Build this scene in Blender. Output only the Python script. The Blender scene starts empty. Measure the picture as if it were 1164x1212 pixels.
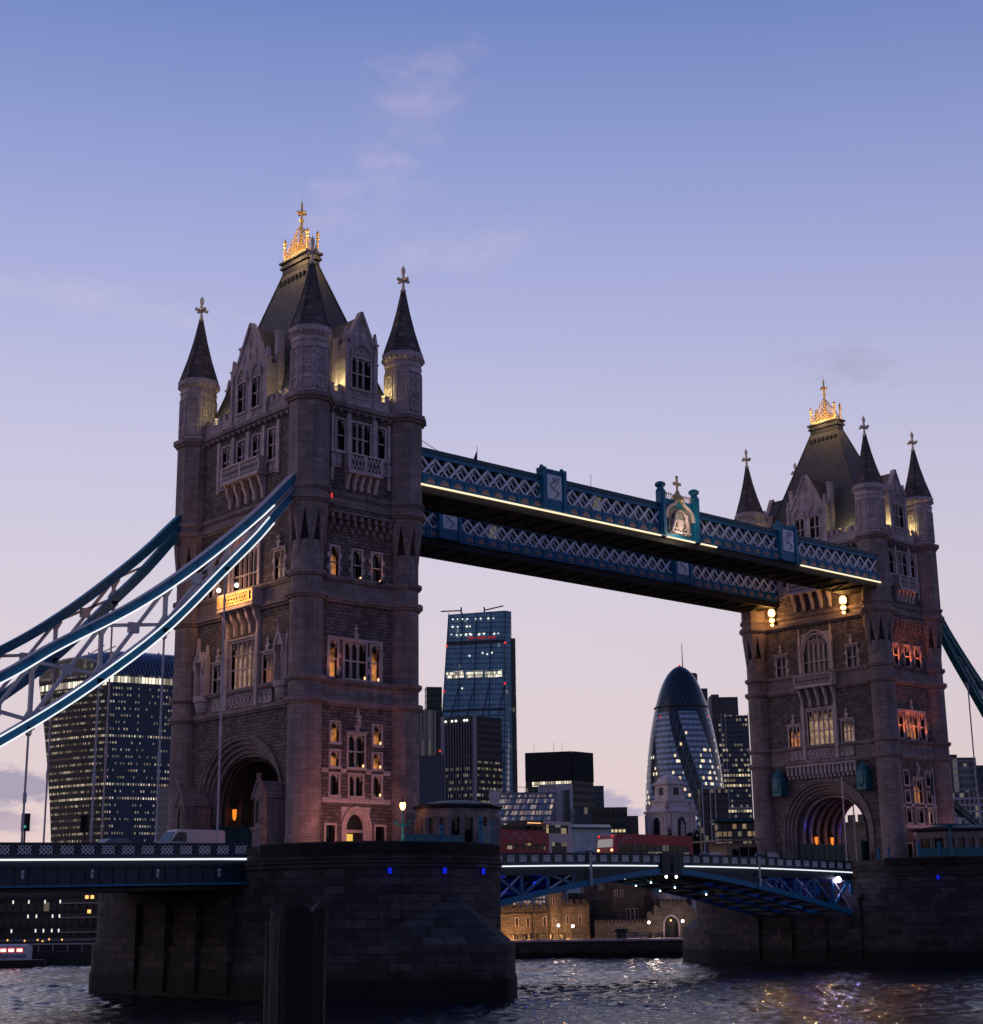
import bpy, bmesh, math, random
from math import pi, sin, cos, radians as rad, atan2, sqrt
from mathutils import Vector, Matrix
random.seed(7)
SC = bpy.context.scene
COL = SC.collection

# ------------------------------------------------------------------ camera
cam = bpy.data.cameras.new('camera')
cam.sensor_fit = 'HORIZONTAL'; cam.sensor_width = 36.0
cam.lens = 1871.82 / 1164.0 * 36.0
cam.clip_start = 0.5; cam.clip_end = 12000
camo = bpy.data.objects.new('camera', cam); COL.objects.link(camo)
YAW, PITCH, ROLL = 0.840001, 0.248251, -0.012670
fw = Vector((cos(YAW)*cos(PITCH), sin(YAW)*cos(PITCH), sin(PITCH)))
rt = Vector((sin(YAW), -cos(YAW), 0)); up = rt.cross(fw)
r2 = rt*cos(ROLL) + up*sin(ROLL); u2 = -rt*sin(ROLL) + up*cos(ROLL)
camo.matrix_world = Matrix(((r2.x, u2.x, -fw.x, -80.3966), (r2.y, u2.y, -fw.y, -116.5112), (r2.z, u2.z, -fw.z, 2.8429), (0, 0, 0, 1)))
SC.camera = camo

# ------------------------------------------------------------------ world: dusk sky
SC.view_settings.view_transform = 'Standard'; SC.view_settings.look = 'None'
SC.view_settings.exposure = 0.0; SC.view_settings.gamma = 1.0
world = bpy.data.worlds.new('World'); SC.world = world; world.use_nodes = True

class NT:
    """tiny node helper"""
    def __init__(s, tree): s.t = tree; s.n = tree.nodes; s.l = tree.links
    def node(s, kind, **kw):
        n = s.n.new(kind)
        for k, v in kw.items(): setattr(n, k, v)
        return n
    def put(s, sock, v):
        if hasattr(v, 'is_output') or isinstance(v, bpy.types.NodeSocket): s.l.new(v, sock)
        else: sock.default_value = v
    def math(s, op, a, b=0.0, c=None, clamp=False):
        n = s.n.new('ShaderNodeMath'); n.operation = op; n.use_clamp = clamp
        s.put(n.inputs[0], a); s.put(n.inputs[1], b)
        if c is not None: s.put(n.inputs[2], c)
        return n.outputs[0]
    def mix(s, f, a, b, blend='MIX'):
        n = s.n.new('ShaderNodeMix'); n.data_type = 'RGBA'; n.blend_type = blend
        s.put(n.inputs[0], f); s.put(n.inputs[6], a); s.put(n.inputs[7], b)
        return n.outputs[2]
    def ramp(s, f, stops, interp='LINEAR'):
        n = s.n.new('ShaderNodeValToRGB'); n.color_ramp.interpolation = interp
        e = n.color_ramp.elements
        while len(e) < len(stops): e.new(0.5)
        for i, (p, c) in enumerate(stops): e[i].position = p; e[i].color = (*c, 1) if len(c) == 3 else c
        s.put(n.inputs[0], f)
        return n.outputs[0]
    def noise(s, vec, scale, detail=3.0, rough=0.55, dim='3D'):
        n = s.n.new('ShaderNodeTexNoise'); n.noise_dimensions = dim
        if vec is not None: s.put(n.inputs['Vector'], vec)
        n.inputs['Scale'].default_value = scale; n.inputs['Detail'].default_value = detail; n.inputs['Roughness'].default_value = rough
        return n.outputs['Fac'], n.outputs['Color']
    def sep(s, v):
        n = s.n.new('ShaderNodeSeparateXYZ'); s.put(n.inputs[0], v); return n.outputs
    def comb(s, x, y, z=0.0):
        n = s.n.new('ShaderNodeCombineXYZ'); s.put(n.inputs[0], x); s.put(n.inputs[1], y); s.put(n.inputs[2], z); return n.outputs[0]

SUN_AZ, SUN_EL = rad(150), rad(4)
w = NT(world.node_tree); w.n.clear()
g = w.node('ShaderNodeNewGeometry')
dx, dy, dz = w.sep(g.outputs['Incoming'])
dx = w.math('MULTIPLY', dx, -1); dy = w.math('MULTIPLY', dy, -1); dz = w.math('MULTIPLY', dz, -1)
el = w.math('ARCSINE', dz); az = w.math('ARCTAN2', dy, dx)
elf = w.math('DIVIDE', el, 1.5708, clamp=True)
skycol = w.ramp(elf, [(0.0, (.76, .57, .55)), (.045, (.74, .59, .60)), (.125, (.655, .595, .69)), (.175, (.565, .54, .72)), (.23, (.435, .452, .705)),
                      (.29, (.300, .356, .655)), (.357, (.168, .245, .545)), (.45, (.09, .15, .44)), (1.0, (.04, .085, .28))])
# the sky opposite the sunset (behind the camera) is dimmer
back = w.math('ADD', w.math('MULTIPLY', dx, cos(YAW+.25)), w.math('MULTIPLY', dy, sin(YAW+.25)))
dim = w.math('MULTIPLY_ADD', w.math('MULTIPLY_ADD', back, 0.9, 0.15, clamp=True), 0.62, 0.38)
skycol = w.mix(1.0, skycol, w.comb(w.math('MULTIPLY_ADD', dim, 1.12, -.12), w.math('MULTIPLY_ADD', dim, 1.05, -.05), w.math('MULTIPLY_ADD', dim, .86, .14)), 'MULTIPLY')
cv = w.comb(w.math('MULTIPLY', az, 1.0), w.math('MULTIPLY', el, 2.2), 0.0)
nf, _ = w.noise(cv, 22, 6, .6); nf2, _ = w.noise(cv, 70, 4, .6)
def cloud(col, a0, e0, sa, se, slant, edge0, edge1, dens, col2):
    da = w.math('SUBTRACT', az, a0); de = w.math('SUBTRACT', w.math('SUBTRACT', el, e0), w.math('MULTIPLY', da, slant))
    q = w.math('ADD', w.math('POWER', w.math('ABSOLUTE', w.math('DIVIDE', da, sa)), 2.0), w.math('POWER', w.math('ABSOLUTE', w.math('DIVIDE', de, se)), 2.0))
    blob = w.math('POWER', 2.71828, w.math('MULTIPLY', q, -1))
    v = w.math('MULTIPLY_ADD', nf, 2.6, w.math('MULTIPLY_ADD', nf2, 1.0, w.math('MULTIPLY_ADD', blob, 1.15, -2.25)))
    m = w.node('ShaderNodeMapRange', interpolation_type='SMOOTHSTEP')
    w.put(m.inputs[0], v); m.inputs[1].default_value = edge0; m.inputs[2].default_value = edge1
    dens = w.math('MULTIPLY', dens, w.math('MULTIPLY_ADD', blob, 3.0, -.25, clamp=True))
    return w.mix(w.math('MULTIPLY', m.outputs[0], dens), col, (*col2, 1))
skycol = cloud(skycol, .893, .502, .062, .038, -.45, -.1, 1.5, 0.48, (.50, .42, .63))
skycol = cloud(skycol, .928, .445, .066, .030, -.25, -.1, 1.5, 0.42, (.58, .48, .64))
skycol = cloud(skycol, .865, .412, .09, .022, -.1, -.2, 1.5, 0.34, (.60, .52, .67))
skycol = cloud(skycol, 1.10, .372, .11, .013, .05, -.2, 1.5, 0.34, (.62, .55, .69))
skycol = cloud(skycol, .600, .329, .055, .014, .1, -.05, 1.0, 0.40, (.36, .32, .50))
skycol = cloud(skycol, 1.135, .076, .042, .016, .0, -.1, .45, .85, (.32, .29, .42))
skycol = cloud(skycol, 1.15, .056, .05, .008, .0, -.1, .55, .7, (.42, .35, .45))
skycol = cloud(skycol, .775, .066, .036, .014, .22, -.1, .45, .8, (.37, .34, .50))
bgA = w.node('ShaderNodeBackground'); w.put(bgA.inputs[0], skycol); bgA.inputs[1].default_value = 1.03
sky = w.node('ShaderNodeTexSky', sky_type='NISHITA'); sky.sun_disc = False
sky.sun_elevation = SUN_EL; sky.sun_rotation = pi/2 - SUN_AZ
bgB = w.node('ShaderNodeBackground'); w.put(bgB.inputs[0], sky.outputs[0]); bgB.inputs[1].default_value = 0.008
ad = w.node('ShaderNodeAddShader'); w.l.new(bgA.outputs[0], ad.inputs[0]); w.l.new(bgB.outputs[0], ad.inputs[1])
wo = w.node('ShaderNodeOutputWorld'); w.l.new(ad.outputs[0], wo.inputs[0])

# the last glow of the set sun: one weak, very soft lamp
sl = bpy.data.lights.new('sun', 'SUN'); sl.energy = 0.14; sl.angle = rad(40); sl.color = (1, .72, .62)
so = bpy.data.objects.new('sun', sl); COL.objects.link(so)
sd = Vector((cos(SUN_AZ)*cos(rad(14)), sin(SUN_AZ)*cos(rad(14)), sin(rad(14))))
so.rotation_euler = sd.to_track_quat('Z', 'Y').to_euler()

# ------------------------------------------------------------------ materials
def principled(name):
    m = bpy.data.materials.new(name); m.use_nodes = True
    t = NT(m.node_tree); b = t.n['Principled BSDF']
    return m, t, b
def plain(name, col, rough=.6, metal=0.0, var=.15, vs=1.5, emit=None, es=0.0):
    m, t, b = principled(name)
    tc = t.node('ShaderNodeTexCoord')
    f, _ = t.noise(tc.outputs['Object'], vs, 4)
    lo = tuple(c*(1-var) for c in col); hi = tuple(min(1, c*(1+var)) for c in col)
    t.put(b.inputs['Base Color'], t.mix(f, (*lo, 1), (*hi, 1)))
    b.inputs['Roughness'].default_value = rough; b.inputs['Metallic'].default_value = metal
    if emit: b.inputs['Emission Color'].default_value = (*emit, 1); b.inputs['Emission Strength'].default_value = es
    return m
def glow(name, col, s):
    m = bpy.data.materials.new(name); m.use_nodes = True
    t = NT(m.node_tree); t.n.clear()
    e = t.node('ShaderNodeEmission'); e.inputs[0].default_value = (*col, 1); e.inputs[1].default_value = s
    o = t.node('ShaderNodeOutputMaterial'); t.l.new(e.outputs[0], o.inputs[0])
    return m
def stone(name, c1, c2, mortar, bw, bh, ms=.018, bump=.5, dirt=.5, rough=.85, tide=None):
    m, t, b = principled(name)
    uv = t.node('ShaderNodeUVMap').outputs[0]
    tc = t.node('ShaderNodeTexCoord').outputs['Object']
    nz, nzc = t.noise(tc, .9, 5, .65); fine, _ = t.noise(tc, 9, 5, .7); big, _ = t.noise(tc, .22, 3)
    br = t.node('ShaderNodeTexBrick'); br.offset = .5; br.squash = 1
    wob = t.node('ShaderNodeVectorMath', operation='MULTIPLY_ADD'); t.put(wob.inputs[0], nzc); wob.inputs[1].default_value = (.05, .05, 0); t.put(wob.inputs[2], uv)
    t.put(br.inputs['Vector'], wob.outputs[0])
    br.inputs['Color1'].default_value = (*c1, 1); br.inputs['Color2'].default_value = (*c2, 1); br.inputs['Mortar'].default_value = (*mortar, 1)
    br.inputs['Scale'].default_value = 1; br.inputs['Mortar Size'].default_value = ms; br.inputs['Mortar Smooth'].default_value = .3
    br.inputs['Bias'].default_value = 0; br.inputs['Brick Width'].default_value = bw; br.inputs['Row Height'].default_value = bh
    c = br.outputs['Color']
    sx = t.sep(uv)
    # vertical rain streaks
    st, _ = t.noise(t.comb(t.math('MULTIPLY', sx[0], 2.2), t.math('MULTIPLY', sx[1], .16)), 1.0, 4, .6)
    k = t.math('MULTIPLY_ADD', t.math('SUBTRACT', t.math('MULTIPLY_ADD', nz, .45, t.math('MULTIPLY_ADD', st, .4, t.math('MULTIPLY', big, .35))), .6), dirt*2.2, 1.0)
    k = t.math('MULTIPLY', k, t.math('MULTIPLY_ADD', fine, .5, .75))
    c = t.mix(1.0, c, t.comb(k, k, k), 'MULTIPLY')
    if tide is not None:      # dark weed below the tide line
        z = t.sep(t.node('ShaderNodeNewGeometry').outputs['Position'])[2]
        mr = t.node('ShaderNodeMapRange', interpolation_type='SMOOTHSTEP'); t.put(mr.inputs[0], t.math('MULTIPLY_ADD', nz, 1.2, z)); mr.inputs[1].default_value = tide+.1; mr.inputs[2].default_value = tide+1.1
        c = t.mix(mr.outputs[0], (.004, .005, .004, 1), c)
    t.put(b.inputs['Base Color'], c); b.inputs['Roughness'].default_value = rough
    bp = t.node('ShaderNodeBump'); bp.inputs['Strength'].default_value = bump; bp.inputs['Distance'].default_value = .06
    h = t.math('MULTIPLY_ADD', br.outputs['Fac'], -.9, t.math('MULTIPLY_ADD', fine, .5, t.math('MULTIPLY', nz, .5)))
    t.put(bp.inputs['Height'], h); t.l.new(bp.outputs[0], b.inputs['Normal'])
    return m
def facade(name, glass, frame, cw, ch, fx, fy, frac, lit=(1, .78, .45), es=1.2, cl=.12, rough=.18, rowf=0.0, lit2=None, metal=0.0, zlo=None, zhi=None):
    """curtain wall: a grid of panes (metres, in UV), some of them lit from inside"""
    m, t, b = principled(name)
    uv = t.node('ShaderNodeUVMap').outputs[0]; s = t.sep(uv)
    x = t.math('DIVIDE', s[0], cw); y = t.math('DIVIDE', s[1], ch)
    ix, iy = t.math('FLOOR', x), t.math('FLOOR', y); qx, qy = t.math('FRACT', x), t.math('FRACT', y)
    def band(q, a):
        return t.math('MULTIPLY', t.math('GREATER_THAN', q, a), t.math('LESS_THAN', q, 1-a))
    mask = t.math('MULTIPLY', band(qx, fx), band(qy, fy))
    wn = t.node('ShaderNodeTexWhiteNoise', noise_dimensions='2D'); t.put(wn.inputs['Vector'], t.comb(ix, iy))
    wr = t.node('ShaderNodeTexWhiteNoise', noise_dimensions='1D'); t.put(wr.inputs['W'], t.math('ADD', iy, 3.7))
    cn, _ = t.noise(t.comb(t.math('MULTIPLY', ix, cl), t.math('MULTIPLY', iy, cl*2.5)), 1.0, 2)
    thr = t.math('MULTIPLY', t.math('MULTIPLY_ADD', t.math('SUBTRACT', cn, .5), 3.2, 1.0, clamp=False), frac)
    if rowf: thr = t.math('ADD', thr, t.math('MULTIPLY', t.math('GREATER_THAN', wr.outputs[0], 1-rowf), .55))
    on = t.math('MULTIPLY', t.math('LESS_THAN', wn.outputs[0], thr), mask)
    if zlo is not None: on = t.math('MULTIPLY', on, t.math('MULTIPLY', t.math('GREATER_THAN', s[1], zlo), t.math('LESS_THAN', s[1], zhi)))
    r3 = t.sep(wn.outputs['Color'])
    gcol = t.mix(t.math('MULTIPLY', r3[1], .7), (*glass, 1), tuple(c*.55 for c in glass)+(1,))
    t.put(b.inputs['Base Color'], t.mix(mask, (*frame, 1), gcol))
    t.put(b.inputs['Roughness'], t.math('MULTIPLY_ADD', mask, rough-.6, .6))
    b.inputs['Metallic'].default_value = metal
    t.put(b.inputs['Emission Color'], t.mix(r3[2], (*lit, 1), (*(lit2 or (1, .9, .7)), 1)))
    t.put(b.inputs['Emission Strength'], t.math('MULTIPLY', on, t.math('MULTIPLY_ADD', t.math('POWER', r3[0], 1.8), es*1.35, es*.14)))
    return m

M = {}
M['ashlar'] = stone('dressed_granite', (.235, .174, .174), (.325, .246, .246), (.13, .096, .096), 1.15, .46, .014, .45, 1.0)
M['rubble'] = stone('rock_faced_granite', (.115, .086, .084), (.255, .194, .190), (.05, .038, .037), .56, .29, .03, 1.0, .85)
M['pale'] = stone('portland_stone', (.42, .33, .345), (.60, .475, .495), (.19, .15, .156), 1.3, .6, .012, .3, .85)
M['pale2'] = stone('portland_trim', (.52, .405, .405), (.70, .555, .555), (.28, .22, .22), 2.0, .8, .008, .25, .6)
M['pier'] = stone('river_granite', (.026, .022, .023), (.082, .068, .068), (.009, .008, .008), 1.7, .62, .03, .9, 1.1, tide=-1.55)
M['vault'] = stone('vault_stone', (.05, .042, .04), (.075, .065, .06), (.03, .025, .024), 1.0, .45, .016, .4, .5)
M['slate'] = stone('roof_slate', (.066, .06, .062), (.11, .10, .102), (.03, .027, .028), .35, .26, .012, .5, .5, rough=.6)
M['spire'] = stone('spire_stone', (.085, .068, .068), (.17, .137, .135), (.03, .025, .024), 1.1, .55, .03, .5, .8)
M['curb'] = plain('lead_curb', (.018, .018, .02), .5)
M['gold'] = plain('gilded_metal', (.85, .58, .25), .45, .35, .15, 3)
M['blue'] = plain('bridge_blue_paint', (.004, .16, .31), .5, 0, .2, 1.2)
M['navy'] = plain('deep_blue_paint', (.004, .018, .042), .45, 0, .25, 1.2)
M['teal'] = plain('teal_paint', (.006, .15, .20), .42, 0, .2, 1.2)
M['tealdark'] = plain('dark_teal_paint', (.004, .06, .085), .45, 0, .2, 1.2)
M['lilac'] = plain('pale_lattice_paint', (.86, .85, .94), .5, 0, .12, 2)
M['steelpale'] = plain('pale_strut_paint', (.50, .46, .52), .5, 0, .15, 1.5)
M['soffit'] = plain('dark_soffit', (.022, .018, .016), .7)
M['iron'] = plain('black_iron', (.012, .012, .014), .5)
M['pinkpanel'] = plain('cream_fan_ornament', (.45, .30, .27), .6)
M['road'] = plain('asphalt', (.045, .043, .043), .9, 0, .3, 3)
M['pave'] = plain('paving', (.11, .10, .095), .85, 0, .3, 2)
M['glass'] = plain('window_glass_dark', (.006, .006, .008), .10, 0, .3, 2)
M['led'] = glow('led_strip', (.90, .95, 1), 1.1)
M['ledwarm'] = glow('led_strip_warm', (1, .80, .52), 1.25)
M['lampwarm'] = glow('warm_lamp', (1, .50, .15), 7)
M['lampwhite'] = glow('white_lamp', (1, .93, .85), 9)
M['lamporange'] = glow('orange_lantern', (1, .27, .03), 1.1)
M['lampblue'] = glow('blue_lamp', (.01, .02, .9), .7)
M['lampviolet'] = glow('violet_white_lamp', (.85, .75, 1), 18)
M['red'] = plain('bus_red', (.42, .018, .03), .35)
M['redlight'] = glow('red_light', (1, .05, .04), 1.0)
M['cream'] = plain('bus_cream', (.72, .54, .54), .4)
M['whitepaint'] = plain('white_paint', (.62, .58, .6), .4, 0, .06)
M['tyre'] = plain('tyre_rubber', (.012, .012, .012), .8)
M['carglass'] = plain('car_glass', (.015, .018, .02), .08)
M['wood'] = None
def lit_pane(name, col, s, lo):
    """a window pane lit from inside: uneven curtains and lamps, dark above"""
    m, t, b = principled(name)
    tc = t.node('ShaderNodeTexCoord').outputs['Generated']
    oc = t.node('ShaderNodeTexCoord').outputs['Object']
    f, _ = t.noise(oc, 1.6, 3)
    z = t.sep(tc)[2]
    mr = t.node('ShaderNodeMapRange'); t.put(mr.inputs[0], t.math('MULTIPLY_ADD', f, -.5, z)); mr.inputs[1].default_value = lo+.35; mr.inputs[2].default_value = lo
    b.inputs['Base Color'].default_value = (.01, .008, .006, 1); b.inputs['Roughness'].default_value = .15
    b.inputs['Emission Color'].default_value = (*col, 1)
    t.put(b.inputs['Emission Strength'], t.math('MULTIPLY', t.math('MULTIPLY', mr.outputs[0], s), t.math('MULTIPLY_ADD', f, 1.6, -.25, clamp=True)))
    return m
M['paneorange'] = lit_pane('orange_lit_window', (1, .36, .10), .8, .18)
M['panewarm'] = lit_pane('warm_lit_window', (1, .62, .40), .5, .35)
M['paneblind'] = plain('pale_blinds', (.20, .19, .20), .25, 0, .6, 3)

# ------------------------------------------------------------------ mesh builder
class MB:
    def __init__(s): s.v = []; s.f = []; s.mi = []; s.uv = []; s.T = None; s.sm = []
    def add(s, vs, fs, mat=0, uvs=None, smooth=False):
        o = len(s.v)
        if s.T is not None: vs = [s.T @ Vector(p) for p in vs]
        s.v.extend([tuple(p) for p in vs])
        for i, f in enumerate(fs):
            s.f.append(tuple(o+k for k in f)); s.mi.append(mat); s.sm.append(smooth)
            s.uv.append(uvs[i] if uvs else None)
    def box(s, x0, x1, y0, y1, z0, z1, mat=0):
        s.add([(x0, y0, z0), (x1, y0, z0), (x1, y1, z0), (x0, y1, z0), (x0, y0, z1), (x1, y0, z1), (x1, y1, z1), (x0, y1, z1)],
              [(3, 2, 1, 0), (4, 5, 6, 7), (0, 1, 5, 4), (1, 2, 6, 5), (2, 3, 7, 6), (3, 0, 4, 7)], mat)
    def hull8(s, a, b, mat=0):
        """two quads of four points each joined into a block"""
        s.add(list(a)+list(b), [(3, 2, 1, 0), (4, 5, 6, 7), (0, 1, 5, 4), (1, 2, 6, 5), (2, 3, 7, 6), (3, 0, 4, 7)], mat)
    def bar(s, p0, p1, wy, wn, mat=0, side=(0, 1, 0)):
        """straight rectangular bar: wy wide along side, wn across"""
        p0 = Vector(p0); p1 = Vector(p1); d = (p1-p0).normalized(); sd = Vector(side); n = d.cross(sd).normalized(); sd = n.cross(d)
        q = [sd*(-wy/2)+n*(-wn/2), sd*(wy/2)+n*(-wn/2), sd*(wy/2)+n*(wn/2), sd*(-wy/2)+n*(wn/2)]
        s.hull8([p0+k for k in q], [p1+k for k in q], mat)
    def tube(s, pts, r, n=8, mat=0, rr=None):
        pts = [Vector(p) for p in pts]; rings = []
        for i, p in enumerate(pts):
            d = (pts[min(i+1, len(pts)-1)]-pts[max(i-1, 0)]).normalized()
            a = Vector((0, 0, 1)) if abs(d.z) < .9 else Vector((1, 0, 0))
            e1 = d.cross(a).normalized(); e2 = d.cross(e1)
            q = rr[i] if rr else r
            rings.append([p+e1*(q*cos(2*pi*k/n))+e2*(q*sin(2*pi*k/n)) for k in range(n)])
        s.loft(rings, mat, smooth=True)
    def loft(s, rings, mat=0, cap=True, smooth=False, uvs=False):
        n = len(rings[0]); vs = [p for r in rings for p in r]; fs = []; uv = []
        per = [0.0]
        if uvs:
            big = max(rings, key=lambda r: (Vector(r[0])-Vector(r[n//2])).length)
            for k in range(n): per.append(per[-1]+(Vector(big[k])-Vector(big[(k+1) % n])).length)
        for i in range(len(rings)-1):
            for k in range(n):
                k2 = (k+1) % n
                fs.append((i*n+k, i*n+k2, (i+1)*n+k2, (i+1)*n+k))
                if uvs: uv.append([(per[k], rings[i][k][2]), (per[k+1], rings[i][k2][2]), (per[k+1], rings[i+1][k2][2]), (per[k], rings[i+1][k][2])])
        s.add(vs, fs, mat, uv if uvs else None, smooth)
        if cap:
            s.add(rings[0], [tuple(range(n-1, -1, -1))], mat); s.add(rings[-1], [tuple(range(n))], mat)
    def lathe(s, prof, n=16, c=(0, 0), mat=0, rot=0.0, smooth=False, cap=True):
        rings = [[(c[0]+r*cos(2*pi*k/n+rot), c[1]+r*sin(2*pi*k/n+rot), z) for k in range(n)] for r, z in prof]
        s.loft(rings, mat, cap, smooth, uvs=True)
    def extr(s, poly, y0, y1, mat=0):
        """polygon in x,z pushed along y"""
        n = len(poly)
        s.add([(x, y0, z) for x, z in poly]+[(x, y1, z) for x, z in poly],
              [tuple(range(n)), tuple(range(2*n-1, n-1, -1))]+[(k, (k+1) % n, n+(k+1) % n, n+k) for k in range(n)], mat)
    def ball(s, c, r, mat=0, n=10, sz=1.0):
        s.lathe([(max(1e-3, r*sin(pi*i/6)), c[2]-r*sz*cos(pi*i/6)) for i in range(7)], n, (c[0], c[1]), mat, smooth=True)
    def build(s, name, mats, parent=None, loc=None, rz=0.0):
        me = bpy.data.meshes.new(name); me.from_pydata(s.v, [], s.f); me.validate(clean_customdata=False) if False else None
        for m in (mats if isinstance(mats, (list, tuple)) else [mats]): me.materials.append(M[m] if isinstance(m, str) else m)
        if len(me.polygons) == len(s.f):
            me.polygons.foreach_set('material_index', s.mi); me.polygons.foreach_set('use_smooth', s.sm)
        bm = bmesh.new(); bm.from_mesh(me); bm.faces.ensure_lookup_table()
        lay = bm.loops.layers.uv.new('UVMap')
        bm.normal_update()
        for i, f in enumerate(bm.faces):
            u = s.uv[i]
            if u:
                for l, q in zip(f.loops, u): l[lay].uv = q
            else:
                n = f.normal; h = sqrt(n.x*n.x+n.y*n.y)
                if h > .2:
                    tx, ty = n.y/h, -n.x/h
                    for l in f.loops: c = l.vert.co; l[lay].uv = (c.x*tx+c.y*ty, c.z)
                else:
                    for l in f.loops: c = l.vert.co; l[lay].uv = (c.x, c.y)
        bmesh.ops.recalc_face_normals(bm, faces=bm.faces)
        bm.to_mesh(me); bm.free()
        o = bpy.data.objects.new(name, me); COL.objects.link(o)
        if loc: o.location = loc
        o.rotation_euler[2] = rz
        if parent: o.parent = parent
        return o

def tag(o, label=None, cat=None, group=None, kind=None):
    if label: o['label'] = label
    if cat: o['category'] = cat
    if group: o['group'] = group
    if kind or cat: o['kind'] = kind or 'thing'
    return o
def thing(name, label, cat, loc=(0, 0, 0), rz=0.0, group=None):
    o = bpy.data.objects.new(name, None); COL.objects.link(o); o.location = loc; o.rotation_euler[2] = rz
    o.empty_display_size = .5
    return tag(o, label, cat, group)
def copy_tree(o, parent=None):
    c = o.copy(); COL.objects.link(c); c.parent = parent
    for ch in list(o.children): copy_tree(ch, c)
    return c
def lamp(name, loc, power, col, parent=None, r=.12, spot=None, aim=None, blend=.6):
    l = bpy.data.lights.new(name, 'SPOT' if spot else 'POINT'); l.energy = power; l.color = col; l.shadow_soft_size = r
    o = bpy.data.objects.new(name, l); COL.objects.link(o); o.location = loc
    if spot:
        l.spot_size = spot; l.spot_blend = blend
        o.rotation_euler = (Vector(loc)-Vector(aim)).to_track_quat('Z', 'Y').to_euler()
    if parent: o.parent = parent
    return o
D = 82.3           # distance between the two tower axes
WATER = -3.45
ROAD = 7.3
# ------------------------------------------------------------------ the two towers
WX, WY, TX, TY = 5.25, 9.5, 5.145, 9.206
L6, L5, L4, L3, L2, L1, L0 = 19.9, 21.72, 28.72, 30.55, 36.9, 37.95, 45.9
EAVE, APEX = 52.0, 58.6
def frame(kind, out=0.0):
    s, n = {'S': ((0, -1, 0), (-1, 0, 0)), 'E': ((1, 0, 0), (0, -1, 0)), 'N': ((0, 1, 0), (1, 0, 0)), 'W': ((-1, 0, 0), (0, 1, 0))}[kind]
    d = (WX if kind in 'SN' else WY)+out
    return Matrix(((s[0], n[0], 0, n[0]*d), (s[1], n[1], 0, n[1]*d), (0, 0, 1, 0), (0, 0, 0, 1)))
def arch_pts(hw, zs, rise, n=22, e=2.15, z0=7.0):
    pts = [(hw, z0)]
    for i in range(n+1):
        t = pi*i/n; c, q = cos(t), sin(t)
        pts.append((hw*(1 if c > 0 else -1)*abs(c)**(2/e), zs+rise*abs(q)**(2/e)))
    pts.append((-hw, z0))
    return pts
def pointed(x0, x1, zs, za, n=6):
    """pointed arch curve from (x0,zs) over the apex to (x1,zs)"""
    xm = (x0+x1)/2; L = []
    for i in range(n+1):
        t = i/n; L.append((x0+(xm-x0)*(1-cos(t*pi/2))**.9, zs+(za-zs)*sin(t*pi/2)**.95))
    return L+[(x1+x0-x, z) for x, z in reversed(L[:-1])]
def wall(mb, T, s0, s1, zb, holes, depth=.55):
    """masonry face with openings; zb = [(z, material of the course above it)...]"""
    mb.T = T
    xs = sorted({s0, s1} | {h[0] for h in holes} | {h[1] for h in holes})
    xs = [x for x in xs if s0 <= x <= s1]
    zs = sorted({z for z, _ in zb} | {h[2] for h in holes} | {h[3] for h in holes})
    for i in range(len(xs)-1):
        for j in range(len(zs)-1):
            x0, x1, z0, z1 = xs[i], xs[i+1], zs[j], zs[j+1]; xm, zm = (x0+x1)/2, (z0+z1)/2
            if zm < zb[0][0] or zm > zb[-1][0] or any(h[0] < xm < h[1] and h[2] < zm < h[3] for h in holes): continue
            m = [q for z, q in zb if z < zm][-1]
            mb.add([(x0, 0, z0), (x1, 0, z0), (x1, 0, z1), (x0, 0, z1)], [(0, 1, 2, 3)], m)
    for a, b, z0, z1 in holes:
        if z1-z0 > 8: continue
        d = -depth
        for q in ([(a, 0, z0), (b, 0, z0), (b, d, z0), (a, d, z0)], [(a, 0, z1), (b, 0, z1), (b, d, z1), (a, d, z1)],
                  [(a, 0, z0), (a, d, z0), (a, d, z1), (a, 0, z1)], [(b, 0, z0), (b, d, z0), (b, d, z1), (b, 0, z1)]):
            mb.add(q, [(0, 1, 2, 3)], 2)
    mb.T = None
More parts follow.
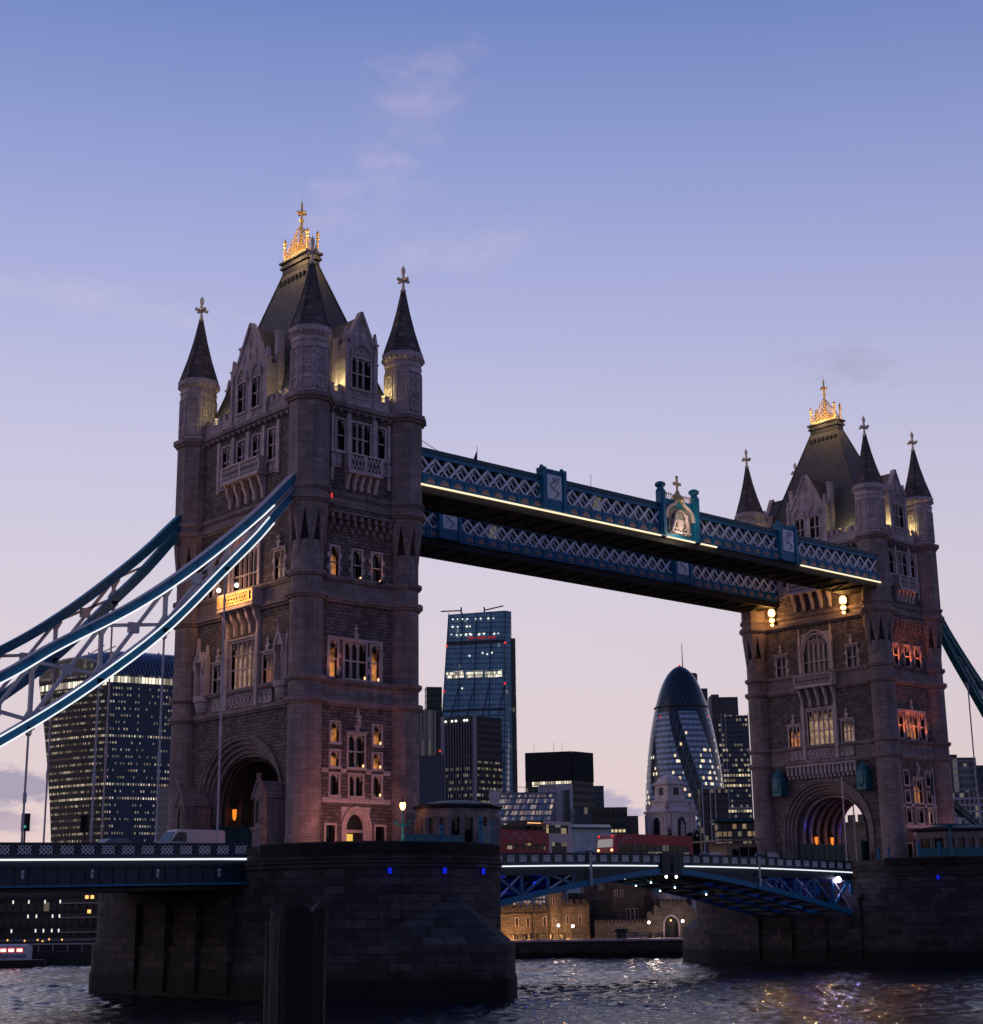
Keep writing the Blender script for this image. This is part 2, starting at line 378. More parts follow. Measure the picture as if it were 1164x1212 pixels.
def window(root, T, s0, s1, z0, z1, n=1, tr=(), arched=True, pane='glass', lab=None, trim=.2, hood=False, big=False, finial=False, quoins=False, head=None):
    mb = MB(); mb.T = T; t = trim
    mb.box(s0-t, s0, -.30, .09, z0, z1); mb.box(s1, s1+t, -.30, .09, z0, z1)
    mb.box(s0-t, s1+t, -.30, .10, z1, z1+t); mb.box(s0-t-.06, s1+t+.06, -.30, .16, z0-.22, z0)
    if hood: mb.box(s0-t-.12, s1+t+.12, .0, .22, z1+t, z1+t+.14)
    if quoins:
        for k in range(int((z1-z0)/.55)):
            if k % 2:
                mb.box(s0-t-.2, s0-t, -.05, .07, z0+.55*k, z0+.55*k+.4); mb.box(s1+t, s1+t+.2, -.05, .07, z0+.55*k, z0+.55*k+.4)
    w = (s1-s0)/n; mw = .11 if n > 1 else 0
    for k in range(1, n): mb.box(s0+w*k-mw/2, s0+w*k+mw/2, -.28, -.04, z0, z1)
    for f in tr: zt = z0+(z1-z0)*f; mb.box(s0, s1, -.27, -.06, zt-.06, zt+.06)
    if big:        # one pointed head with intersecting tracery
        zs = z0+(z1-z0)*.58; c = pointed(s0, s1, zs, z1-.02, 8); h = len(c)//2
        mb.extr([(s0, z1)]+c[:h+1], -.28, .04); mb.extr([(s1, z1)]+c[h:][::-1], -.28, .04)
        for k in range(1, n):
            a = s0+w*k
            for sg in (-1, 1):
                q = [(a, zs)]
                for i in range(1, 8):
                    u = i/7; x = a+sg*(s1-s0)*.5*(1-cos(u*1.35)); z = zs+(z1-zs)*1.02*sin(u*1.35)
                    lim = (z1-zs)*sqrt(max(0, 1-(abs(x-(s0+s1)/2)/((s1-s0)/2))**1.6))+zs
                    if z > lim or not s0 < x < s1: break
                    q.append((x, z))
                for i in range(len(q)-1): mb.bar((q[i][0], -.17, q[i][1]), (q[i+1][0], -.17, q[i+1][1]), .18, .08)
    elif arched:
        hh = head or w*.75
        for k in range(n):
            a, b = s0+w*k+mw/2, s0+w*(k+1)-mw/2; c = pointed(a, b, z1-hh, z1-.05, 4); h = len(c)//2
            mb.extr([(a, z1)]+c[:h+1], -.26, -.07); mb.extr([(b, z1)]+c[h:][::-1], -.26, -.07)
    if finial:
        c = (s0+s1)/2; zt = z1+t
        mb.box(c-.16, c+.16, .02, .25, zt, zt+.5); mb.box(c-.3, c+.3, .02, .22, zt+.5, zt+.68)
        mb.extr([(c-.13, zt+.68), (c+.13, zt+.68), (c, zt+1.5)], .05, .2); mb.box(c-.22, c+.22, .06, .19, zt+1.02, zt+1.16)
    o = mb.build('window', 'pale2', root)
    if lab: o['label'] = lab
    p = MB(); p.T = T; p.add([(s0, -.34, z0), (s1, -.34, z0), (s1, -.34, z1), (s0, -.34, z1)], [(0, 1, 2, 3)])
    p.build('pane', pane, o)
    return o
M['finialstone'] = plain('sunset_tinted_finial', (.90, .70, .52), .5, .2, .2, 3)  # pale stone coloured peach to carry the sunset glow on the finials
M['silllamp'] = glow('sill_lamp', (1, .55, .25), 2.2)
M['recess_shade'] = stone('recess_shade_granite', (.03, .024, .022), (.05, .04, .037), (.02, .016, .015), .9, .42, .02, .6, .6)  # near-black stone paints the deep shade in the gaps between the broaches
def finial_cross(mb, x, y, z, s=1.0, mat=0):
    mb.lathe([(.20*s, z-.1), (.30*s, z+.12*s), (.16*s, z+.3*s), (.13*s, z+.9*s)], 8, (x, y), mat)
    zc = z+1.15*s
    for a in range(4):
        dx_, dy_ = cos(a*pi/2), sin(a*pi/2)
        mb.bar((x, y, zc), (x+dx_*.55*s, y+dy_*.55*s, zc+.04), .2*s, .24*s, mat, side=(0, 0, 1)); mb.ball((x+dx_*.6*s, y+dy_*.6*s, zc+.03), .17*s, mat, 6)
    mb.lathe([(.16*s, zc-.2), (.2*s, zc+.25*s), (.12*s, zc+.5*s), (.22*s, zc+.95*s), (.2*s, zc+1.2*s), (.05*s, zc+1.45*s)], 8, (x, y), mat)
    mb.lathe([(.02, zc+1.4*s), (.012, zc+1.85*s)], 4, (x, y), mat)
def turret(root, x, y):
    mb = MB(); c = (x, y); o8 = pi/8
    mb.lathe([(1.62, ROAD), (1.62, ROAD+.5), (1.5, ROAD+.7), (1.5, ROAD+1.5), (1.42, ROAD+1.65), (1.42, L6)], 28, c, 0)
    mb.lathe([(1.40, L6), (1.40, L4)], 28, c, 0)
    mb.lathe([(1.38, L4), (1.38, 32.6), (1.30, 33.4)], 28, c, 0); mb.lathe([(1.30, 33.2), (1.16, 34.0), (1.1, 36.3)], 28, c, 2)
    R = 1.80
    # broaches: wedges tapering down from the octagon corners to the round shaft
    for k in range(8):
        a = o8+k*pi/4; zt, zbm = 36.1, 32.2; ap = R*cos(o8)
        v = (x+R*cos(a), y+R*sin(a)); l = (x+ap*cos(a-o8), y+ap*sin(a-o8)); r = (x+ap*cos(a+o8), y+ap*sin(a+o8)); b = (x+1.39*cos(a), y+1.39*sin(a))
        li = (x+1.0*cos(a-o8), y+1.0*sin(a-o8)); ri = (x+1.0*cos(a+o8), y+1.0*sin(a+o8))
        P = [(*v, zt), (*l, zt), (*r, zt), (*b, zbm), (*li, zt), (*ri, zt)]
        mb.add(P, [(0, 1, 3), (0, 3, 2), (1, 4, 3), (2, 3, 5)], 0)
    ring = lambda r, z: [(x+r*cos(o8+k*pi/4), y+r*sin(o8+k*pi/4), z) for k in range(8)]
    mb.loft([ring(R, 36.1), ring(R, L0)], 0, uvs=True)
    mb.loft([ring(R-.08, L0+.2), ring(R-.08, 51.0), ring(R, 51.05), ring(R, 51.2), ring(R-.1, 51.25), ring(R-.1, 51.55)], 1, uvs=True)
    o = mb.build('turret', ['ashlar', 'pale', 'recess_shade'], root)
    # tracery panels on the upper octagon
    p = MB()
    for k in range(8):
        a = k*pi/4; ap = (R-.08)*cos(o8); hw = .48
        p.T = Matrix(((-sin(a), cos(a), 0, x+ap*cos(a)), (cos(a), sin(a), 0, y+ap*sin(a)), (0, 0, 1, 0), (0, 0, 0, 1)))
        for q in (-hw, hw-.07): p.box(q, q+.09, -.02, .12, 46.7, 50.5)
        p.box(-hw, hw, -.02, .12, 50.35, 50.5); p.box(-hw, hw, -.02, .12, 46.7, 46.82); p.box(-hw, hw, -.02, .11, 47.6, 47.72)
        for zc in (48.5, 49.6):
            cc = pointed(-hw+.07, hw-.07, zc-.2, zc+.55, 4)
            for i in range(len(cc)-1): p.bar((cc[i][0], .02, cc[i][1]), (cc[i+1][0], .02, cc[i+1][1]), .14, .1)
            p.bar((-.24, .04, zc-.4), (.24, .04, zc+.15), .12, .09); p.bar((.24, .04, zc-.4), (-.24, .04, zc+.15), .12, .09)
        p.box(-.05, .05, -.02, .05, 46.8, 47.6)
    p.build('tracery', 'pale', o)
    s = MB()
    s.loft([ring(1.72, 51.5), ring(1.80, 51.6), ring(1.98, 51.95), ring(2.02, 52.1), ring(2.0, 52.3), ring(1.86, 52.4)], 1, uvs=True)
    for k in range(24):       # little corbels under the eave
        a = 2*pi*k/24; s.bar((x+1.7*cos(a), y+1.7*sin(a), 51.72), (x+1.98*cos(a), y+1.98*sin(a), 51.88), .13, .2, 1, side=(-sin(a), cos(a), 0))
    s.loft([ring(1.86, 52.35), ring(1.12, 54.7), ring(.62, 56.6), ring(.14, APEX+.3)], 0, uvs=True)
    for k in range(8):
        a = o8+k*pi/4; s.tube([(x+1.86*cos(a), y+1.86*sin(a), 52.4), (x+1.12*cos(a), y+1.12*sin(a), 54.7), (x+.62*cos(a), y+.62*sin(a), 56.6), (x+.14*cos(a), y+.14*sin(a), APEX+.3)], .055, 5, 0)
    sp = s.build('spire', ['spire', 'pale'], root)
    f = MB(); finial_cross(f, x, y, APEX+.1, .98)
    f.build('finial', 'finialstone', root)
def course(root, z, h=.32, pr=.22, rt_=1.42, octo=False, name='string_course', dent=False):
    mb = MB()
    for k in 'SENW':
        mb.T = frame(k); hs = 8.6 if k in 'SN' else 4.5
        mb.box(-hs, hs, -.2, pr, z, z+h); mb.box(-hs, hs, -.2, pr*.55, z-h*.55, z)
        if dent:
            n = int(hs*2/.85)
            for i in range(n): s = -hs+(i+.5)*2*hs/n; mb.box(s-.14, s+.14, 0, pr*.9, z-.5, z-.13)
    mb.T = None
    for sx in (-1, 1):
        for sy in (-1, 1):
            c = (sx*TX, sy*TY); n = 8 if octo else 28; ro = pi/8 if octo else 0
            mb.lathe([(rt_-.1, z-h*.6), (rt_+pr*.5, z-h*.55), (rt_+pr*.55, z-.01), (rt_+pr, z), (rt_+pr, z+h), (rt_-.1, z+h+.08)], n, c, 0, ro)
    return mb.build(name, 'ashlar', root)
def balcony(root, T, hw, z0, z1, out, corb, lab=None, gold=False, nb=2, c0=0.0):
    mb = MB(); mb.T = T
    mb.box(c0-hw, c0+hw, 0, out, z0-.18, z0); mb.box(c0-hw-.1, c0+hw+.1, 0, out+.1, z0-.36, z0-.18)
    mb.box(c0-hw-.06, c0+hw+.06, -.02, out+.06, z1-.14, z1)
    for y in (0,): pass
    for s in [c0-hw+2*hw*i/nb for i in range(nb+1)]:
        mb.box(s-.13, s+.13, out-.22, out+.04, z0, z1-.14)
    for s in (c0-hw, c0+hw-.16): mb.box(s, s+.16, 0, out-.22, z0, z1-.14)
    mb.box(c0-hw, c0+hw, out-.16, out-.10, z0, z1-.14, 1)
    n = int(hw*2/.36)
    for i in range(n):          # pierced tracery on the balcony front
        a = c0-hw+2*hw*i/n; b = c0-hw+2*hw*(i+1)/n
        mb.bar((a, out-.06, z0), (b, out-.06, z1-.14), .08, .09); mb.bar((b, out-.06, z0), (a, out-.06, z1-.14), .08, .09)
    nc = 5
    for i in range(nc):         # corbels
        s = c0-hw*.88+2*hw*.88*i/(nc-1)
        prof = [(0, corb), (.25, corb+.1), (.3, corb+(z0-corb)*.35), (out*.6, corb+(z0-corb)*.55), (out*.72, corb+(z0-corb)*.75), (out*.98, z0-.36), (0, z0-.36)]
        vs = [(s-.15, y, z) for y, z in prof]+[(s+.15, y, z) for y, z in prof]; k = len(prof)
        mb.add(vs, [tuple(range(k)), tuple(range(2*k-1, k-1, -1))]+[(i_, (i_+1) % k, k+(i_+1) % k, k+i_) for i_ in range(k)], 0)
    o = mb.build('balcony', ['pale2', 'iron'], root)
    if lab: o['label'] = lab
    return o
def frieze(root, T, s0, s1, z0, z1, style=0):
    mb = MB(); mb.T = T
    mb.box(s0, s1, 0, .08, z0, z1); mb.box(s0, s1, 0, .2, z1-.1, z1); mb.box(s0, s1, 0, .2, z0, z0+.1); mb.box(s0, s0+.1, 0, .2, z0, z1); mb.box(s1-.1, s1, 0, .2, z0, z1)
    n = max(2, int((s1-s0)/.55)); w = (s1-s0)/n
    for i in range(n):
        a = s0+w*i
        if style: mb.extr([(a+.04, z0+.1), (a+w-.04, z0+.1), (a+w/2, z0+(z1-z0)*.78)], .06, .2)
        else:
            mb.bar((a, .12, z0+.1), (a+w, .12, z1-.1), .12, .1); mb.bar((a+w, .12, z0+.1), (a, .12, z1-.1), .12, .1); mb.extr([(a+w/2-.14, (z0+z1)/2), (a+w/2, z0+.25), (a+w/2+.14, (z0+z1)/2), (a+w/2, z1-.25)], .06, .22)
    return mb.build('frieze', 'pale', root)
def parapet(root, k, gap):
    """crenellated parapet of one side, left open where the dormer rises"""
    hs = 7.5 if k in 'SN' else 3.45
    for a, b in ((-hs, -gap), (gap, hs)):
        mb = MB(); mb.T = frame(k)
        mb.box(a, b, -.45, .02, L0+.3, 47.25); mb.box(a, b, -.5, .07, 47.2, 47.34)
        n = max(1, round((b-a)/.95)); w = (b-a)/n
        for i in range(n):
            q = a+w*i; mb.box(q+w*.22, q+w*.78, -.45, .02, 47.34, 47.9); mb.box(q+w*.16, q+w*.84, -.5, .07, 47.9, 48.02)
        mb.build('parapet', 'pale', root)
def dormer(root, k, hw, zsl, apex, wins, zw0, zw1, panes):
    """gabled stone dormer standing on the cornice, its own little slate roof running back to the main roof"""
    T = frame(k, .12); mb = MB()
    back = -4.2 if k in 'SN' else -5.0
    wall(mb, T, -hw, hw, [(L0+.3, 0), (zsl, 0)], wins, .45)
    mb.T = T
    gh = hw*.86
    mb.extr([(-hw, zsl), (hw, zsl), (gh, zsl+.05), (.0, apex-.25), (-gh, zsl+.05)], -.4, 0)
    for sg in (-1, 1):          # coping, corner shafts, stepped kneelers
        mb.bar((sg*(gh+.12), -.15, zsl-.05), (0, -.15, apex), .62, .26)
        mb.box(sg*hw-.2, sg*hw+.2, -.35, .16, L0+.3, zsl+.3); mb.box(sg*hw-.28, sg*hw+.28, -.4, .24, zsl+.3, zsl+.46)
        mb.extr([(sg*hw-.2, zsl+.46), (sg*hw+.2, zsl+.46), (sg*hw, zsl+1.5)], -.28, .1)
        mb.box(sg*hw-.26, sg*hw+.26, -.4, .22, zsl-1.6, zsl-1.45); mb.box(sg*hw-.26, sg*hw+.26, -.4, .22, 47.2, 47.36)
        # flank with buttresses: two tall chimneys-like piers behind the gable
        mb.box(sg*hw-.12, sg*hw+.12, back, -.35, L0+.3, zsl)
        for yb, zt in ((-1.2, zsl+(2.9 if k in 'SN' else .3)), (-2.5, zsl-.2)):
            mb.box(sg*(hw+.12)-.28, sg*(hw+.12)+.28, yb-.35, yb+.35, L0+.3, zt); mb.box(sg*(hw+.12)-.36, sg*(hw+.12)+.36, yb-.43, yb+.43, zt, zt+.18)
    # blind tracery in the gable
    for i, (q, zz) in enumerate(((0, apex-2.4), (-gh*.42, apex-3.4), (gh*.42, apex-3.4))):
        if zz > zsl-1.5:
            mb.extr([(q-.16, zz), (q+.16, zz), (q, zz+.8)], 0, .12); mb.box(q-.22, q+.22, 0, .1, zz+.15, zz+.3); mb.box(q-.05, q+.05, 0, .08, zz-1.2, zz)
    for a, b, z0, z1 in wins:
        cc = pointed(a-.12, b+.12, z1+.05, z1+1.35, 6)
        for i in range(len(cc)-1): mb.bar((cc[i][0], .08, cc[i][1]), (cc[i+1][0], .08, cc[i+1][1]), .2, .16)
        n = max(2, int((b-a)/.5))
        for i in range(n): mb.ball((a+(b-a)*(i+.5)/n, .0, z1+.42), .13, 0, 6)
        mb.box(a-.1, b+.1, 0, .1, z0-.95, z0-.85)
        for i in range(n): q = a+(b-a)*i/n; mb.bar((q, .03, z0-.85), (q+(b-a)/n, .03, z0-.25), .08, .07); mb.bar((q+(b-a)/n, .03, z0-.85), (q, .03, z0-.25), .08, .07)
    o = mb.build('dormer', 'pale', root)
    r = MB(); r.T = T
    for sg in (-1, 1):
        r.add([(sg*(hw+.2), -.4, zsl-.1), (0, -.4, apex-.3), (0, back-1.2, apex-.3), (sg*(hw+.2), back, zsl-.1)], [(0, 1, 2, 3)])
    r.build('dormer_roof', 'slate', o)
    for a, b, z0, z1 in wins:
        window(o, T, a, b, z0, z1, 3 if b-a > 1.8 else 2, (.5,), True, panes, trim=.12)
    return o
def niche(root, T, c):
    """canopied statue niche on a corbel"""
    mb = MB(); mb.T = T
    mb.lathe([(.1, 20.35), (.45, 20.5), (.66, 20.9), (.7, 21.3), (.85, 21.45), (.85, 21.9)], 12, (c, .1), 0)
    for sg in (-1, 1):
        mb.tube([(c+sg*.62, .62, 21.9), (c+sg*.62, .62, 23.4)], .09, 6); mb.bar((c+sg*.62, .62, 23.4), (c+sg*.42, .66, 24.0), .14, .12); mb.bar((c+sg*.42, .66, 24.0), (c+sg*.6, .66, 24.5), .14, .12)
        mb.bar((c+sg*.68, .68, 24.3), (c+sg*.62, .68, 25.0), .2, .14); mb.bar((c+sg*.62, .68, 25.0), (c, .68, 26.1), .2, .16)
        mb.box(c+sg*.82-.1, c+sg*.82+.1, .0, .5, 21.9, 25.4); mb.extr([(c+sg*.82-.12, 25.4), (c+sg*.82+.12, 25.4), (c+sg*.82, 26.5)], .1, .4)
    mb.box(c-.75, c+.75, -.1, .02, 21.9, 26)
    mb.extr([(c-.7, 25.0), (c+.7, 25.0), (c, 26.0)], .1, .6, 0)
    mb.extr([(c-.13, 26.1), (c+.13, 26.1), (c, 27.2)], .55, .8)
    return mb.build('niche', 'pale2', root)
def gatehouse(root, T, c):
    """small gabled stone porch beside the road arch"""
    mb = MB(); mb.T = T
    mb.box(c-.75, c+.75, 1.0, 2.2, ROAD, 9.6); mb.box(c-.85, c+.85, .9, 2.32, 9.6, 9.85); mb.box(c-.62, c+.62, 1.0, 2.1, 9.85, 12.3)
    mb.extr([(c-.72, 12.2), (c+.72, 12.2), (c, 13.6)], -.4, 2.2); mb.bar((c-.82, 2.16, 12.1), (c, 2.16, 13.75), .3, .16); mb.bar((c+.82, 2.16, 12.1), (c, 2.16, 13.75), .3, .16)
    mb.box(c-.1, c+.1, 2.0, 2.3, 13.6, 14.2); mb.box(c-.22, c+.22, 2.05, 2.25, 13.85, 14.0)
    cc = pointed(c-.4, c+.4, 11.2, 12.1, 5); mb.T = T
    for i in range(len(cc)-1): mb.bar((cc[i][0], 2.14, cc[i][1]), (cc[i+1][0], 2.14, cc[i+1][1]), .16, .12)
    for q in (-.4, .4): mb.box(c+q-.07, c+q+.07, 2.08, 2.22, 10.2, 11.2)
    mb.box(c-.34, c+.34, 2.1, 2.12, 10.2, 11.9, 1)
    mb.box(c-.95, c+.95, -.3, 1.0, ROAD, 12.1)
    mb.T = None
    return mb.build('porch', ['ashlar', 'iron'], root)

def tower(X0, label, far):
    root = thing('bridge_tower', label, 'tower', (X0, 0, 0), 0, 'towers of the bridge')
    wb = MB()
    zS = [(ROAD-.3, 0), (L6, 1), (L5, 0), (L4, 1), (L3, 0), (L2, 1), (L1, 0), (L0+.4, 1)]
    HA = (-6.55, 6.55, 7.0, 17.95)
    P = {}
    # --- openings
    w4 = [(-4.35, -3.15), (-1.85, -.65), (.65, 1.85), (3.15, 4.35)]
    S = [HA, (-1.85, 1.85, 22.05, 26.1), (-4.75, -3.15, 22.05, 24.5), (3.15, 4.75, 22.05, 24.5), (-1.85, 1.85, 30.75, 35.4), (-6.0, -4.6, 30.75, 33.3), (4.6, 6.0, 30.75, 33.3)]
    S += [(a, b, 41.9, 44.7) for a, b in w4]
    E_ = [(-2.72, -1.88, 16.75, 18.35), (-2.72, -1.88, 14.75, 16.0), (-2.72, -1.88, 12.4, 14.1), (-.9, .75, 14.75, 17.4), (-.75, .6, 12.4, 14.1), (1.72, 2.56, 16.75, 18.35), (1.72, 2.56, 14.75, 16.0), (1.72, 2.56, 12.4, 14.1),
         (-3.1, -2.2, 8.1, 9.95), (2.0, 2.95, 8.1, 9.95), (-1.55, 1.45, 7.3, 11.5),
         (-2.95, -2.15, 22.15, 25.2), (-1.4, .85, 22.15, 25.2), (1.45, 2.3, 22.15, 25.2),
         (-2.95, -2.15, 30.75, 33.3), (-.65, .3, 30.75, 33.3), (1.5, 2.45, 30.75, 33.3),
         (-2.5, -1.65, 42.0, 44.8), (-.85, 1.15, 42.0, 44.8), (1.95, 2.8, 42.0, 44.8)]
    front = 'S'
    wall(wb, frame('S'), -8.6, 8.6, zS, S); wall(wb, frame('N'), -8.6, 8.6, zS, [HA]); wall(wb, frame('E'), -4.4, 4.4, zS, E_); wall(wb, frame('W'), -4.4, 4.4, zS, [])
    ca = arch_pts(6.5, 11.4, 6.4)
    for k in 'SN':
        wb.T = frame(k); h = len(ca)//2
        wb.extr([(6.55, 7.0)]+[(6.55, 17.95), (0, 17.95)]+[(x, z) for x, z in ca[:h+1]][::-1], -.5, 0, 0)
        wb.extr([(-6.55, 7.0)]+[(-6.55, 17.95), (0, 17.95)]+[(x, z) for x, z in ca[h:]], -.5, 0, 0)
        wb.T = None
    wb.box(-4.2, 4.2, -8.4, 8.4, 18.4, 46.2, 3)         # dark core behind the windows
    wb.box(-4.9, 4.9, -9.2, 9.2, 46.2, 46.6, 2)         # roof deck
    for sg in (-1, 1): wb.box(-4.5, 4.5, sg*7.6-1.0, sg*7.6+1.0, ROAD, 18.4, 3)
    wb.build('wall', ['rubble', 'ashlar', 'pale2', 'iron'], root)
    for sx in (-1, 1):
        for sy in (-1, 1): turret(root, sx*TX, sy*TY)
    # --- arch mouldings and the vaulted road passage
    for k in 'SN':
        mb = MB(); mb.T = frame(k)
        for i in range(5):
            a = arch_pts(6.62-.34*i, 11.4, 6.5-.36*i); b = arch_pts(6.62-.34*(i+1), 11.4, 6.5-.36*(i+1)); y = .14-.30*i
            n = len(a)
            mb.add([(x, y, z) for x, z in a]+[(x, y-.08, z) for x, z in b]+[(x, y-.30, z) for x, z in b],
                   [(j, j+1, n+j+1, n+j) for j in range(n-1)]+[(n+j, n+j+1, 2*n+j+1, 2*n+j) for j in range(n-1)], 0)
            for j in range(1, n-2): mb.bar((a[j][0], y, a[j][1]), (a[j+1][0], y, a[j+1][1]), .16, .12, 0)
        a = arch_pts(6.62, 11.4, 6.5); n = len(a)
        mb.add([(x, .14, z) for x, z in a]+[(x, -.05, z) for x, z in a], [(j, j+1, n+j+1, n+j) for j in range(n-1)], 0)
        mb.build('archivolt', 'ashlar', root)
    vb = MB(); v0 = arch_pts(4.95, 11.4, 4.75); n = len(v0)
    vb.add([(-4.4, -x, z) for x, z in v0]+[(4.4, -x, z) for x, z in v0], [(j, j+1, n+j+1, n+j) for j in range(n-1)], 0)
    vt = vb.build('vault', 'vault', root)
    for i in range(6):
        rb = MB(); xx = -3.6+i*1.44; a = arch_pts(4.93, 11.4, 4.72, 26); b = arch_pts(4.6, 11.4, 4.4, 26); n = len(a)
        for x0, pr in ((xx, 1),):
            rb.add([(x0-.14, -x, z) for x, z in a]+[(x0-.14, -x, z) for x, z in b]+[(x0+.14, -x, z) for x, z in b]+[(x0+.14, -x, z) for x, z in a],
                   [(j, j+1, n+j+1, n+j) for j in range(n-1)]+[(n+j, n+j+1, 2*n+j+1, 2*n+j) for j in range(n-1)]+[(2*n+j, 2*n+j+1, 3*n+j+1, 3*n+j) for j in range(n-1)], 0)
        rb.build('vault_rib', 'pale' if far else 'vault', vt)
    # --- teal screens along the foot of the passage
    for sg in (-1, 1):
        sb = MB(); sb.box(-4.9, 4.9, sg*4.5-.06, sg*4.5+.06, ROAD, 10.4)
        for i in range(9): sb.box(-4.9+i*1.2, -4.8+i*1.2, sg*4.5-.1, sg*4.5+.1, ROAD, 10.4)
        sb.box(-4.9, 4.9, sg*4.5-.12, sg*4.5+.12, 10.3, 10.5)
        sb.build('passage_screen', 'tealdark', root)
    # --- courses
    course(root, L6, .36, .36, 1.42, dent=False); course(root, L5, .28, .28, 1.42); course(root, L4, .36, .36, 1.42); course(root, L3, .28, .28, 1.42)
    course(root, L2, .38, .36, 1.80, True); course(root, L1, .26, .22, 1.80, True); course(root, L0, .42, .42, 1.80, True, 'cornice', True)
    # --- windows
    T = frame('S')
    pn = (lambda a, b: b if far else a)
    window(root, T, -1.85, 1.85, 22.05, 26.1, 5, (.42, .74), True, 'panewarm', hood=True, trim=.24)
    window(root, T, -4.75, -3.15, 22.05, 24.5, 3, (.5,), True, pn('glass', 'paneorange'), 'window glowing orange' if far else None, hood=True, finial=True)
    window(root, T, 3.15, 4.75, 22.05, 24.5, 3, (.5,), True, pn('paneorange', 'panewarm'), None, hood=True, finial=True)
    window(root, T, -1.85, 1.85, 30.75, 35.4, 5, (.3,), True, pn('glass', 'paneblind'), 'tall arched window with pale blinds' if far else 'tall arched dark window', big=True, trim=.26)
    for a, b in ((-6.0, -4.6), (4.6, 6.0)): window(root, T, a, b, 30.75, 33.3, 2, (.5,), True, pn('panewarm', 'paneblind'), None, quoins=True, finial=True, hood=True)
    for a, b in w4: window(root, T, a, b, 41.9, 44.7, 2, (.5,), True, 'glass', trim=.16)
    sb = MB(); sb.T = T         # shafts between and beside the windows
    def shaft(T_, x_, hw_, out_, z0_, z1_, tip=0.0):
        m_ = MB(); m_.T = T_; m_.box(x_-hw_, x_+hw_, 0, out_, z0_, z1_)
        if tip: m_.extr([(x_-hw_*.9, z1_), (x_+hw_*.9, z1_), (x_, z1_+tip)], .02, out_*.85)
        for zz_ in (z0_+(z1_-z0_)*.35, z0_+(z1_-z0_)*.7): m_.box(x_-hw_-.05, x_+hw_+.05, 0, out_+.05, zz_, zz_+.1)
        m_.build('shaft', 'pale2', root)
    for q in (-2.4, 2.4): shaft(T, q, .22, .35, 20.2, 26.6, 1.2)
    for q in (-2.35, 2.35): shaft(T, q, .16, .28, 30.8, 35.2, 1.3)
    cc = pointed(-2.15, 2.15, 33.4, 35.95, 10)
    for i in range(len(cc)-1): sb.bar((cc[i][0], .08, cc[i][1]), (cc[i+1][0], .08, cc[i+1][1]), .26, .2)
    for q in (-4.85, -2.5, 0, 2.5, 4.85): shaft(T, q, .2, .22, 40.4, 45.3)
    sb.build('arch_hood', 'pale2', root)
    balcony(root, T, 3.0, 41.0, 42.3, .95, 38.5, nb=2)
    for q in (-4.2, 4.2): frieze(root, T, q-.6, q+.6, 40.6, 41.6)
    b2 = balcony(root, T, 2.75, 29.25, 30.45, 1.05, 26.6, 'balcony with front painted gold as lamp glow, under two lamps' if not far else None, nb=1)
    if not far:
        gp = MB(); gp.T = T; gp.box(-2.7, 2.7, 1.06, 1.12, 29.27, 29.42); gp.box(-2.7, 2.7, 1.06, 1.12, 30.2, 30.36)
        for q in (-2.75, -1.9, 2.2, 2.7): gp.box(q-.06, q+.06, 1.06, 1.13, 29.3, 30.3)
        n = 9
        for i in range(n):
            a = -1.8+3.9*i/n; b = a+3.9/n; gp.bar((a, 1.09, 29.42), (b, 1.09, 30.2), .07, .09); gp.bar((b, 1.09, 29.42), (a, 1.09, 30.2), .07, .09)
        gp.box(-2.7, -1.9, 1.05, 1.09, 29.4, 30.2)
        gp.build('gold_lit_front', 'gold', b2)  # gold paint stands in for the lamp glow on this front
    for a, b in ((-4.75, -2.7), (-2.1, 2.1), (2.7, 4.75)): frieze(root, T, a, b, 20.35, 21.5, 0 if a == -2.1 else 1)
    if not far:
        niche(root, T, 6.35); niche(root, T, -6.35); gatehouse(root, T, 6.1); gatehouse(root, T, -6.1)
    else:
        ct = MB(); ct.T = T
        for i in range(17): q = -4.9+i*9.8/16; ct.box(q-.15, q+.15, 0, .55, 18.5, 19.5); ct.box(q-.15, q+.15, 0, .32, 18.1, 18.5)
        ct.box(-5.2, 5.2, 0, .62, 19.5, 19.75)
        ct.build('corbel_table', 'pale', root)
        for q in (-6.2, 6.2):
            sh = MB(); sh.T = T
            sh.lathe([(.1, 16.0), (.5, 16.35), (.75, 16.9), (.75, 18.3), (.62, 18.5), (.66, 18.8), (.42, 19.05), (.12, 19.45), (.05, 19.7)], 8, (q, .75), 0, pi/8)
            sh.box(q-.62, q+.62, 0, 1.3, 16.2, 18.4)
            sh.extr([(q-.4, 18.2), (q-.4, 17.2), (q, 16.6), (q+.4, 17.2), (q+.4, 18.2)], 1.3, 1.42)
            sh.build('shield_lantern', 'teal', root)
    T = frame('E')
    pE = {0: ('paneorange', 'glass'), 1: ('paneorange', 'glass'), 2: ('glass', 'glass'), 3: ('glass', 'paneorange'), 4: ('glass', 'glass'), 5: ('paneorange', 'glass'), 6: ('paneorange', 'glass'), 7: ('glass', 'panewarm'),
          8: ('glass',)*2, 9: ('glass',)*2, 11: ('paneorange', 'glass'), 12: ('glass', 'paneorange'), 13: ('paneorange', 'glass'), 14: ('paneorange', 'glass'), 15: ('glass', 'glass'), 16: ('glass', 'glass'), 17: ('glass',)*2, 18: ('glass',)*2, 19: ('glass',)*2}
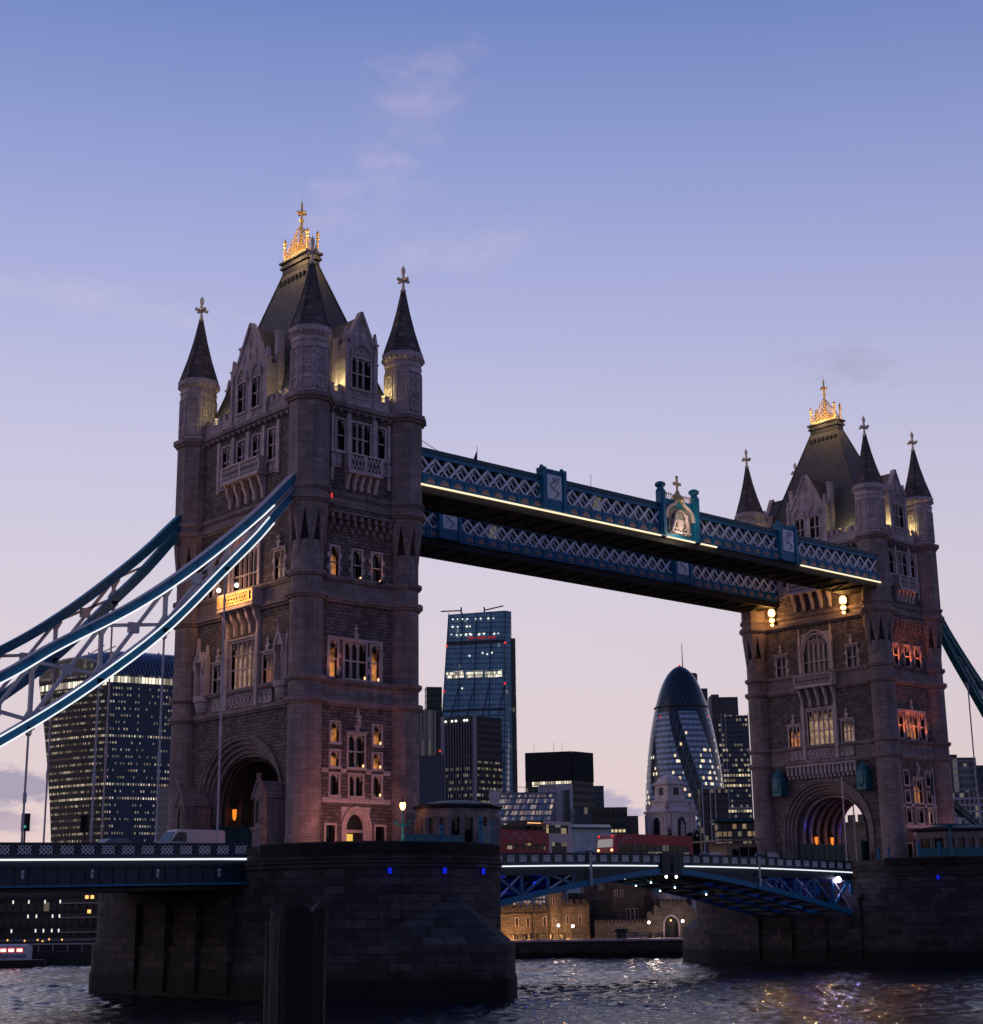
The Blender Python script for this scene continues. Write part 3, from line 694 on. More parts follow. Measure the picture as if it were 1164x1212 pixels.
    for i, hl in enumerate(E_):
        if i == 10: continue
        a, b, z0, z1 = hl; wd = b-a
        wn_ = window(root, T, a, b, z0, z1, 3 if wd > 1.9 else (2 if wd > 1.2 else 1), (.5,) if z1-z0 > 2 else (), i not in (8, 9), pE[i][1 if far else 0], trim=.17, quoins=(i in (14, 15, 16, 11, 13)), hood=i in (12, 3), finial=i in (3, 12))
        if not far and i in (3, 5, 6, 7, 12, 13, 15, 16):
            sl_ = MB(); sl_.T = T; sl_.ball((b-.08, .02, z0+.16), .075, 0, 6, 1.8); sl_.build('sill_lamp', 'silllamp', wn_)
    bn = MB(); bn.T = T
    for z0, z1 in ((11.92, 12.18), (14.2, 14.58)):
        for a, b in ((-3.6, -2.95), (-1.65, -1.12), (.97, 1.5), (2.78, 3.55)): bn.box(a, b, 0, .1, z0, z1)
        if z0 < 12: bn.box(-3.6, 3.55, 0, .13, 11.8, 12.15)
    bn.build('stone_band', 'pale2', root)
    dr = MB(); dr.T = T
    for i in range(3):
        a = pointed(-1.5+.22*i, 1.4-.22*i, 9.7, 11.45-.22*i, 8)
        a = [(-1.5+.22*i, ROAD)]+a+[(1.4-.22*i, ROAD)]
        for j in range(len(a)-1): dr.bar((a[j][0], .1-.12*i, a[j][1]), (a[j+1][0], .1-.12*i, a[j+1][1]), .24, .22)
    a = pointed(-1.5, 1.4, 9.7, 11.45, 8); h = len(a)//2
    dr.extr([(-1.55, 11.5)]+a[:h+1], -.3, .02); dr.extr([(1.45, 11.5)]+a[h:][::-1], -.3, .02)
    dr.box(-1.1, 1.0, -.3, -.1, 9.4, 9.65); dr.box(-1.5, 1.4, -.5, -.35, ROAD, 11.4, 1)
    do = dr.build('doorway', ['pale2', 'iron'], root)
    pb = MB(); pb.T = T; pb.box(-.75 if not far else .2, -.1 if not far else .8, -.34, -.3, 8.0, 9.3)
    pb.build('door_glass', M['paneorange'] if far else glow('door_light', (1, .6, .12), .9), do)
    balcony(root, T, 1.75, 40.3, 41.75, .8, 38.5, nb=2, c0=.15)
    for q in (-2.6, 2.85): frieze(root, T, q-.55, q+.55, 40.4, 41.7)
    se = MB(); se.T = T
    for q in (-1.3, 1.55): shaft(T, q, .2, .3, 40.4, 45.4)
    for q in (-3.0, 3.2): shaft(T, q, .13, .2, 39.2, 45.2)
    for q in (-3.15, 2.5): shaft(T, q, .1, .16, 22, 25.6)
    se.box(-3.2, 2.6, 0, .18, 25.42, 25.58); se.build('hood_mould', 'pale2', root); se = MB(); se.T = T
    se.box(-.15, .15, 0, .35, 18.3, 18.9); se.box(-.3, .3, 0, .25, 18.9, 19.1); se.extr([(-.15, 19.1), (.15, 19.1), (0, 19.8)], 0, .22)
    se.build('carved_finial', 'pale2', root)
    ct = MB(); ct.T = T
    for r in range(3):
        for i in range(9): q = -3.1+i*6.2/8+(.2 if r % 2 else 0); ct.box(q-.17, q+.17, 0, .2+.16*r, 34.75+.5*r, 35.2+.5*r)
    ct.box(-3.5, 3.5, 0, .55, 36.25, 36.5)
    ct.build('corbel_table', 'ashlar', root)
    # --- parapets, dormers, roof
    for k in 'SENW': parapet(root, k, 3.0 if k in 'SN' else 1.8)
    for k in 'SN': dormer(root, k, 2.8, 51.3, 55.7, [(-1.85, -.45, 47.4, 50.2), (.45, 1.85, 47.4, 50.2)], 0, 0, 'glass')
    for k in 'EW': dormer(root, k, 1.6, 52.1, 55.25, [(-1.0, 1.05, 48.0, 50.8)], 0, 0, 'glass')
    rf = MB()
    R0, R1 = (4.75, 8.6, 46.4), (.6, 2.05, 62.4)
    rf.hull8([(-R0[0], -R0[1], R0[2]), (R0[0], -R0[1], R0[2]), (R0[0], R0[1], R0[2]), (-R0[0], R0[1], R0[2])], [(-R1[0], -R1[1], R1[2]), (R1[0], -R1[1], R1[2]), (R1[0], R1[1], R1[2]), (-R1[0], R1[1], R1[2])], 0)
    rf.box(-.66, .66, -2.12, 2.12, 62.3, 62.9, 1); rf.box(-.82, .82, -2.3, 2.3, 62.9, 63.15, 1); rf.box(-.72, .72, -2.2, 2.2, 63.15, 63.45, 1); rf.box(-.9, .9, -2.4, 2.4, 63.45, 63.65, 1)
    for sx in (-1, 1):
        for i in range(7):
            q = -1.9+i*.63; zz = 61.2; xx = sx*(R1[0]+(R0[0]-R1[0])*(62.4-zz)/(62.4-46.4)); rf.box(xx-.16, xx+.16, q-.14, q+.14, zz-.1, zz+.35, 1)
        for sy in (-1, 1): rf.tube([(sx*R0[0], sy*R0[1], R0[2]), (sx*R1[0], sy*R1[1], R1[2])], .09, 5, 1)
    ro = rf.build('roof', ['slate', 'curb'], root)
    g = MB()                     # gilded cresting on the ridge
    for sx in (-.6, .6):
        g.box(sx-.05, sx+.05, -1.9, 1.9, 63.65, 63.95)
        for i in range(13):
            q = -1.75+i*3.5/12; hgt = .45+2.4*max(0, 1-abs(q)/1.9)
            g.tube([(sx, q, 63.9), (sx*.5, q*.9, 63.9+hgt)], .042, 4); g.ball((sx*.5, q*.9, 63.9+hgt+.06), .085, 0, 5)
            if i < 12:
                g.bar((sx, q, 63.95), (sx*.75, q+.29, 63.9+hgt*.55), .04, .07); g.bar((sx, q+.29, 63.95), (sx*.75, q, 63.9+hgt*.55), .04, .07)
        g.bar((sx, -1.8, 64.2), (sx*.5, -.1, 66.7), .06, .1); g.bar((sx, 1.8, 64.2), (sx*.5, .1, 66.7), .06, .1)
        for sy in (-1, 1):
            g.tube([(sx, sy*1.85, 63.6), (sx, sy*1.85, 65.1)], .12, 6); g.lathe([(.1, 65.0), (.2, 65.2), (.1, 65.4), (.22, 65.62), (.12, 65.85), (.02, 66.1)], 6, (sx, sy*1.85))
    g.lathe([(.2, 63.6), (.16, 66.4), (.13, 67.4), (.3, 67.55), (.12, 67.7), (.1, 68.2)], 8, (0, 0))
    for a in range(4): g.bar((0, 0, 68.3), (cos(a*pi/2)*.42, sin(a*pi/2)*.42, 68.35), .18, .2, 0, side=(0, 0, 1)); g.ball((cos(a*pi/2)*.46, sin(a*pi/2)*.46, 68.35), .13, 0, 6)
    g.lathe([(.1, 68.2), (.15, 68.6), (.1, 68.9), (.14, 69.2), (.03, 69.5), (.015, 70.2)], 6, (0, 0))
    g.build('cresting', 'gold', ro)
    # --- the tower's own lamps
    for sx in (-1, 1):
        for sy in (-1, 1):
            lamp('roof_uplight', (sx*5.05, sy*5.6, 48.35), 55, (.95, .86, .34), root, .12); lamp('roof_uplight', (sx*2.6, sy*9.3, 48.3), 85, (.95, .86, .34), root, .12)
    [lamp('cresting_light', p_, 270, (1, .64, .28), root, .2) for p_ in ((-2.6, 1.4, 64.2), (-2.6, -1.6, 64.2), (.8, -4.3, 64.4))]
    return root
towerN = tower(0, 'nearest gothic stone bridge tower with a gold lit balcony and white lit chains', False)
towerF = tower(D, 'farther gothic stone bridge tower with orange lit side wall and teal shield lanterns', True)
# ------------------------------------------------------------------ piers
def pier(X0, label, far):
    root = thing('bridge_pier', label, 'pier', (X0, 0, 0), 0, 'river piers under the bridge towers')
    HW = 10.65
    def plan(tip, ys, pw, hw=HW, n=12):
        """half-plan towards -y: straight to ys, then an end of length tip-ys; pw 2 = round, near 1.3 = pointed"""
        L = []
        for i in range(n+1):
            t = i/n*pi/2
            L.append((hw*abs(cos(t))**(2/pw), -(ys+(tip-ys)*abs(sin(t))**(2/pw))))
        return L
    def ring(tip, ys, pw, z, hw=HW):
        a = plan(tip, ys, pw, hw); q = [(x, y) for x, y in a]+[(-x, y) for x, y in a[::-1][1:]]
        q += [(x, -y) for x, y in [(-x, y) for x, y in a]]+[(x, -y) for x, y in a[::-1][1:]]
        return [(x, y, z) for x, y in q]
    mb = MB()
    mb.loft([ring(22, 11.4, 2, -7), ring(22, 11.4, 2, 6.35)], 0, uvs=True, cap=False)
    mb.loft([ring(27.8, 14.0, 1.24, -7, 10.8), ring(27.8, 14.0, 1.24, .5, 10.8)], 0, uvs=True, cap=False)
    # hipped caps of the two cutwaters, running up into the round wall
    mb.loft([ring(27.8-1.3*q, 14.0, 1.24, .5+.8*q, 10.8-q) for q in (0, .5, 1, 2, 3, 4, 5, 6)], 0, uvs=True, cap=False)
    mb.loft([ring(27.95, 14.0, 1.24, -7, 10.95), ring(27.95, 14.0, 1.24, -1.9, 10.95), ring(27.8, 14.0, 1.24, -1.6, 10.8)], 0, uvs=True, cap=False)
    for z, h, pr in ((6.3, .22, .16), (6.62, .2, .26), (6.95, .16, .12)):
        mb.loft([ring(22+pr, 11.4, 2, z, HW+pr), ring(22+pr, 11.4, 2, z+h, HW+pr)], 0, uvs=True)
    mb.loft([ring(22, 11.4, 2, 6.35), ring(22, 11.4, 2, 8.0)], 0, uvs=True, cap=False)
    # parapet wall and its coping, leaving the roadway open
    a = [p for p in ring(22, 11.4, 2, 8.0)]; n = len(a)
    for half in (0, 1):
        pts = [p for p in a if (p[1] < -9.6) == (half == 0) and abs(p[1]) > 9.6]
        pts.sort(key=lambda p: atan2(p[0], -p[1]*(1 if half == 0 else -1)))
        for i in range(len(pts)-1):
            p, q = Vector(pts[i]), Vector(pts[i+1]); d = Vector((p.x, p.y*.6, 0)).normalized()*.5; d2 = Vector((q.x, q.y*.6, 0)).normalized()*.5; o1 = d*.1; o2 = d2*.1
            mb.hull8([p-d-Vector((0, 0, .9)), q-d2-Vector((0, 0, .9)), q-Vector((0, 0, .9)), p-Vector((0, 0, .9))], [p-d, q-d2, q, p], 0)
            mb.hull8([p-d, q-d2, q+o2, p+o1], [p-d+Vector((0, 0, .2)), q-d2+Vector((0, 0, .2)), q+o2+Vector((0, 0, .2)), p+o1+Vector((0, 0, .2))], 0)
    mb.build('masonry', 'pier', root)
    pv = MB(); r = ring(21.4, 11.3, 2, ROAD+.02, 10.0); pv.add(r, [tuple(range(len(r)))]); pv.build('paving', 'pave', root)
    # recess under the deck: bearing shelf and pilasters on both long sides
    for sx in (-1, 1):
        rc = MB()
        for yy in (-7.2, -2.4, 2.4, 7.2): rc.box(min(sx*10.6, sx*11.15), max(sx*10.6, sx*11.15), yy-.8, yy+.8, -3, 4.0)
        rc.box(min(sx*10.6, sx*11.25), max(sx*10.6, sx*11.25), -8.4, 8.4, 4.0, 4.35)
        rc.build('bearing_shelf', 'pier', root)
    return root
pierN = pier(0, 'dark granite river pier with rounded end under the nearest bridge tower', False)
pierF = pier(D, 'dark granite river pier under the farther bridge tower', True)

# ------------------------------------------------------------------ high walkways
def walkway(label, sg):
    root = thing('high_walkway', label, 'walkway', (0, sg*7.8, 0), 0, 'high level walkways between the towers')
    x0, x1 = 4.9, 77.6
    mb = MB()
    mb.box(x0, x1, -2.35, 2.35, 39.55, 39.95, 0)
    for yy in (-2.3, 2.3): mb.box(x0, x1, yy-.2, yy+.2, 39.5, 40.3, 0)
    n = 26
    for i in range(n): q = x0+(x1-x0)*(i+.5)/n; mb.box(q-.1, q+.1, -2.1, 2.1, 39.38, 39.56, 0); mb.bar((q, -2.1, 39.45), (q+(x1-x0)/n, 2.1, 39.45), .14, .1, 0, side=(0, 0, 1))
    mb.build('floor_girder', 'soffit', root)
    ch = MB()
    for yy in (-2.45, 2.45):
        s = -1 if yy < 0 else 1
        ch.box(x0, x1, yy-.22, yy+.22, 42.88, 43.25, 0); ch.box(x0, x1, yy-.3, yy+.3, 43.25, 43.62, 1); ch.box(x0, x1, yy-.16, yy+.16, 41.12, 41.34, 0)
        ch.box(x0, x1, yy-.12, yy+.12, 40.3, 41.15, 0)
        nb = 44
        for i in range(nb+1): q = x0+(x1-x0)*i/nb; ch.box(q-.1, q+.1, min(yy, yy+s*.22), max(yy, yy+s*.22), 40.3, 41.2, 0)
        ch.box(x0, x1, yy-.2, yy+.2, 40.22, 40.38, 0)
    ch.box(x0, x1, -2.5, 2.5, 43.55, 43.75, 1)
    ch.build('chord', ['blue', 'tealdark'], root)
    gl = MB(); gl.box(x0, x1, -2.0, 2.0, 41.2, 43.2); gl.build('glazing', M['walkglass'], root)
    for yy in (-2.45, 2.45):
        s = -1 if yy < 0 else 1; lt = MB(); nb = 46
        for i in range(nb):
            a = x0+(x1-x0)*i/nb; b = x0+(x1-x0)*(i+1)/nb
            lt.bar((a, yy+s*.1, 41.3), (b, yy+s*.1, 42.92), .07, .23); lt.bar((b, yy+s*.0, 41.3), (a, yy+s*.0, 42.92), .07, .23)
            m = (a+b)/2; lt.bar((m, yy-s*.2, 41.3), (b+.4, yy-s*.2, 42.92), .05, .13); lt.bar((m, yy-s*.2, 41.3), (a-.4, yy-s*.2, 42.92), .05, .13)
        lt.build('lattice', 'lilac', root)
        nb = 44; first = None
        for i in range(nb):
            if first: q_ = first.copy(); COL.objects.link(q_); q_.parent = root; q_.location.x = (x1-x0)*i/nb; continue
            fan = MB(); c = x0+(x1-x0)*(i+.5)/nb; w_ = .5
            pts = [(c+w_*cos(pi*k/8), 40.5+.5*sin(pi*k/8)) for k in range(9)]
            fan.extr(pts, min(yy+s*.1, yy+s*.2), max(yy+s*.1, yy+s*.2))
            for k in (2, 4, 6): fan.ball((c+.36*cos(pi*k/8), yy+s*.2, 40.5+.34*sin(pi*k/8)), .09, 0, 5)
            first = fan.build('fan_ornament', 'pinkpanel', root)
    ln = MB()
    if sg < 0:
        for a, b in ((5.5, 37.9), (38.7, 43.1), (44.0, 46.6), (61.0, 76.6)): ln = MB(); ln.box(a, b, -2.84, -2.72, 40.08, 40.23); ln.build('light_strip', 'ledwarm', root)
    # panelled boxes on the parapet
    for bx in (22.6, 58.75):
        for yy in (-2.6, 2.6):
            pb = MB()
            pb.box(bx-1.5, bx+1.5, yy-.35, yy+.35, 40.3, 44.1); pb.box(bx-1.65, bx+1.65, yy-.42, yy+.42, 44.1, 44.32)
            for q in (-1.35, 1.35): pb.box(bx+q-.2, bx+q+.2, yy-.5, yy+.5, 40.3, 44.45); pb.ball((bx+q, yy, 44.55), .22, 0, 6)
            for s in (-1, 1):
                pb.box(bx-.95, bx+.95, yy+s*.35-.03, yy+s*.35+.03, 41.4, 43.8, 1)
                pb.tube([(bx+.55*sin(k*.9), yy+s*.4, 41.6+k*.22) for k in range(10)], .09, 4, 2); pb.bar((bx-.6, yy+s*.4, 42.0), (bx+.6, yy+s*.4, 43.3), .06, .1, 2); pb.ball((bx, yy+s*.4, 43.4), .25, 2, 6)
            pb.build('panel_box', ['blue', 'lilac', 'steelpale'], root)
    if sg < 0:      # centre bay: posts, ogee frame and carved shield panel
        cb = MB(); c = 40.85; y = -2.6
        for q in (-2.62, 2.62):
            cb.box(c+q-.36, c+q+.36, y-.4, y+.35, 40.1, 45.0); cb.box(c+q-.16, c+q+.16, y-.5, y-.4, 40.3, 44.8)
            cb.lathe([(.42, 44.9), (.5, 45.05), (.36, 45.2), (.36, 45.35), (.58, 45.55), (.6, 45.75), (.3, 45.95)], 8, (c+q, y), 0, pi/8)
        cb.box(c-2.3, c+2.3, y-.1, y+.3, 40.3, 44.3)
        post = cb.build('centre_frame', 'blue', root)
        pn = MB(); pn.box(c-1.75, c+1.75, y-.2, y-.1, 40.6, 43.4)
        pn.build('crest_panel', M['crestback'], root)
        sc_ = MB(); rnd = random.Random(4)
        sc_.extr([(c-.42, 42.2), (c-.42, 41.5), (c, 41.0), (c+.42, 41.5), (c+.42, 42.2)], y-.36, y-.2)     # plain shield between two supporters
        for s in (-1, 1):
            sc_.tube([(c+s*1.35, y-.28, 40.8), (c+s*1.15, y-.3, 41.4), (c+s*.95, y-.32, 42.0), (c+s*.8, y-.34, 42.5)], .2, 6, 0, rr=[.12, .2, .24, .12])
            sc_.ball((c+s*.82, y-.36, 42.62), .2, 0, 6); sc_.tube([(c+s*.95, y-.34, 42.0), (c+s*.5, y-.36, 42.0)], .09, 5); sc_.tube([(c+s*1.1, y-.34, 41.4), (c+s*.55, y-.36, 41.2)], .09, 5); sc_.tube([(c+s*1.3, y-.3, 41.2), (c+s*1.6, y-.3, 41.8), (c+s*1.35, y-.3, 42.3)], .07, 5)
        for k in range(9): a = pi*k/8; sc_.ball((c+.7*cos(a), y-.3, 42.6+.55*sin(a)), .13, 0, 5)
        for k in range(14): sc_.ball((c-1.5+3.0*k/13, y-.28, 40.78+.08*(k % 2)), .15, 0, 5)
        sc_.build('carving', 'pale2', root)
        og = MB()
        pts = [(-2.1, 42.2), (-2.0, 43.0), (-1.5, 43.5), (-.8, 43.8), (-.3, 44.3), (0, 44.9)]
        for s in (-1, 1):
            P_ = [(c+s*x, y-.24, z) for x, z in pts]
            for i in range(len(P_)-1): og.bar(P_[i], P_[i+1], .22, .3)
        og.build('ogee_arch', 'pale2', root)
        cr = MB()
        for s in (-1, 1):
            for k in range(4): q = c+s*(1.0+.34*k); cr.lathe([(.05, 44.3), (.05, 44.75), (.12, 44.85), (.03, 45.05)], 5, (q, y)); 
        cr.lathe([(.75, 44.2), (.62, 44.7), (.3, 45.0), (.14, 45.25), (.1, 45.6)], 8, (c, y)); cr.ball((c-.45, y, 44.75), .28, 0, 6); cr.ball((c+.45, y, 44.75), .28, 0, 6); cr.ball((c, y, 45.2), .26, 0, 6)
        cr.box(c-.09, c+.09, y-.09, y+.09, 45.4, 47.0); cr.box(c-.45, c+.45, y-.1, y+.1, 46.0, 46.3); cr.ball((c, y, 46.9), .17, 0, 6); cr.ball((c-.45, y, 46.15), .17, 0, 6); cr.ball((c+.45, y, 46.15), .17, 0, 6)
        cr.build('gilded_crest', 'gold', root)
        lamp('crest_light', (c-.6, y-1.3, 40.5), 110, (1, .85, .6), root, .1); lamp('crest_light', (c+.9, y-1.5, 42.8), 80, (1, .8, .5), root, .1)
    ms = MB()
    for q, hh in ((13.5, 1.5), (28.6, 1.5)):
        ms.tube([(q, sg*2, 43.6), (q+.05, sg*2, 43.7+hh)], .035, 4); 
    if sg < 0: ms.extr([(13.0, 43.7), (13.5, 43.7), (13.52, 44.8)], -2.05, -1.95); ms.tube([(5.2, -1.8, 45.2), (9.8, -1.8, 43.7)], .03, 4); ms.tube([(5.2, -2.2, 44.9), (9, -2.2, 43.7)], .03, 4); ms.ball((5.3, -1.9, 45.2), .2, 0, 6)
    ms.build('mast', 'iron', root)
    return root
M['walkglass'] = facade('walkway_glazing', (.03, .04, .07), (.05, .055, .08), 1.2, 2.4, .06, .05, .035, (1, .8, .45), .8, .9)
M['crestback'] = plain('crest_background', (.14, .12, .12), .5, 0, .4, 5)
walkway('high level walkway nearer the viewer with warm light strip, carved centre panel and gilded cross', -1)
walkway('high level walkway behind, seen below the lit one, with unlit blue panels', 1)

# ------------------------------------------------------------------ suspension chains
TOP = [(-4.6, 40.6), (-6.5, 39.2), (-9.8, 35.75), (-13.5, 32.36), (-17.4, 29.1), (-21.5, 26.15), (-27.8, 22.4), (-31.5, 19.95), (-40, 15.6), (-50, 11.7), (-60, 9.4), (-72, 8.9)]
BOT = [(-4.6, 39.6), (-7.4, 36.6), (-10.2, 33.2), (-13.2, 30.05), (-18.7, 24.34), (-24.05, 19.99), (-29.24, 16.35), (-34.6, 13.2), (-42, 10.2), (-50, 8.8), (-60, 8.4), (-72, 8.6)]
def interp(P, x):
    for i in range(len(P)-1):
        if P[i+1][0] <= x <= P[i][0]:
            t = (x-P[i][0])/(P[i+1][0]-P[i][0]); a = P[max(i-1, 0)]; b = P[min(i+2, len(P)-1)]
            m0 = (P[i+1][1]-a[1])/(P[i+1][0]-a[0]); m1 = (b[1]-P[i][1])/(b[0]-P[i][0]); h = P[i+1][0]-P[i][0]
            return (2*t**3-3*t*t+1)*P[i][1]+(t**3-2*t*t+t)*h*m0+(-2*t**3+3*t*t)*P[i+1][1]+(t**3-t*t)*h*m1
    return P[-1][1]
def sweep(mb, pts, lo, hi, y0, y1, mat=0):
    """rectangular section swept along x,z points; lo..hi measured square to the curve"""
    rings = []
    for i, (x, z) in enumerate(pts):
        a, b = pts[max(i-1, 0)], pts[min(i+1, len(pts)-1)]; dx_, dz_ = b[0]-a[0], b[1]-a[1]; L = sqrt(dx_*dx_+dz_*dz_); nx, nz = dz_/L, -dx_/L
        if nz < 0: nx, nz = -nx, -nz
        rings.append([(x+nx*lo, y0, z+nz*lo), (x+nx*lo, y1, z+nz*lo), (x+nx*hi, y1, z+nz*hi), (x+nx*hi, y0, z+nz*hi)])
    mb.loft(rings, mat)
def chain(label, y, mir, led, paint, xend=-72.0):
    root = thing('suspension_chain', label, 'suspension chain', (D if mir else 0, y, 0), pi if mir else 0, 'suspension chains of the side spans')
    N = 60; xs = [-4.6+(xend+4.6)*i/N for i in range(N+1)]
    T_ = [(x, interp(TOP, x)-.30) for x in xs]; B_ = [(x, interp(BOT, x)+.1) for x in xs]
    so_ = (-1 if y < 0 else 1)*(-1 if mir else 1)         # outer side in local y
    for nm, P_ in (('upper_chord', T_), ('lower_chord', B_)):
        mb = MB(); sweep(mb, P_, -.30, .30, -.34, .34, 0); sweep(mb, P_, .30, .40, -.44, .44, 1); sweep(mb, P_, -.36, -.28, -.44, .44, 1)
        for i in range(2, N, 2):
            x, z = P_[i]; mb.box(x-.09, x+.09, -.42, .42, z-.2, z+.2, 0); mb.box(x-.28, x+.28, -.37, .37, z-.16, z+.16, 0)
        o = mb.build(nm, [paint[0], paint[1]], root)
        if led:
            l = MB(); k = [p for p in P_ if p[0] < -8.3]; s0, s1 = (so_*.44, so_*.53); s0, s1 = min(s0, s1), max(s0, s1)
            if nm == 'upper_chord': sweep(l, k, -.38, -.27, s0, s1)
            else: sweep(l, k, .27, .36, s0, s1); l.build('light_strip', 'led', o); l = MB(); sweep(l, k, -.38, -.28, s0, s1)
            l.build('light_strip', 'led', o)
    pp = [-13.14-5.36*i for i in range(10)]
    wb = MB()
    for i, x in enumerate(pp):
        zt, zb = interp(TOP, x)-.5, interp(BOT, x)+.35
        if zt-zb > .4:
            wb.bar((x, 0, zb), (x, 0, zt), .34, .26)
        x2 = pp[i+1] if i+1 < len(pp) else x-5.36
        zt2, zb2 = interp(TOP, x2)-.5, interp(BOT, x2)+.35
        if zt2-zb2 > .6:
            wb.bar((x, 0, zb), (x2, 0, zt2), .3, .24); wb.bar((x, 0, zt), (x2, 0, zb2), .3, .24)
            c = ((x+x2)/2, 0, (zt+zb+zt2+zb2)/4); wb.box(c[0]-.42, c[0]+.42, -.19, .19, c[2]-.4, c[2]+.4)
        if zt-zb > .8:
            for zq in (zt, zb): wb.extr([(x-.55, zq), (x, zq+.05), (x+.55, zq), (x+.15, zq+(.7 if zq == zb else -.7)), (x-.15, zq+(.7 if zq == zb else -.7))], -.16, .16)
    x = -13.14; wb.bar((x+3.4, 0, interp(BOT, x+3.4)+.3), (x, 0, interp(TOP, x)-.5), .26, .2)
    wb.build('bracing', 'steelpale', root)
    for x in pp:
        if x < xend+14: continue
        h = MB(); zb = interp(BOT, x)-.1
        h.tube([(x, 0, zb), (x-.02, 0, 7.4)], .085, 8); h.box(x-.3, x+.3, -.34, .34, zb-.25, zb+.12); h.ball((x, 0, zb-.5), .24, 0, 8); h.lathe([(.14, zb*.42+4.0), (.14, zb*.42+4.7)], 8, (x, 0))
        for s in (-1, 1): h.tube([(x+s*.3, 0, zb-.2), (x, 0, zb-.6)], .06, 5)
        h.build('hanger_rod', 'steelpale', root)
    return root
chain('near blue suspension chain outlined by white light strips, left of the nearest tower', -TY, False, True, ('blue', 'steelpale'))
chain('far dark blue suspension chain behind the white lit one', TY, False, False, ('navy2', 'blue')) if False else None
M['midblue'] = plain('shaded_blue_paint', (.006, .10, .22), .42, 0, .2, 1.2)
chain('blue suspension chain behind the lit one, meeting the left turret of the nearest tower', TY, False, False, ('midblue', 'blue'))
chain('teal suspension chain dropping from the right of the farther tower at the frame edge', -TY, True, False, ('teal', 'teal'))
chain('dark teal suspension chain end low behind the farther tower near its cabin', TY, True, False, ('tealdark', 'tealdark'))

# ------------------------------------------------------------------ decks
def lattice_parapet(mb, x0, x1, y, sg, zf, pitch=1.64, slope=True):
    """cast iron parapet: 0 dark frame, 1 pale pierced panel"""
    n = max(1, round((x1-x0)/pitch)); w_ = (x1-x0)/n
    for i in range(n):
        a = x0+w_*i; b = a+w_; z0, z1 = zf(a), zf(b); zm = (z0+z1)/2
        P_ = lambda xa, xb, za, zb, d0, d1, m: mb.hull8([(xa, y+d0, z0+(z1-z0)*(xa-a)/w_+za), (xb, y+d0, z0+(z1-z0)*(xb-a)/w_+za), (xb, y+d1, z0+(z1-z0)*(xb-a)/w_+za), (xa, y+d1, z0+(z1-z0)*(xa-a)/w_+za)],
                                       [(xa, y+d0, z0+(z1-z0)*(xa-a)/w_+zb), (xb, y+d0, z0+(z1-z0)*(xb-a)/w_+zb), (xb, y+d1, z0+(z1-z0)*(xb-a)/w_+zb), (xa, y+d1, z0+(z1-z0)*(xa-a)/w_+zb)], m)
        P_(a, b, .0, .28, -.12, .12, 0); P_(a, b, .95, 1.12, -.16, .16, 0); P_(a, a+.52, .28, .95, -.1, .1, 0); P_(a+.52, b, .28, .95, -.03, .03, 0)
        c0, c1 = a+.56, b-.04; nn = 3; h0, h1 = zm+.3, zm+.93; s = sg*.07
        for k in range(nn):
            q0 = c0+(c1-c0)*k/nn; q1 = c0+(c1-c0)*(k+1)/nn; hm = (h0+h1)/2
            for ha, hb in ((h0, hm), (hm, h1)):
                mb.bar((q0, y+s, ha), (q1, y+s, hb), .05, .06, 1); mb.bar((q1, y+s, ha), (q0, y+s, hb), .05, .06, 1)
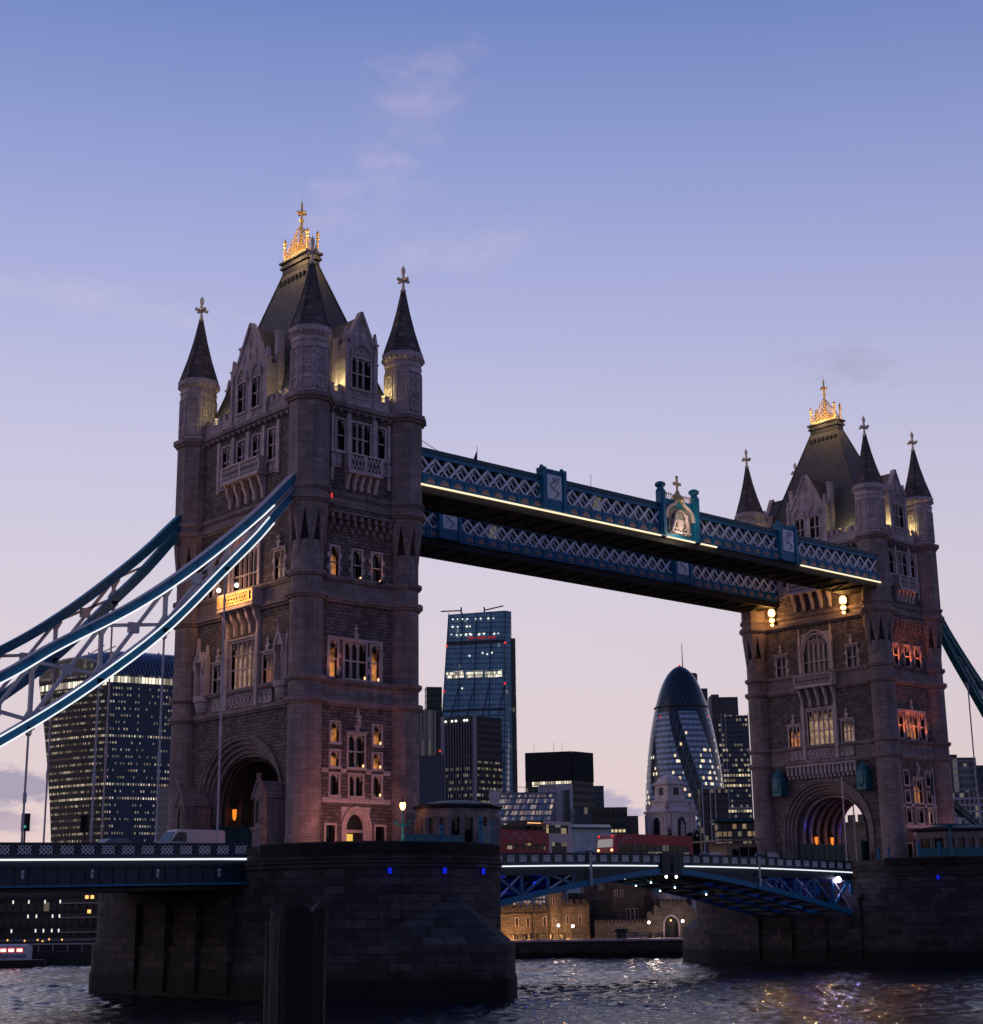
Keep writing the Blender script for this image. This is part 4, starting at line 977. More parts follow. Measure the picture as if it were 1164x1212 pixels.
def span(label, x0, x1, zf, mir):
    root = thing('approach_span', label, 'bridge deck', (0, 0, 0), 0, 'side spans of the bridge')
    n = 24; xs = [x0+(x1-x0)*i/n for i in range(n+1)]
    d = MB(); k = MB()
    d.loft([[(x, -9.3, zf(x)-.55), (x, 9.3, zf(x)-.55), (x, 9.3, zf(x)), (x, -9.3, zf(x))] for x in xs], 0)
    d.build('roadway', 'road', root)
    for sg in (-1, 1):
        k.loft([[(x, sg*6.3, zf(x)), (x, sg*9.25, zf(x)), (x, sg*9.25, zf(x)+.15), (x, sg*6.3, zf(x)+.15)] for x in xs], 0)
    k.build('footway', 'pave', root)
    for sg in (-1, 1):
        f = MB()
        f.loft([[(x, sg*9.2, zf(x)-1.9), (x, sg*9.5, zf(x)-1.9), (x, sg*9.5, zf(x)-.12), (x, sg*9.2, zf(x)-.12)] for x in xs], 0)
        f.loft([[(x, sg*9.0, zf(x)-2.0), (x, sg*9.65, zf(x)-2.0), (x, sg*9.65, zf(x)-1.85), (x, sg*9.0, zf(x)-1.85)] for x in xs], 1)
        f.loft([[(x, sg*9.2, zf(x)-.6), (x, sg*9.6, zf(x)-.6), (x, sg*9.6, zf(x)-.45), (x, sg*9.2, zf(x)-.45)] for x in xs], 0)
        for i in range(60):
            x = x0+(x1-x0)*(i+.5)/60; f.box(x-.05, x+.05, min(sg*9.5, sg*9.58), max(sg*9.5, sg*9.58), zf(x)-1.85, zf(x)-.6, 0)
        for x in [-13.14-5.36*i for i in range(8)]:
            if x0 < x < x1 and not mir: f.ball((x, sg*9.62, zf(x)-.95), .14, 2, 6); f.box(x-.1, x+.1, min(sg*9.5, sg*9.64), max(sg*9.5, sg*9.64), zf(x)-1.4, zf(x)-.9, 2)
        f.build('fascia_girder', ['navy', 'blue', 'steelpale'], root)
        p = MB(); lattice_parapet(p, x0, x1, sg*9.5, sg, zf, 1.64)
        p.build('parapet', ['navy', 'lilac'], root)
    ug = MB()
    for yy in (-6.5, -3.2, 0, 3.2, 6.5): ug.loft([[(x, yy-.2, zf(x)-2.2), (x, yy+.2, zf(x)-2.2), (x, yy+.2, zf(x)-.5), (x, yy-.2, zf(x)-.5)] for x in xs], 0)
    for i in range(14): x = x0+(x1-x0)*(i+.5)/14; ug.box(x-.15, x+.15, -9.2, 9.2, zf(x)-1.9, zf(x)-.52, 0)
    ug.loft([[(x, -9.1, zf(x)-2.35), (x, 9.1, zf(x)-2.35), (x, 9.1, zf(x)-2.1), (x, -9.1, zf(x)-2.1)] for x in xs], 0)
    ug.build('cross_girders', 'iron', root)
    if not mir:
        l = MB(); l.loft([[(x, -9.72, zf(x)-.15), (x, -9.6, zf(x)-.15), (x, -9.6, zf(x)-.02), (x, -9.72, zf(x)-.02)] for x in xs if x < x1-.1]+[[(x1-.1, -9.72, zf(x1)-.17), (x1-.1, -9.6, zf(x1)-.17), (x1-.1, -9.6, zf(x1)-.02), (x1-.1, -9.72, zf(x1)-.02)]], 0)
        l.build('light_strip', 'led', root)
    return root
zS_ = lambda x: 7.23+(x+10.65)*.0155
zN_ = lambda x: 7.0-(x-D-10.65)*.0155
span('dark blue southern road span with white light strip at the left', -76.0, -10.65, zS_, False)
span('northern road span beyond the farther tower at the right edge', D+10.65, D+70, zN_, True)

def zB(x): return 7.26-.00046*(x-41.15)**2      # roadway edge of the bascules, highest at the joint
def bascule(label, xa, xb):
    """xa at the pier, xb at the joint"""
    root = thing('bascule_leaf', label, 'bascule', (0, 0, 0), 0, 'lifting leaves of the middle span')
    n = 16; xs = [xa+(xb-xa)*i/n for i in range(n+1)]
    # lower chord of the main girders, curving down to the pier
    def zl(x):
        u = abs(x-41.15)/30.5
        return 6.55-4.45*u**1.35
    d = MB(); d.loft([[(x, -7.0, zB(x)-.5), (x, 7.0, zB(x)-.5), (x, 7.0, zB(x)), (x, -7.0, zB(x))] for x in xs], 0); d.build('roadway', 'road', root)
    k = MB()
    for sg in (-1, 1): k.loft([[(x, sg*4.8, zB(x)), (x, sg*6.95, zB(x)), (x, sg*6.95, zB(x)+.15), (x, sg*4.8, zB(x)+.15)] for x in xs], 0)
    k.build('footway', 'pave', root)
    for j, yy in enumerate((-6.9, -2.4, 2.4, 6.9)):
        g = MB()
        g.loft([[(x, yy-.28, zl(x)-.12), (x, yy+.28, zl(x)-.12), (x, yy+.28, zl(x)+.42), (x, yy-.28, zl(x)+.42)] for x in xs], 0)
        g.loft([[(x, yy-.2, zB(x)-.95), (x, yy+.2, zB(x)-.95), (x, yy+.2, zB(x)-.45), (x, yy-.2, zB(x)-.45)] for x in xs], 1)
        xp = [xa+(xb-xa)*i/9 for i in range(10)]
        for i in range(9):
            a, b = xp[i], xp[i+1]
            if zB(a)-.9-zl(a)-.4 > .25:
                g.bar((a, yy, zl(a)+.3), (a, yy, zB(a)-.8), .24, .34, 2)
                g.bar((a, yy, zB(a)-.8), (b, yy, zl(b)+.3), .2, .3, 2) if i % 2 == 0 else g.bar((a, yy, zl(a)+.3), (b, yy, zB(b)-.8), .2, .3, 2)
                if i < 5: g.bar((a, yy, zl(a)+.3), (b, yy, zB(b)-.8), .16, .16, 3)
        xm = [xs[i] for i in range(len(xs)) if zB(xs[i])-.9-zl(xs[i])-.4 <= .9]
        if len(xm) > 1: g.loft([[(x, yy-.15, zl(x)), (x, yy+.15, zl(x)), (x, yy+.15, zB(x)-.5), (x, yy-.15, zB(x)-.5)] for x in xm], 1)
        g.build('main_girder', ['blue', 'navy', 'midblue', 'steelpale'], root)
    c = MB()
    for i in range(12):
        x = xa+(xb-xa)*(i+.3)/12
        c.box(x-.12, x+.12, -6.8, 6.8, zl(x)-.05, zl(x)+.3, 0); c.box(x-.15, x+.15, -6.8, 6.8, zB(x)-1.1, zB(x)-.5, 0)
        for y0, y1 in ((-6.9, -2.4), (-2.4, 2.4), (2.4, 6.9)):
            x2 = xa+(xb-xa)*(i+1.3)/12
            if i < 11: c.bar((x, y0, zl(x)+.1), (x2, y1, zl(x2)+.1), .12, .12, 0, side=(0, 0, 1)); c.bar((x, y1, zl(x)+.1), (x2, y0, zl(x2)+.1), .12, .12, 0, side=(0, 0, 1))
    c.build('cross_girders', 'navy', root)
    for sg in (-1, 1):
        f = MB(); f.loft([[(x, sg*6.95, zB(x)-.62), (x, sg*7.15, zB(x)-.62), (x, sg*7.15, zB(x)-.02), (x, sg*6.95, zB(x)-.02)] for x in xs], 0)
        e = 1.3 if xb > xa else -1.3
        f.box(min(xb-e, xb-.05*e), max(xb-e, xb-.05*e), min(sg*7.0, sg*7.35), max(sg*7.0, sg*7.35), zB(xb)-.9, zB(xb)+1.15, 0)
        f.build('fascia', 'navy', root)
        p = MB(); lattice_parapet(p, min(xa, xb-e), max(xa, xb-e), sg*7.05, sg, lambda x: zB(x)-.02, 1.52); p.build('parapet', ['navy', 'lilac'], root)
    l = MB(); xl = [x for x in xs if abs(x-xb) > 1.0]; l.loft([[(x, -7.32, zB(x)-.16), (x, -7.2, zB(x)-.16), (x, -7.2, zB(x)-.04), (x, -7.32, zB(x)-.04)] for x in xl], 0); l.build('light_strip', 'led', root)
    ml = MB()
    for q in (.33, .62): 
        x = xa+(xb-xa)*(.62 if xb > xa else .55)
    ml.tube([(x, -7.42, zB(x)-2.0), (x, -7.42, zB(x)+1.1)], .13, 6, 0)
    ml.build('clearance_marker', 'steelpale', root)
    nl = MB(); nl.ball((xb-(.6 if xb > xa else -.6), -7.2, zB(xb)-1.15), .13, 0, 8); nl.build('navigation_light', 'lampwhite', root)
    return root, zl
bN, zl = bascule('blue bascule leaf on the left half of the middle span with blue lit trusses', 10.9, 41.0)
bF, _ = bascule('blue bascule leaf on the right half of the middle span, joined to the farther pier', 71.4, 41.3)
for x, p in ((13.5, 110), (18, 90), (23, 50), (28, 20)): lamp('truss_light', (x, -5.9, 6.2 if x < 20 else 6.4), p, (.03, .05, 1), bN, .12)
for x, y, p, c_ in ((69.6, -5.8, 120, (.45, .40, 1)), (66.5, -5.0, 40, (.1, .1, 1)), (60, -4.6, 45, (.06, .08, 1)), (53, -3.8, 14, (.06, .08, 1)), (69.6, 0, 60, (.08, .1, 1)), (66, 3, 60, (.05, .08, 1)), (60, 1, 34, (.05, .08, 1))): lamp('truss_light', (x, y, 5.8 if x > 62 else 5.9), p, c_, bF, .12)
tl = MB(); tl.ball((68.7, -7.25, 5.95), .34, 0, 10); tl.box(68.4, 69.0, -7.3, -6.95, 6.2, 6.4, 1)
tag(tl.build('floodlight', ['lampviolet', 'iron']), 'dazzling violet white lamp under the right bascule leaf beside the farther pier', 'floodlight')
dl = MB(); rr = random.Random(5)
for i in range(16):
    x = 43+i*1.5; dl.box(x-.16, x+.16, rr.choice((-2.0, 1.6, 4.4))-.1, rr.choice((-2.0, 1.6, 4.4))+.3 if False else 5.0, 0, 0) if False else None
for x, y in ((33, 2.4), (36, 2.4), (38.5, 6.9), (44, 2.4), (45.5, 6.9), (48, 2.4), (50, 6.5), (52, 2.6), (54, 6.6), (57, 2.5)):
    dl = MB(); dl.ball((x, y-.5, zl(x)-.2), .08, 0, 6); dl.build('soffit_light', 'lampwhite', bF)
# ------------------------------------------------------------------ lamps, cabins and barriers on the piers
for i, (x, y, lab) in enumerate(((-5.2, 0, 'left one of three small blue lamps on the near pier wall'), (-1.0, 0, 'middle one of three small blue lamps on the near pier wall'), (3.3, 0, 'right one of three small blue lamps on the near pier wall'), (73.3, 0, 'single small blue lamp on the wall of the farther pier'))):
    X0 = 0 if i < 3 else D
    q = (x-X0)/10.65; y = -(11.4+10.6*sqrt(max(0, 1-q*q))); n_ = Vector((x-X0, (y+11.4), 0)).normalized()
    a = atan2(n_.y, n_.x)+pi/2
    b = MB(); b.box(-.13, .13, -.22, 0, -.22, .2, 0); b.box(-.19, .19, -.28, 0, .2, .29, 1); b.box(-.19, .19, -.07, 0, -.32, .2, 1)
    o = tag(b.build('blue_lamp', ['lampblue', 'iron'], None, (x, y, 6.0), a), lab, 'lamp', 'blue lamps on the piers'); lamp('blue_glow', (0, -.6, -.1), 3.5, (.02, .04, 1), o, .1)
def street_lamp(x, y, z, label, lit=True, s=1.0, arms=True):
    root = thing('street_lamp', label, 'street lamp', (x, y, z), 0, 'teal lamp posts')
    p = MB(); p.lathe([(.3*s, 0), (.3*s, .3*s), (.18*s, .4*s), (.15*s, .9*s), (.09*s, 1.1*s), (.07*s, 2.9*s)], 10)
    if arms:
        p.tube([(-.75*s, 0, 1.75*s), (.75*s, 0, 1.75*s)], .06*s, 6); p.box(-.3*s, .3*s, -.12*s, .12*s, 1.55*s, 1.72*s)
        for q in (-.75*s, .75*s): p.lathe([(.05*s, 1.75*s), (.12*s, 1.85*s), (.1*s, 2.05*s), (.02*s, 2.2*s)], 6, (q, 0))
    p.build('post', 'teal', root)
    g = MB(); g.lathe([(.1*s, 2.9*s), (.2*s, 3.05*s), (.24*s, 3.3*s), (.2*s, 3.5*s)], 10, smooth=True); g.build('globe', 'lampwarm' if lit else 'glass', root)
    c = MB(); c.lathe([(.24*s, 3.5*s), (.1*s, 3.7*s), (.03*s, 3.85*s), (.02*s, 4.2*s)], 8); c.build('cap', 'iron', root)
    if lit: lamp('globe_light', (0, 0, 3.3*s), 60*s, (1, .6, .3), root, .25)
    return root
street_lamp(1.35, -14.0, 8.15, 'teal lamp post with glowing globe beside the nearest tower')
street_lamp(56.5, 6.6, 7.2, 'tall unlit teal lamp post behind the red bus', False, 1.25)
def cabin(label, x, y, z, rz, w_, d_, h_, arches=False):
    root = thing('control_cabin', label, 'cabin', (x, y, z), rz, 'stone control cabins on the piers')
    c = w_*.22
    pl = [(-w_/2, -d_/2+c), (-w_/2+c, -d_/2), (w_/2-c, -d_/2), (w_/2, -d_/2+c), (w_/2, d_/2-c), (w_/2-c, d_/2), (-w_/2+c, d_/2), (-w_/2, d_/2-c)]
    sc = lambda k, zz: [(px*k, py*k, zz) for px, py in pl]
    b = MB(); b.loft([sc(.94, .8), sc(.94, h_*.86)], 1, uvs=True); b.loft([sc(1, 0), sc(1, .8)], 0, uvs=True); b.loft([sc(1, h_*.8), sc(1, h_)], 0, uvs=True)
    for i in range(8):          # stone piers at the corners and between the windows
        p, q = Vector(pl[i]), Vector(pl[(i+1) % 8]); m = max(2, int((q-p).length/1.1))
        for k in range(m): s_ = p.lerp(q, k/m)*.98; b.box(s_.x-.2, s_.x+.2, s_.y-.2, s_.y+.2, .8, h_*.8, 0)
    b.build('stone_walls', ['ashlar', 'glass'], root)
    r = MB(); r.loft([sc(1.08, h_), sc(1.12, h_+.18), sc(1.05, h_+.34), sc(.6, h_+.62), sc(.1, h_+.75)], 0); r.build('roof', 'curb', root)
    return root
cabin('dark stone control cabin with chamfered corners right of the nearest tower', 6.4, -15.0, ROAD, -.35, 6.4, 5.0, 3.9)
cabin('long dark stone control cabin right of the farther tower at the frame edge', D-2.2, -16.3, ROAD, -.66, 10.5, 5.0, 3.75)
def barrier(label, x, y, z, rz, L, h, posts):
    root = thing('steel_barrier', label, 'barrier', (x, y, z), rz, 'blue steel barriers on the piers')
    b = MB(); b.box(-L/2, L/2, -.06, .06, 0, h); b.box(-L/2, L/2, -.14, .14, h-.12, h); b.box(-L/2, L/2, -.12, .12, 0, .15)
    for i in range(int(L/.9)+1): q = -L/2+L*i/int(L/.9); b.box(q-.05, q+.05, -.1, .1, .1, h-.05)
    b.build('panel', 'teal', root)
    for q in posts:
        p = MB(); p.lathe([(.26, 0), (.26, .2), (.17, .35), (.17, h+.25), (.24, h+.35), (.2, h+.55), (.05, h+.7)], 10, (q, 0)); p.build('post', 'blue', root)
    return root
barrier('tall blue steel barrier at the right end of the near pier parapet', 6.0, -19.0, 8.2, .62, 3.6, 1.35, (-2.0, 2.0))
barrier('low blue steel barrier along the near pier parapet below the lamp post', -1.0, -20.8, 8.2, -.02, 5.6, .55, ())
barrier('long blue steel barrier along the farther pier parapet', D-6.6, -18.6, 8.2, -.95, 8.5, .95, (-4.4, -2.2))
for i, (x, y, lab) in enumerate(((71.9, -10.6, 'left one of two thin blue bollards beside the farther tower foot'), (72.4, -11.6, 'right one of two thin blue bollards beside the farther tower foot'), (-.3, -20.9, 'short blue bollard on the near pier parapet'))):
    b = MB(); b.lathe([(.22, 0), (.22, .25), (.14, .35), (.14, 1.0), (.22, 1.1), (.16, 1.3), (.04, 1.4)], 10)
    tag(b.build('bollard', 'blue', None, (x, y, 8.1)), lab, 'bollard', 'blue bollards on the piers')
tp = MB(); tp.lathe([(.3, 0), (.3, .4), (.18, .6), (.13, 1.4), (.11, 3.0), (.3, 3.2), (.3, 3.3)], 10); tp.box(-1.9, 2.2, -.45, .45, 3.3, 3.46)
tag(tp.build('canopy_post', 'teal', None, (74.0, -18.6, 8.2), -.66), 'blue post carrying a flat canopy in front of the long cabin', 'post')
fp = thing('flagpole', 'pale flagpole with furled dark flag by the farther tower side wall', 'flagpole', (81.4, -12.2, ROAD))
b = MB(); b.lathe([(.11, 0), (.09, 6), (.06, 11)], 8); b.ball((0, 0, 11.1), .13); b.build('pole', 'whitepaint', fp)
b = MB(); b.loft([[(-.05, 0, z), (-.18-.2*sin(z*2.1), .12, z), (-.38-.35*(10.4-z)*.3, .02, z), (-.2, -.12, z)] for z in (10.4, 9.9, 9.3, 8.7, 8.1)], 0, smooth=True); b.build('flag', 'navy', fp)
fp = MB(); fp.lathe([(.09, 0), (.07, 9.5)], 8); tag(fp.build('banner_pole', 'cream', None, (71.9, -6.3, 8.0)), 'bare pale pole standing in front of the farther road arch', 'pole')
# red and orange floods on the towers, each a small ledge lamp
def ledge_flood(X0, s, z, label, power, col, aimz, out=.9, w_=1.5, kind='E', lamp_r=.15, s2=None):
    T = frame(kind, out); p = T @ Vector((s, 0, z)); a = T @ Vector((s if s2 is None else s2, -out, aimz))
    rz = {'E': 0, 'S': -pi/2}[kind]
    root = thing('floodlight', label, 'floodlight', (X0+p.x, p.y, p.z), rz, 'floodlights on the tower walls')
    b = MB(); b.box(-.2, .2, -.14, .14, -.05, .18, 0); b.box(-.05, .05, .1, min(out-.1, 1.0), -.06, .0, 0); b.build('housing', 'iron', root)
    b = MB(); b.add([(-.16, -.1, .185), (.16, -.1, .185), (.16, .1, .185), (-.16, .1, .185)], [(0, 1, 2, 3)]); b.build('lens', glow('flood_lens', col, 3), root)
    l = lamp('flood_beam', (0, 0, .3), power, col, root, lamp_r, rad(w_*60), tuple(Matrix.Rotation(-rz, 3, 'Z') @ (a-p)))
    return root
OR = (1, .22, .05)
for s, lab in ((-2.3, 'left'), (.2, 'middle'), (2.2, 'right')):
    ledge_flood(D, s, 30.6, lab+' orange floodlight on the upper ledge of the farther tower side wall', 250 if s < 2 else 120, OR, 34.5)
    ledge_flood(D, s, 22.0, lab+' orange floodlight on the middle ledge of the farther tower side wall', 260 if s < 2 else 130, OR, 26)
WM = (1, .36, .22)
for s, z, pw, lab in ((-5.6, 7.65, 560, 'warm floodlight before the foot of the nearest turret'), (-.4, 7.65, 520, 'warm floodlight before the side doorway of the nearest tower'), (5.2, 7.65, 560, 'warm floodlight before the right turret of the nearest tower')):
    ledge_flood(0, s, z, lab, pw, WM, 15.0, 6.2, 2.0)
ledge_flood(0, -2.6, 22.0, 'small warm floodlight under the three large windows of the nearest tower', 45, (1, .35, .12), 24.5)
ledge_flood(0, 2.0, 30.6, 'small warm floodlight under the top row of three windows of the nearest tower', 16, (1, .35, .12), 32.5)
for s, pw, lab in ((-4.6, 420, 'warm floodlight before the foot of the farther turret'), (2.0, 420, 'warm floodlight low before the side wall of the farther tower')):
    ledge_flood(D, s, 7.65, lab, pw, (1, .42, .34), 15, 5.6, 2.0)
rl = MB(); rl.box(-.05, .05, -.05, .05, 0, .7, 0)
tag(rl.build('signal_lamp', 'redlight', None, (-3.15, -WY-.35, 37.2)), 'small red signal lamp on the corner of the nearest tower', 'lamp')
for y, lab in ((2.0, 'left one of two bright lamps above the gold lit balcony'), (-.9, 'right one of two bright lamps above the gold lit balcony')):
    root = thing('balcony_lamp', lab, 'lamp', (-6.75, y, 30.62), 0, 'lamps on the gold lit balcony')
    b = MB(); b.ball((0, 0, .2), .19, 0, 8); b.build('bulb', 'lampwhite', root); b = MB(); b.tube([(.3, 0, -.1), (.2, 0, .25), (0, 0, .42)], .04, 5); b.box(-.14, .14, -.14, .14, .4, .46); b.build('bracket', 'iron', root)
    lamp('bulb_light', (-.9, 0, -.5), 190, (1, .52, .16), root, .25)
for y, lab in ((5.85, 'left one of two bright tiered lamps under the walkway ends on the farther tower'), (-5.0, 'right one of two bright tiered lamps under the walkway ends on the farther tower')):
    root = thing('bracket_lamp', lab, 'lamp', (D-WX-.75, y, 37.2), 0, 'tiered lamps on the farther tower')
    b = MB(); b.lathe([(.1, 0), (.22, .12), (.18, .3)], 8, (0, 0)); b.lathe([(.24, .55), (.34, .75), (.28, .95)], 8); b.lathe([(.28, 1.25), (.45, 1.5), (.43, 1.9), (.25, 2.15)], 10); b.build('lantern', 'lampwarm', root)
    b = MB(); b.box(.2, .75, -.2, .2, .2, 2.6); b.lathe([(.1, 2.4), (.07, 3.0)], 6); b.build('bracket', 'iron', root)
    lamp('added_glint_spot', (-.8, -.3, 1.0), 22000, (1, .42, .09), root, .14, rad(58), (-.8-50, -.3-70, 1.0-42), .6)  # added spot, aimed only to make golden glints on the water
    lamp('lantern_light', (-.9, 0, 1.5), 210, (1, .50, .14), root, .3); lamp('lantern_light', (-.2, 1.0 if y > 0 else -1.0, 2.6), 300, (1, .48, .11), root, .2)
for X0, x, y, z, lab in ((0, -3.0, 4.3, 11.6, 'large orange lantern inside the road arch of the nearest tower'), (D, -1.6, 4.4, 11.0, 'left one of two orange lanterns inside the farther road arch'), (D, 1.6, 4.4, 11.0, 'right one of two orange lanterns inside the farther road arch')):
    root = thing('arch_lantern', lab, 'lantern', (X0+x, y, z), 0, 'orange lanterns in the road arches')
    b = MB(); b.lathe([(.06, -.6), (.16, -.35), (.2, .25), (.1, .5)], 8); b.build('lantern', 'lamporange', root)
    b = MB(); b.lathe([(.34, .35), (.1, .75), (.02, .95)], 8); b.tube([(0, 0, .7), (0, .35, .9)], .03, 5); b.build('hood', 'iron', root)
    lamp('lantern_light', (0, -.4, 0), 12, OR, root, .2)
lamp('arch_blue_light', (-3.4, 4.2, 12.6), 7, (.03, .08, 1), towerF, .15); lamp('arch_blue_light', (3.4, 4.2, 12.2), 5, (.03, .08, 1), towerF, .15); lamp('arch_blue_light', (3.0, -3.3, 14.4), 10, (.03, .1, 1), towerN, .15)

lamp('added_glint_spot', (68.7, -7.7, 5.9), 130, (.35, .30, 1), bF, .12, rad(110), (20, -60, -4), 1.0)  # extra spot added for violet glints on the river
# ------------------------------------------------------------------ traffic
def wheels(root, xs, hw, r=.36):
    for x in xs:
        for s in (-1, 1):
            w_ = MB(); rings = [[(x+rr_*cos(a), s*hw+yy, r+rr_*sin(a)) for a in [2*pi*k/14 for k in range(14)]] for rr_, yy in ((r*.6, -.1), (r, -.1), (r, .1), (r*.6, .1))]
            w_.loft(rings, 0); w_.build('wheel', 'tyre', root)
def car_body(prof, hw, tuck=.82):
    """side outline (x,z) lofted across the width, tucked in at the roof"""
    zmx = max(z for _, z in prof)
    mb = MB(); rings = []
    for y, k in ((-hw, .0), (-hw*.98, .5), (-hw*.6, 1), (hw*.6, 1), (hw*.98, .5), (hw, .0)):
        rings.append([(x, y*(1-(1-tuck)*max(0, (z-.9)/(zmx-.9+1e-6))*.7), z) for x, z in prof])
    mb.loft(rings, 0, smooth=False); return mb
def van(name, label, cat, x, y, z, rz, L, H, paint, lights=None):
    root = thing(name, label, cat, (x, y, z), rz, 'vehicles crossing the bridge')
    big = H > 1.9
    if big: prof = [(-L/2, .35), (L/2, .35), (L/2+.05, .8), (L/2-.1, 1.15), (L/2-.75, 1.35), (L/2-1.45, H-.12), (L/2-1.8, H), (-L/2+.15, H), (-L/2, H-.2)]
    else: prof = [(-L/2, .3), (L/2, .3), (L/2+.02, .7), (L/2-.3, .9), (L/2-1.2, 1.0), (L/2-1.9, H-.04), (-L/2+1.2, H), (-L/2+.5, 1.05), (-L/2+.02, .95)]
    car_body(prof, .95 if big else .86, .85).build('body', paint, root)
    for s in (-1, 1):
        g = MB(); y0 = s*(.97 if big else .78)
        if big: g.add([(L/2-.9, y0*.95, 1.35), (L/2-1.55, y0*.9, H-.25), (L/2-2.3, y0*.9, H-.25), (L/2-2.3, y0*.97, 1.35)], [(0, 1, 2, 3)])
        else: g.add([(L/2-1.35, y0*1.03, 1.0), (L/2-1.95, y0*.9, H-.1), (-L/2+1.2, y0*.9, H-.1), (-L/2+.7, y0*1.03, 1.05)], [(0, 1, 2, 3)])
        g.build('side_window', 'carglass', root)
    g = MB()
    if big: g.add([(L/2-.72, -.8, 1.40), (L/2-.72, .8, 1.40), (L/2-1.36, .72, H-.2), (L/2-1.36, -.72, H-.2)], [(0, 1, 2, 3)])
    else: g.add([(L/2-1.17, -.68, 1.04), (L/2-1.17, .68, 1.04), (L/2-1.82, .62, H-.08), (L/2-1.82, -.62, H-.08)], [(0, 1, 2, 3)])
    g.build('windscreen', 'carglass', root)
    for s in (-1, 1):
        h = MB(); h.ball((L/2+.02, s*.65, .72), .12, 0, 6); h.build('headlight', 'lampwhite' if lights else 'whitepaint', root)
    wheels(root, (L/2-.95, -L/2+.95), .84 if big else .76, .34)
    return root
van('white_van', 'white panel van on the road at the left, seen over the parapet', 'van', -12.4, -3.6, 7.25, pi, 5.9, 2.35, 'whitepaint')
van('parked_car', 'blue grey estate car ahead of the white van at the left', 'car', -19.3, -3.6, 7.12, pi, 4.6, 1.66, plain('car_blue_grey', (.12, .15, .22), .25))
van('saloon_car', 'white car at the tail of the red single deck bus', 'car', 52.3, -2.6, 7.2, pi, 4.6, 1.62, plain('car_white', (.48, .46, .5), .25))
van('hatchback_car', 'dark car between the two buses showing a red tail light', 'car', 33.6, -2.9, 7.2, 0, 4.1, 1.5, plain('car_black', (.02, .02, .025), .2))
van('delivery_van', 'small pale van passing the foot of the farther tower', 'van', 61.8, -2.6, 7.1, pi, 4.8, 1.86, plain('van_pale', (.42, .38, .44), .3))
def bus_deck(root, x0, x1, hw, z0, z1, n, mat, gap=.1):
    for s in (-1, 1):
        for i in range(n):
            mb = MB()
            a = x0+(x1-x0)*i/n+gap/2; b = x0+(x1-x0)*(i+1)/n-gap/2; mb.box(a, b, min(s*hw, s*(hw+.02)), max(s*hw, s*(hw+.02)), z0, z1, 0); mb.build('window', mat, root)
# open-top double decker
M['buswin'] = facade('bus_windows', (.02, .02, .025), (.02, .02, .02), .8, .6, .05, .05, .4, (1, .75, .4), .6, .8)
bus = thing('open_top_bus', 'open top double deck sightseeing bus, dark red body with cream front', 'bus', (26.1, -2.4, 7.2), 0, 'buses on the middle span')
b = MB(); b.box(-4.9, 1.6, -1.25, 1.25, .35, 3.2, 0)
b.extr([(-4.9, 3.2), (1.6, 3.2), (1.6, 3.25), (-4.9, 3.25)], -1.25, 1.25, 0); b.build('red_body', 'red', bus)
b = MB(); b.extr([(1.6, .35), (4.75, .35), (4.85, .9), (4.85, 2.3), (4.6, 4.1), (4.45, 4.2), (1.0, 4.2), (1.0, 3.95), (1.6, 3.95)], -1.25, 1.25, 0); b.build('front_body', 'cream', bus)
bus_deck(bus, -4.0, 1.2, 1.25, 1.45, 2.05, 6, M['buswin'], .25); bus_deck(bus, 1.9, 4.0, 1.25, 1.1, 2.2, 1, M['buswin']); bus_deck(bus, 1.2, 4.3, 1.25, 3.05, 3.85, 1, M['buswin'], .16)
b = MB(); b.add([(4.87, -1.05, 1.1), (4.87, 1.05, 1.1), (4.87, 1.05, 2.2), (4.87, -1.05, 2.2)], [(0, 1, 2, 3)]); b.build('windscreen', M['buswin'], bus); b = MB(); b.add([(4.80, -1.05, 2.9), (4.80, 1.05, 2.9), (4.64, 1.0, 3.95), (4.64, -1.0, 3.95)], [(0, 1, 2, 3)])
b.build('windscreen', M['buswin'], bus)
b = MB()
for q in (-4.2, -2.9, -1.6):      # pale hoop marks on the red side
    for s in (-1, 1): b.tube([(q+.55*cos(pi*k/8), s*1.27, 2.35+.6*sin(pi*k/8)) for k in range(9)], .04, 4); b.tube([(q+.3*cos(pi*k/8), s*1.27, 2.35+.42*sin(pi*k/8)) for k in range(9)], .03, 4); b.ball((q+.75, s*1.26, 2.5), .06, 0, 5)
b.build('side_marking', 'cream', bus)
b = MB()
for q in range(8):
    x = -4.4+q*.75
    for s in (-.75, .75): b.box(x-.06, x+.06, s-.42, s+.42, 2.9, 3.75)
b.box(-4.9, 1.0, -1.25, -1.2, 3.25, 3.35); b.box(-1.4, -1.3, -1.25, 1.25, 3.2, 4.15); b.box(-1.4, 1.2, -1.2, 1.2, 4.1, 4.18); b.build('seat_row', 'iron', bus)
b = MB(); b.box(-.9, .8, -1.0, -.9, 3.95, 4.03); b.build('deck_light', glow('bus_deck_light', (1, .5, .2), 1.5), bus)
wheels(bus, (-3.1, 3.2), 1.1, .48)
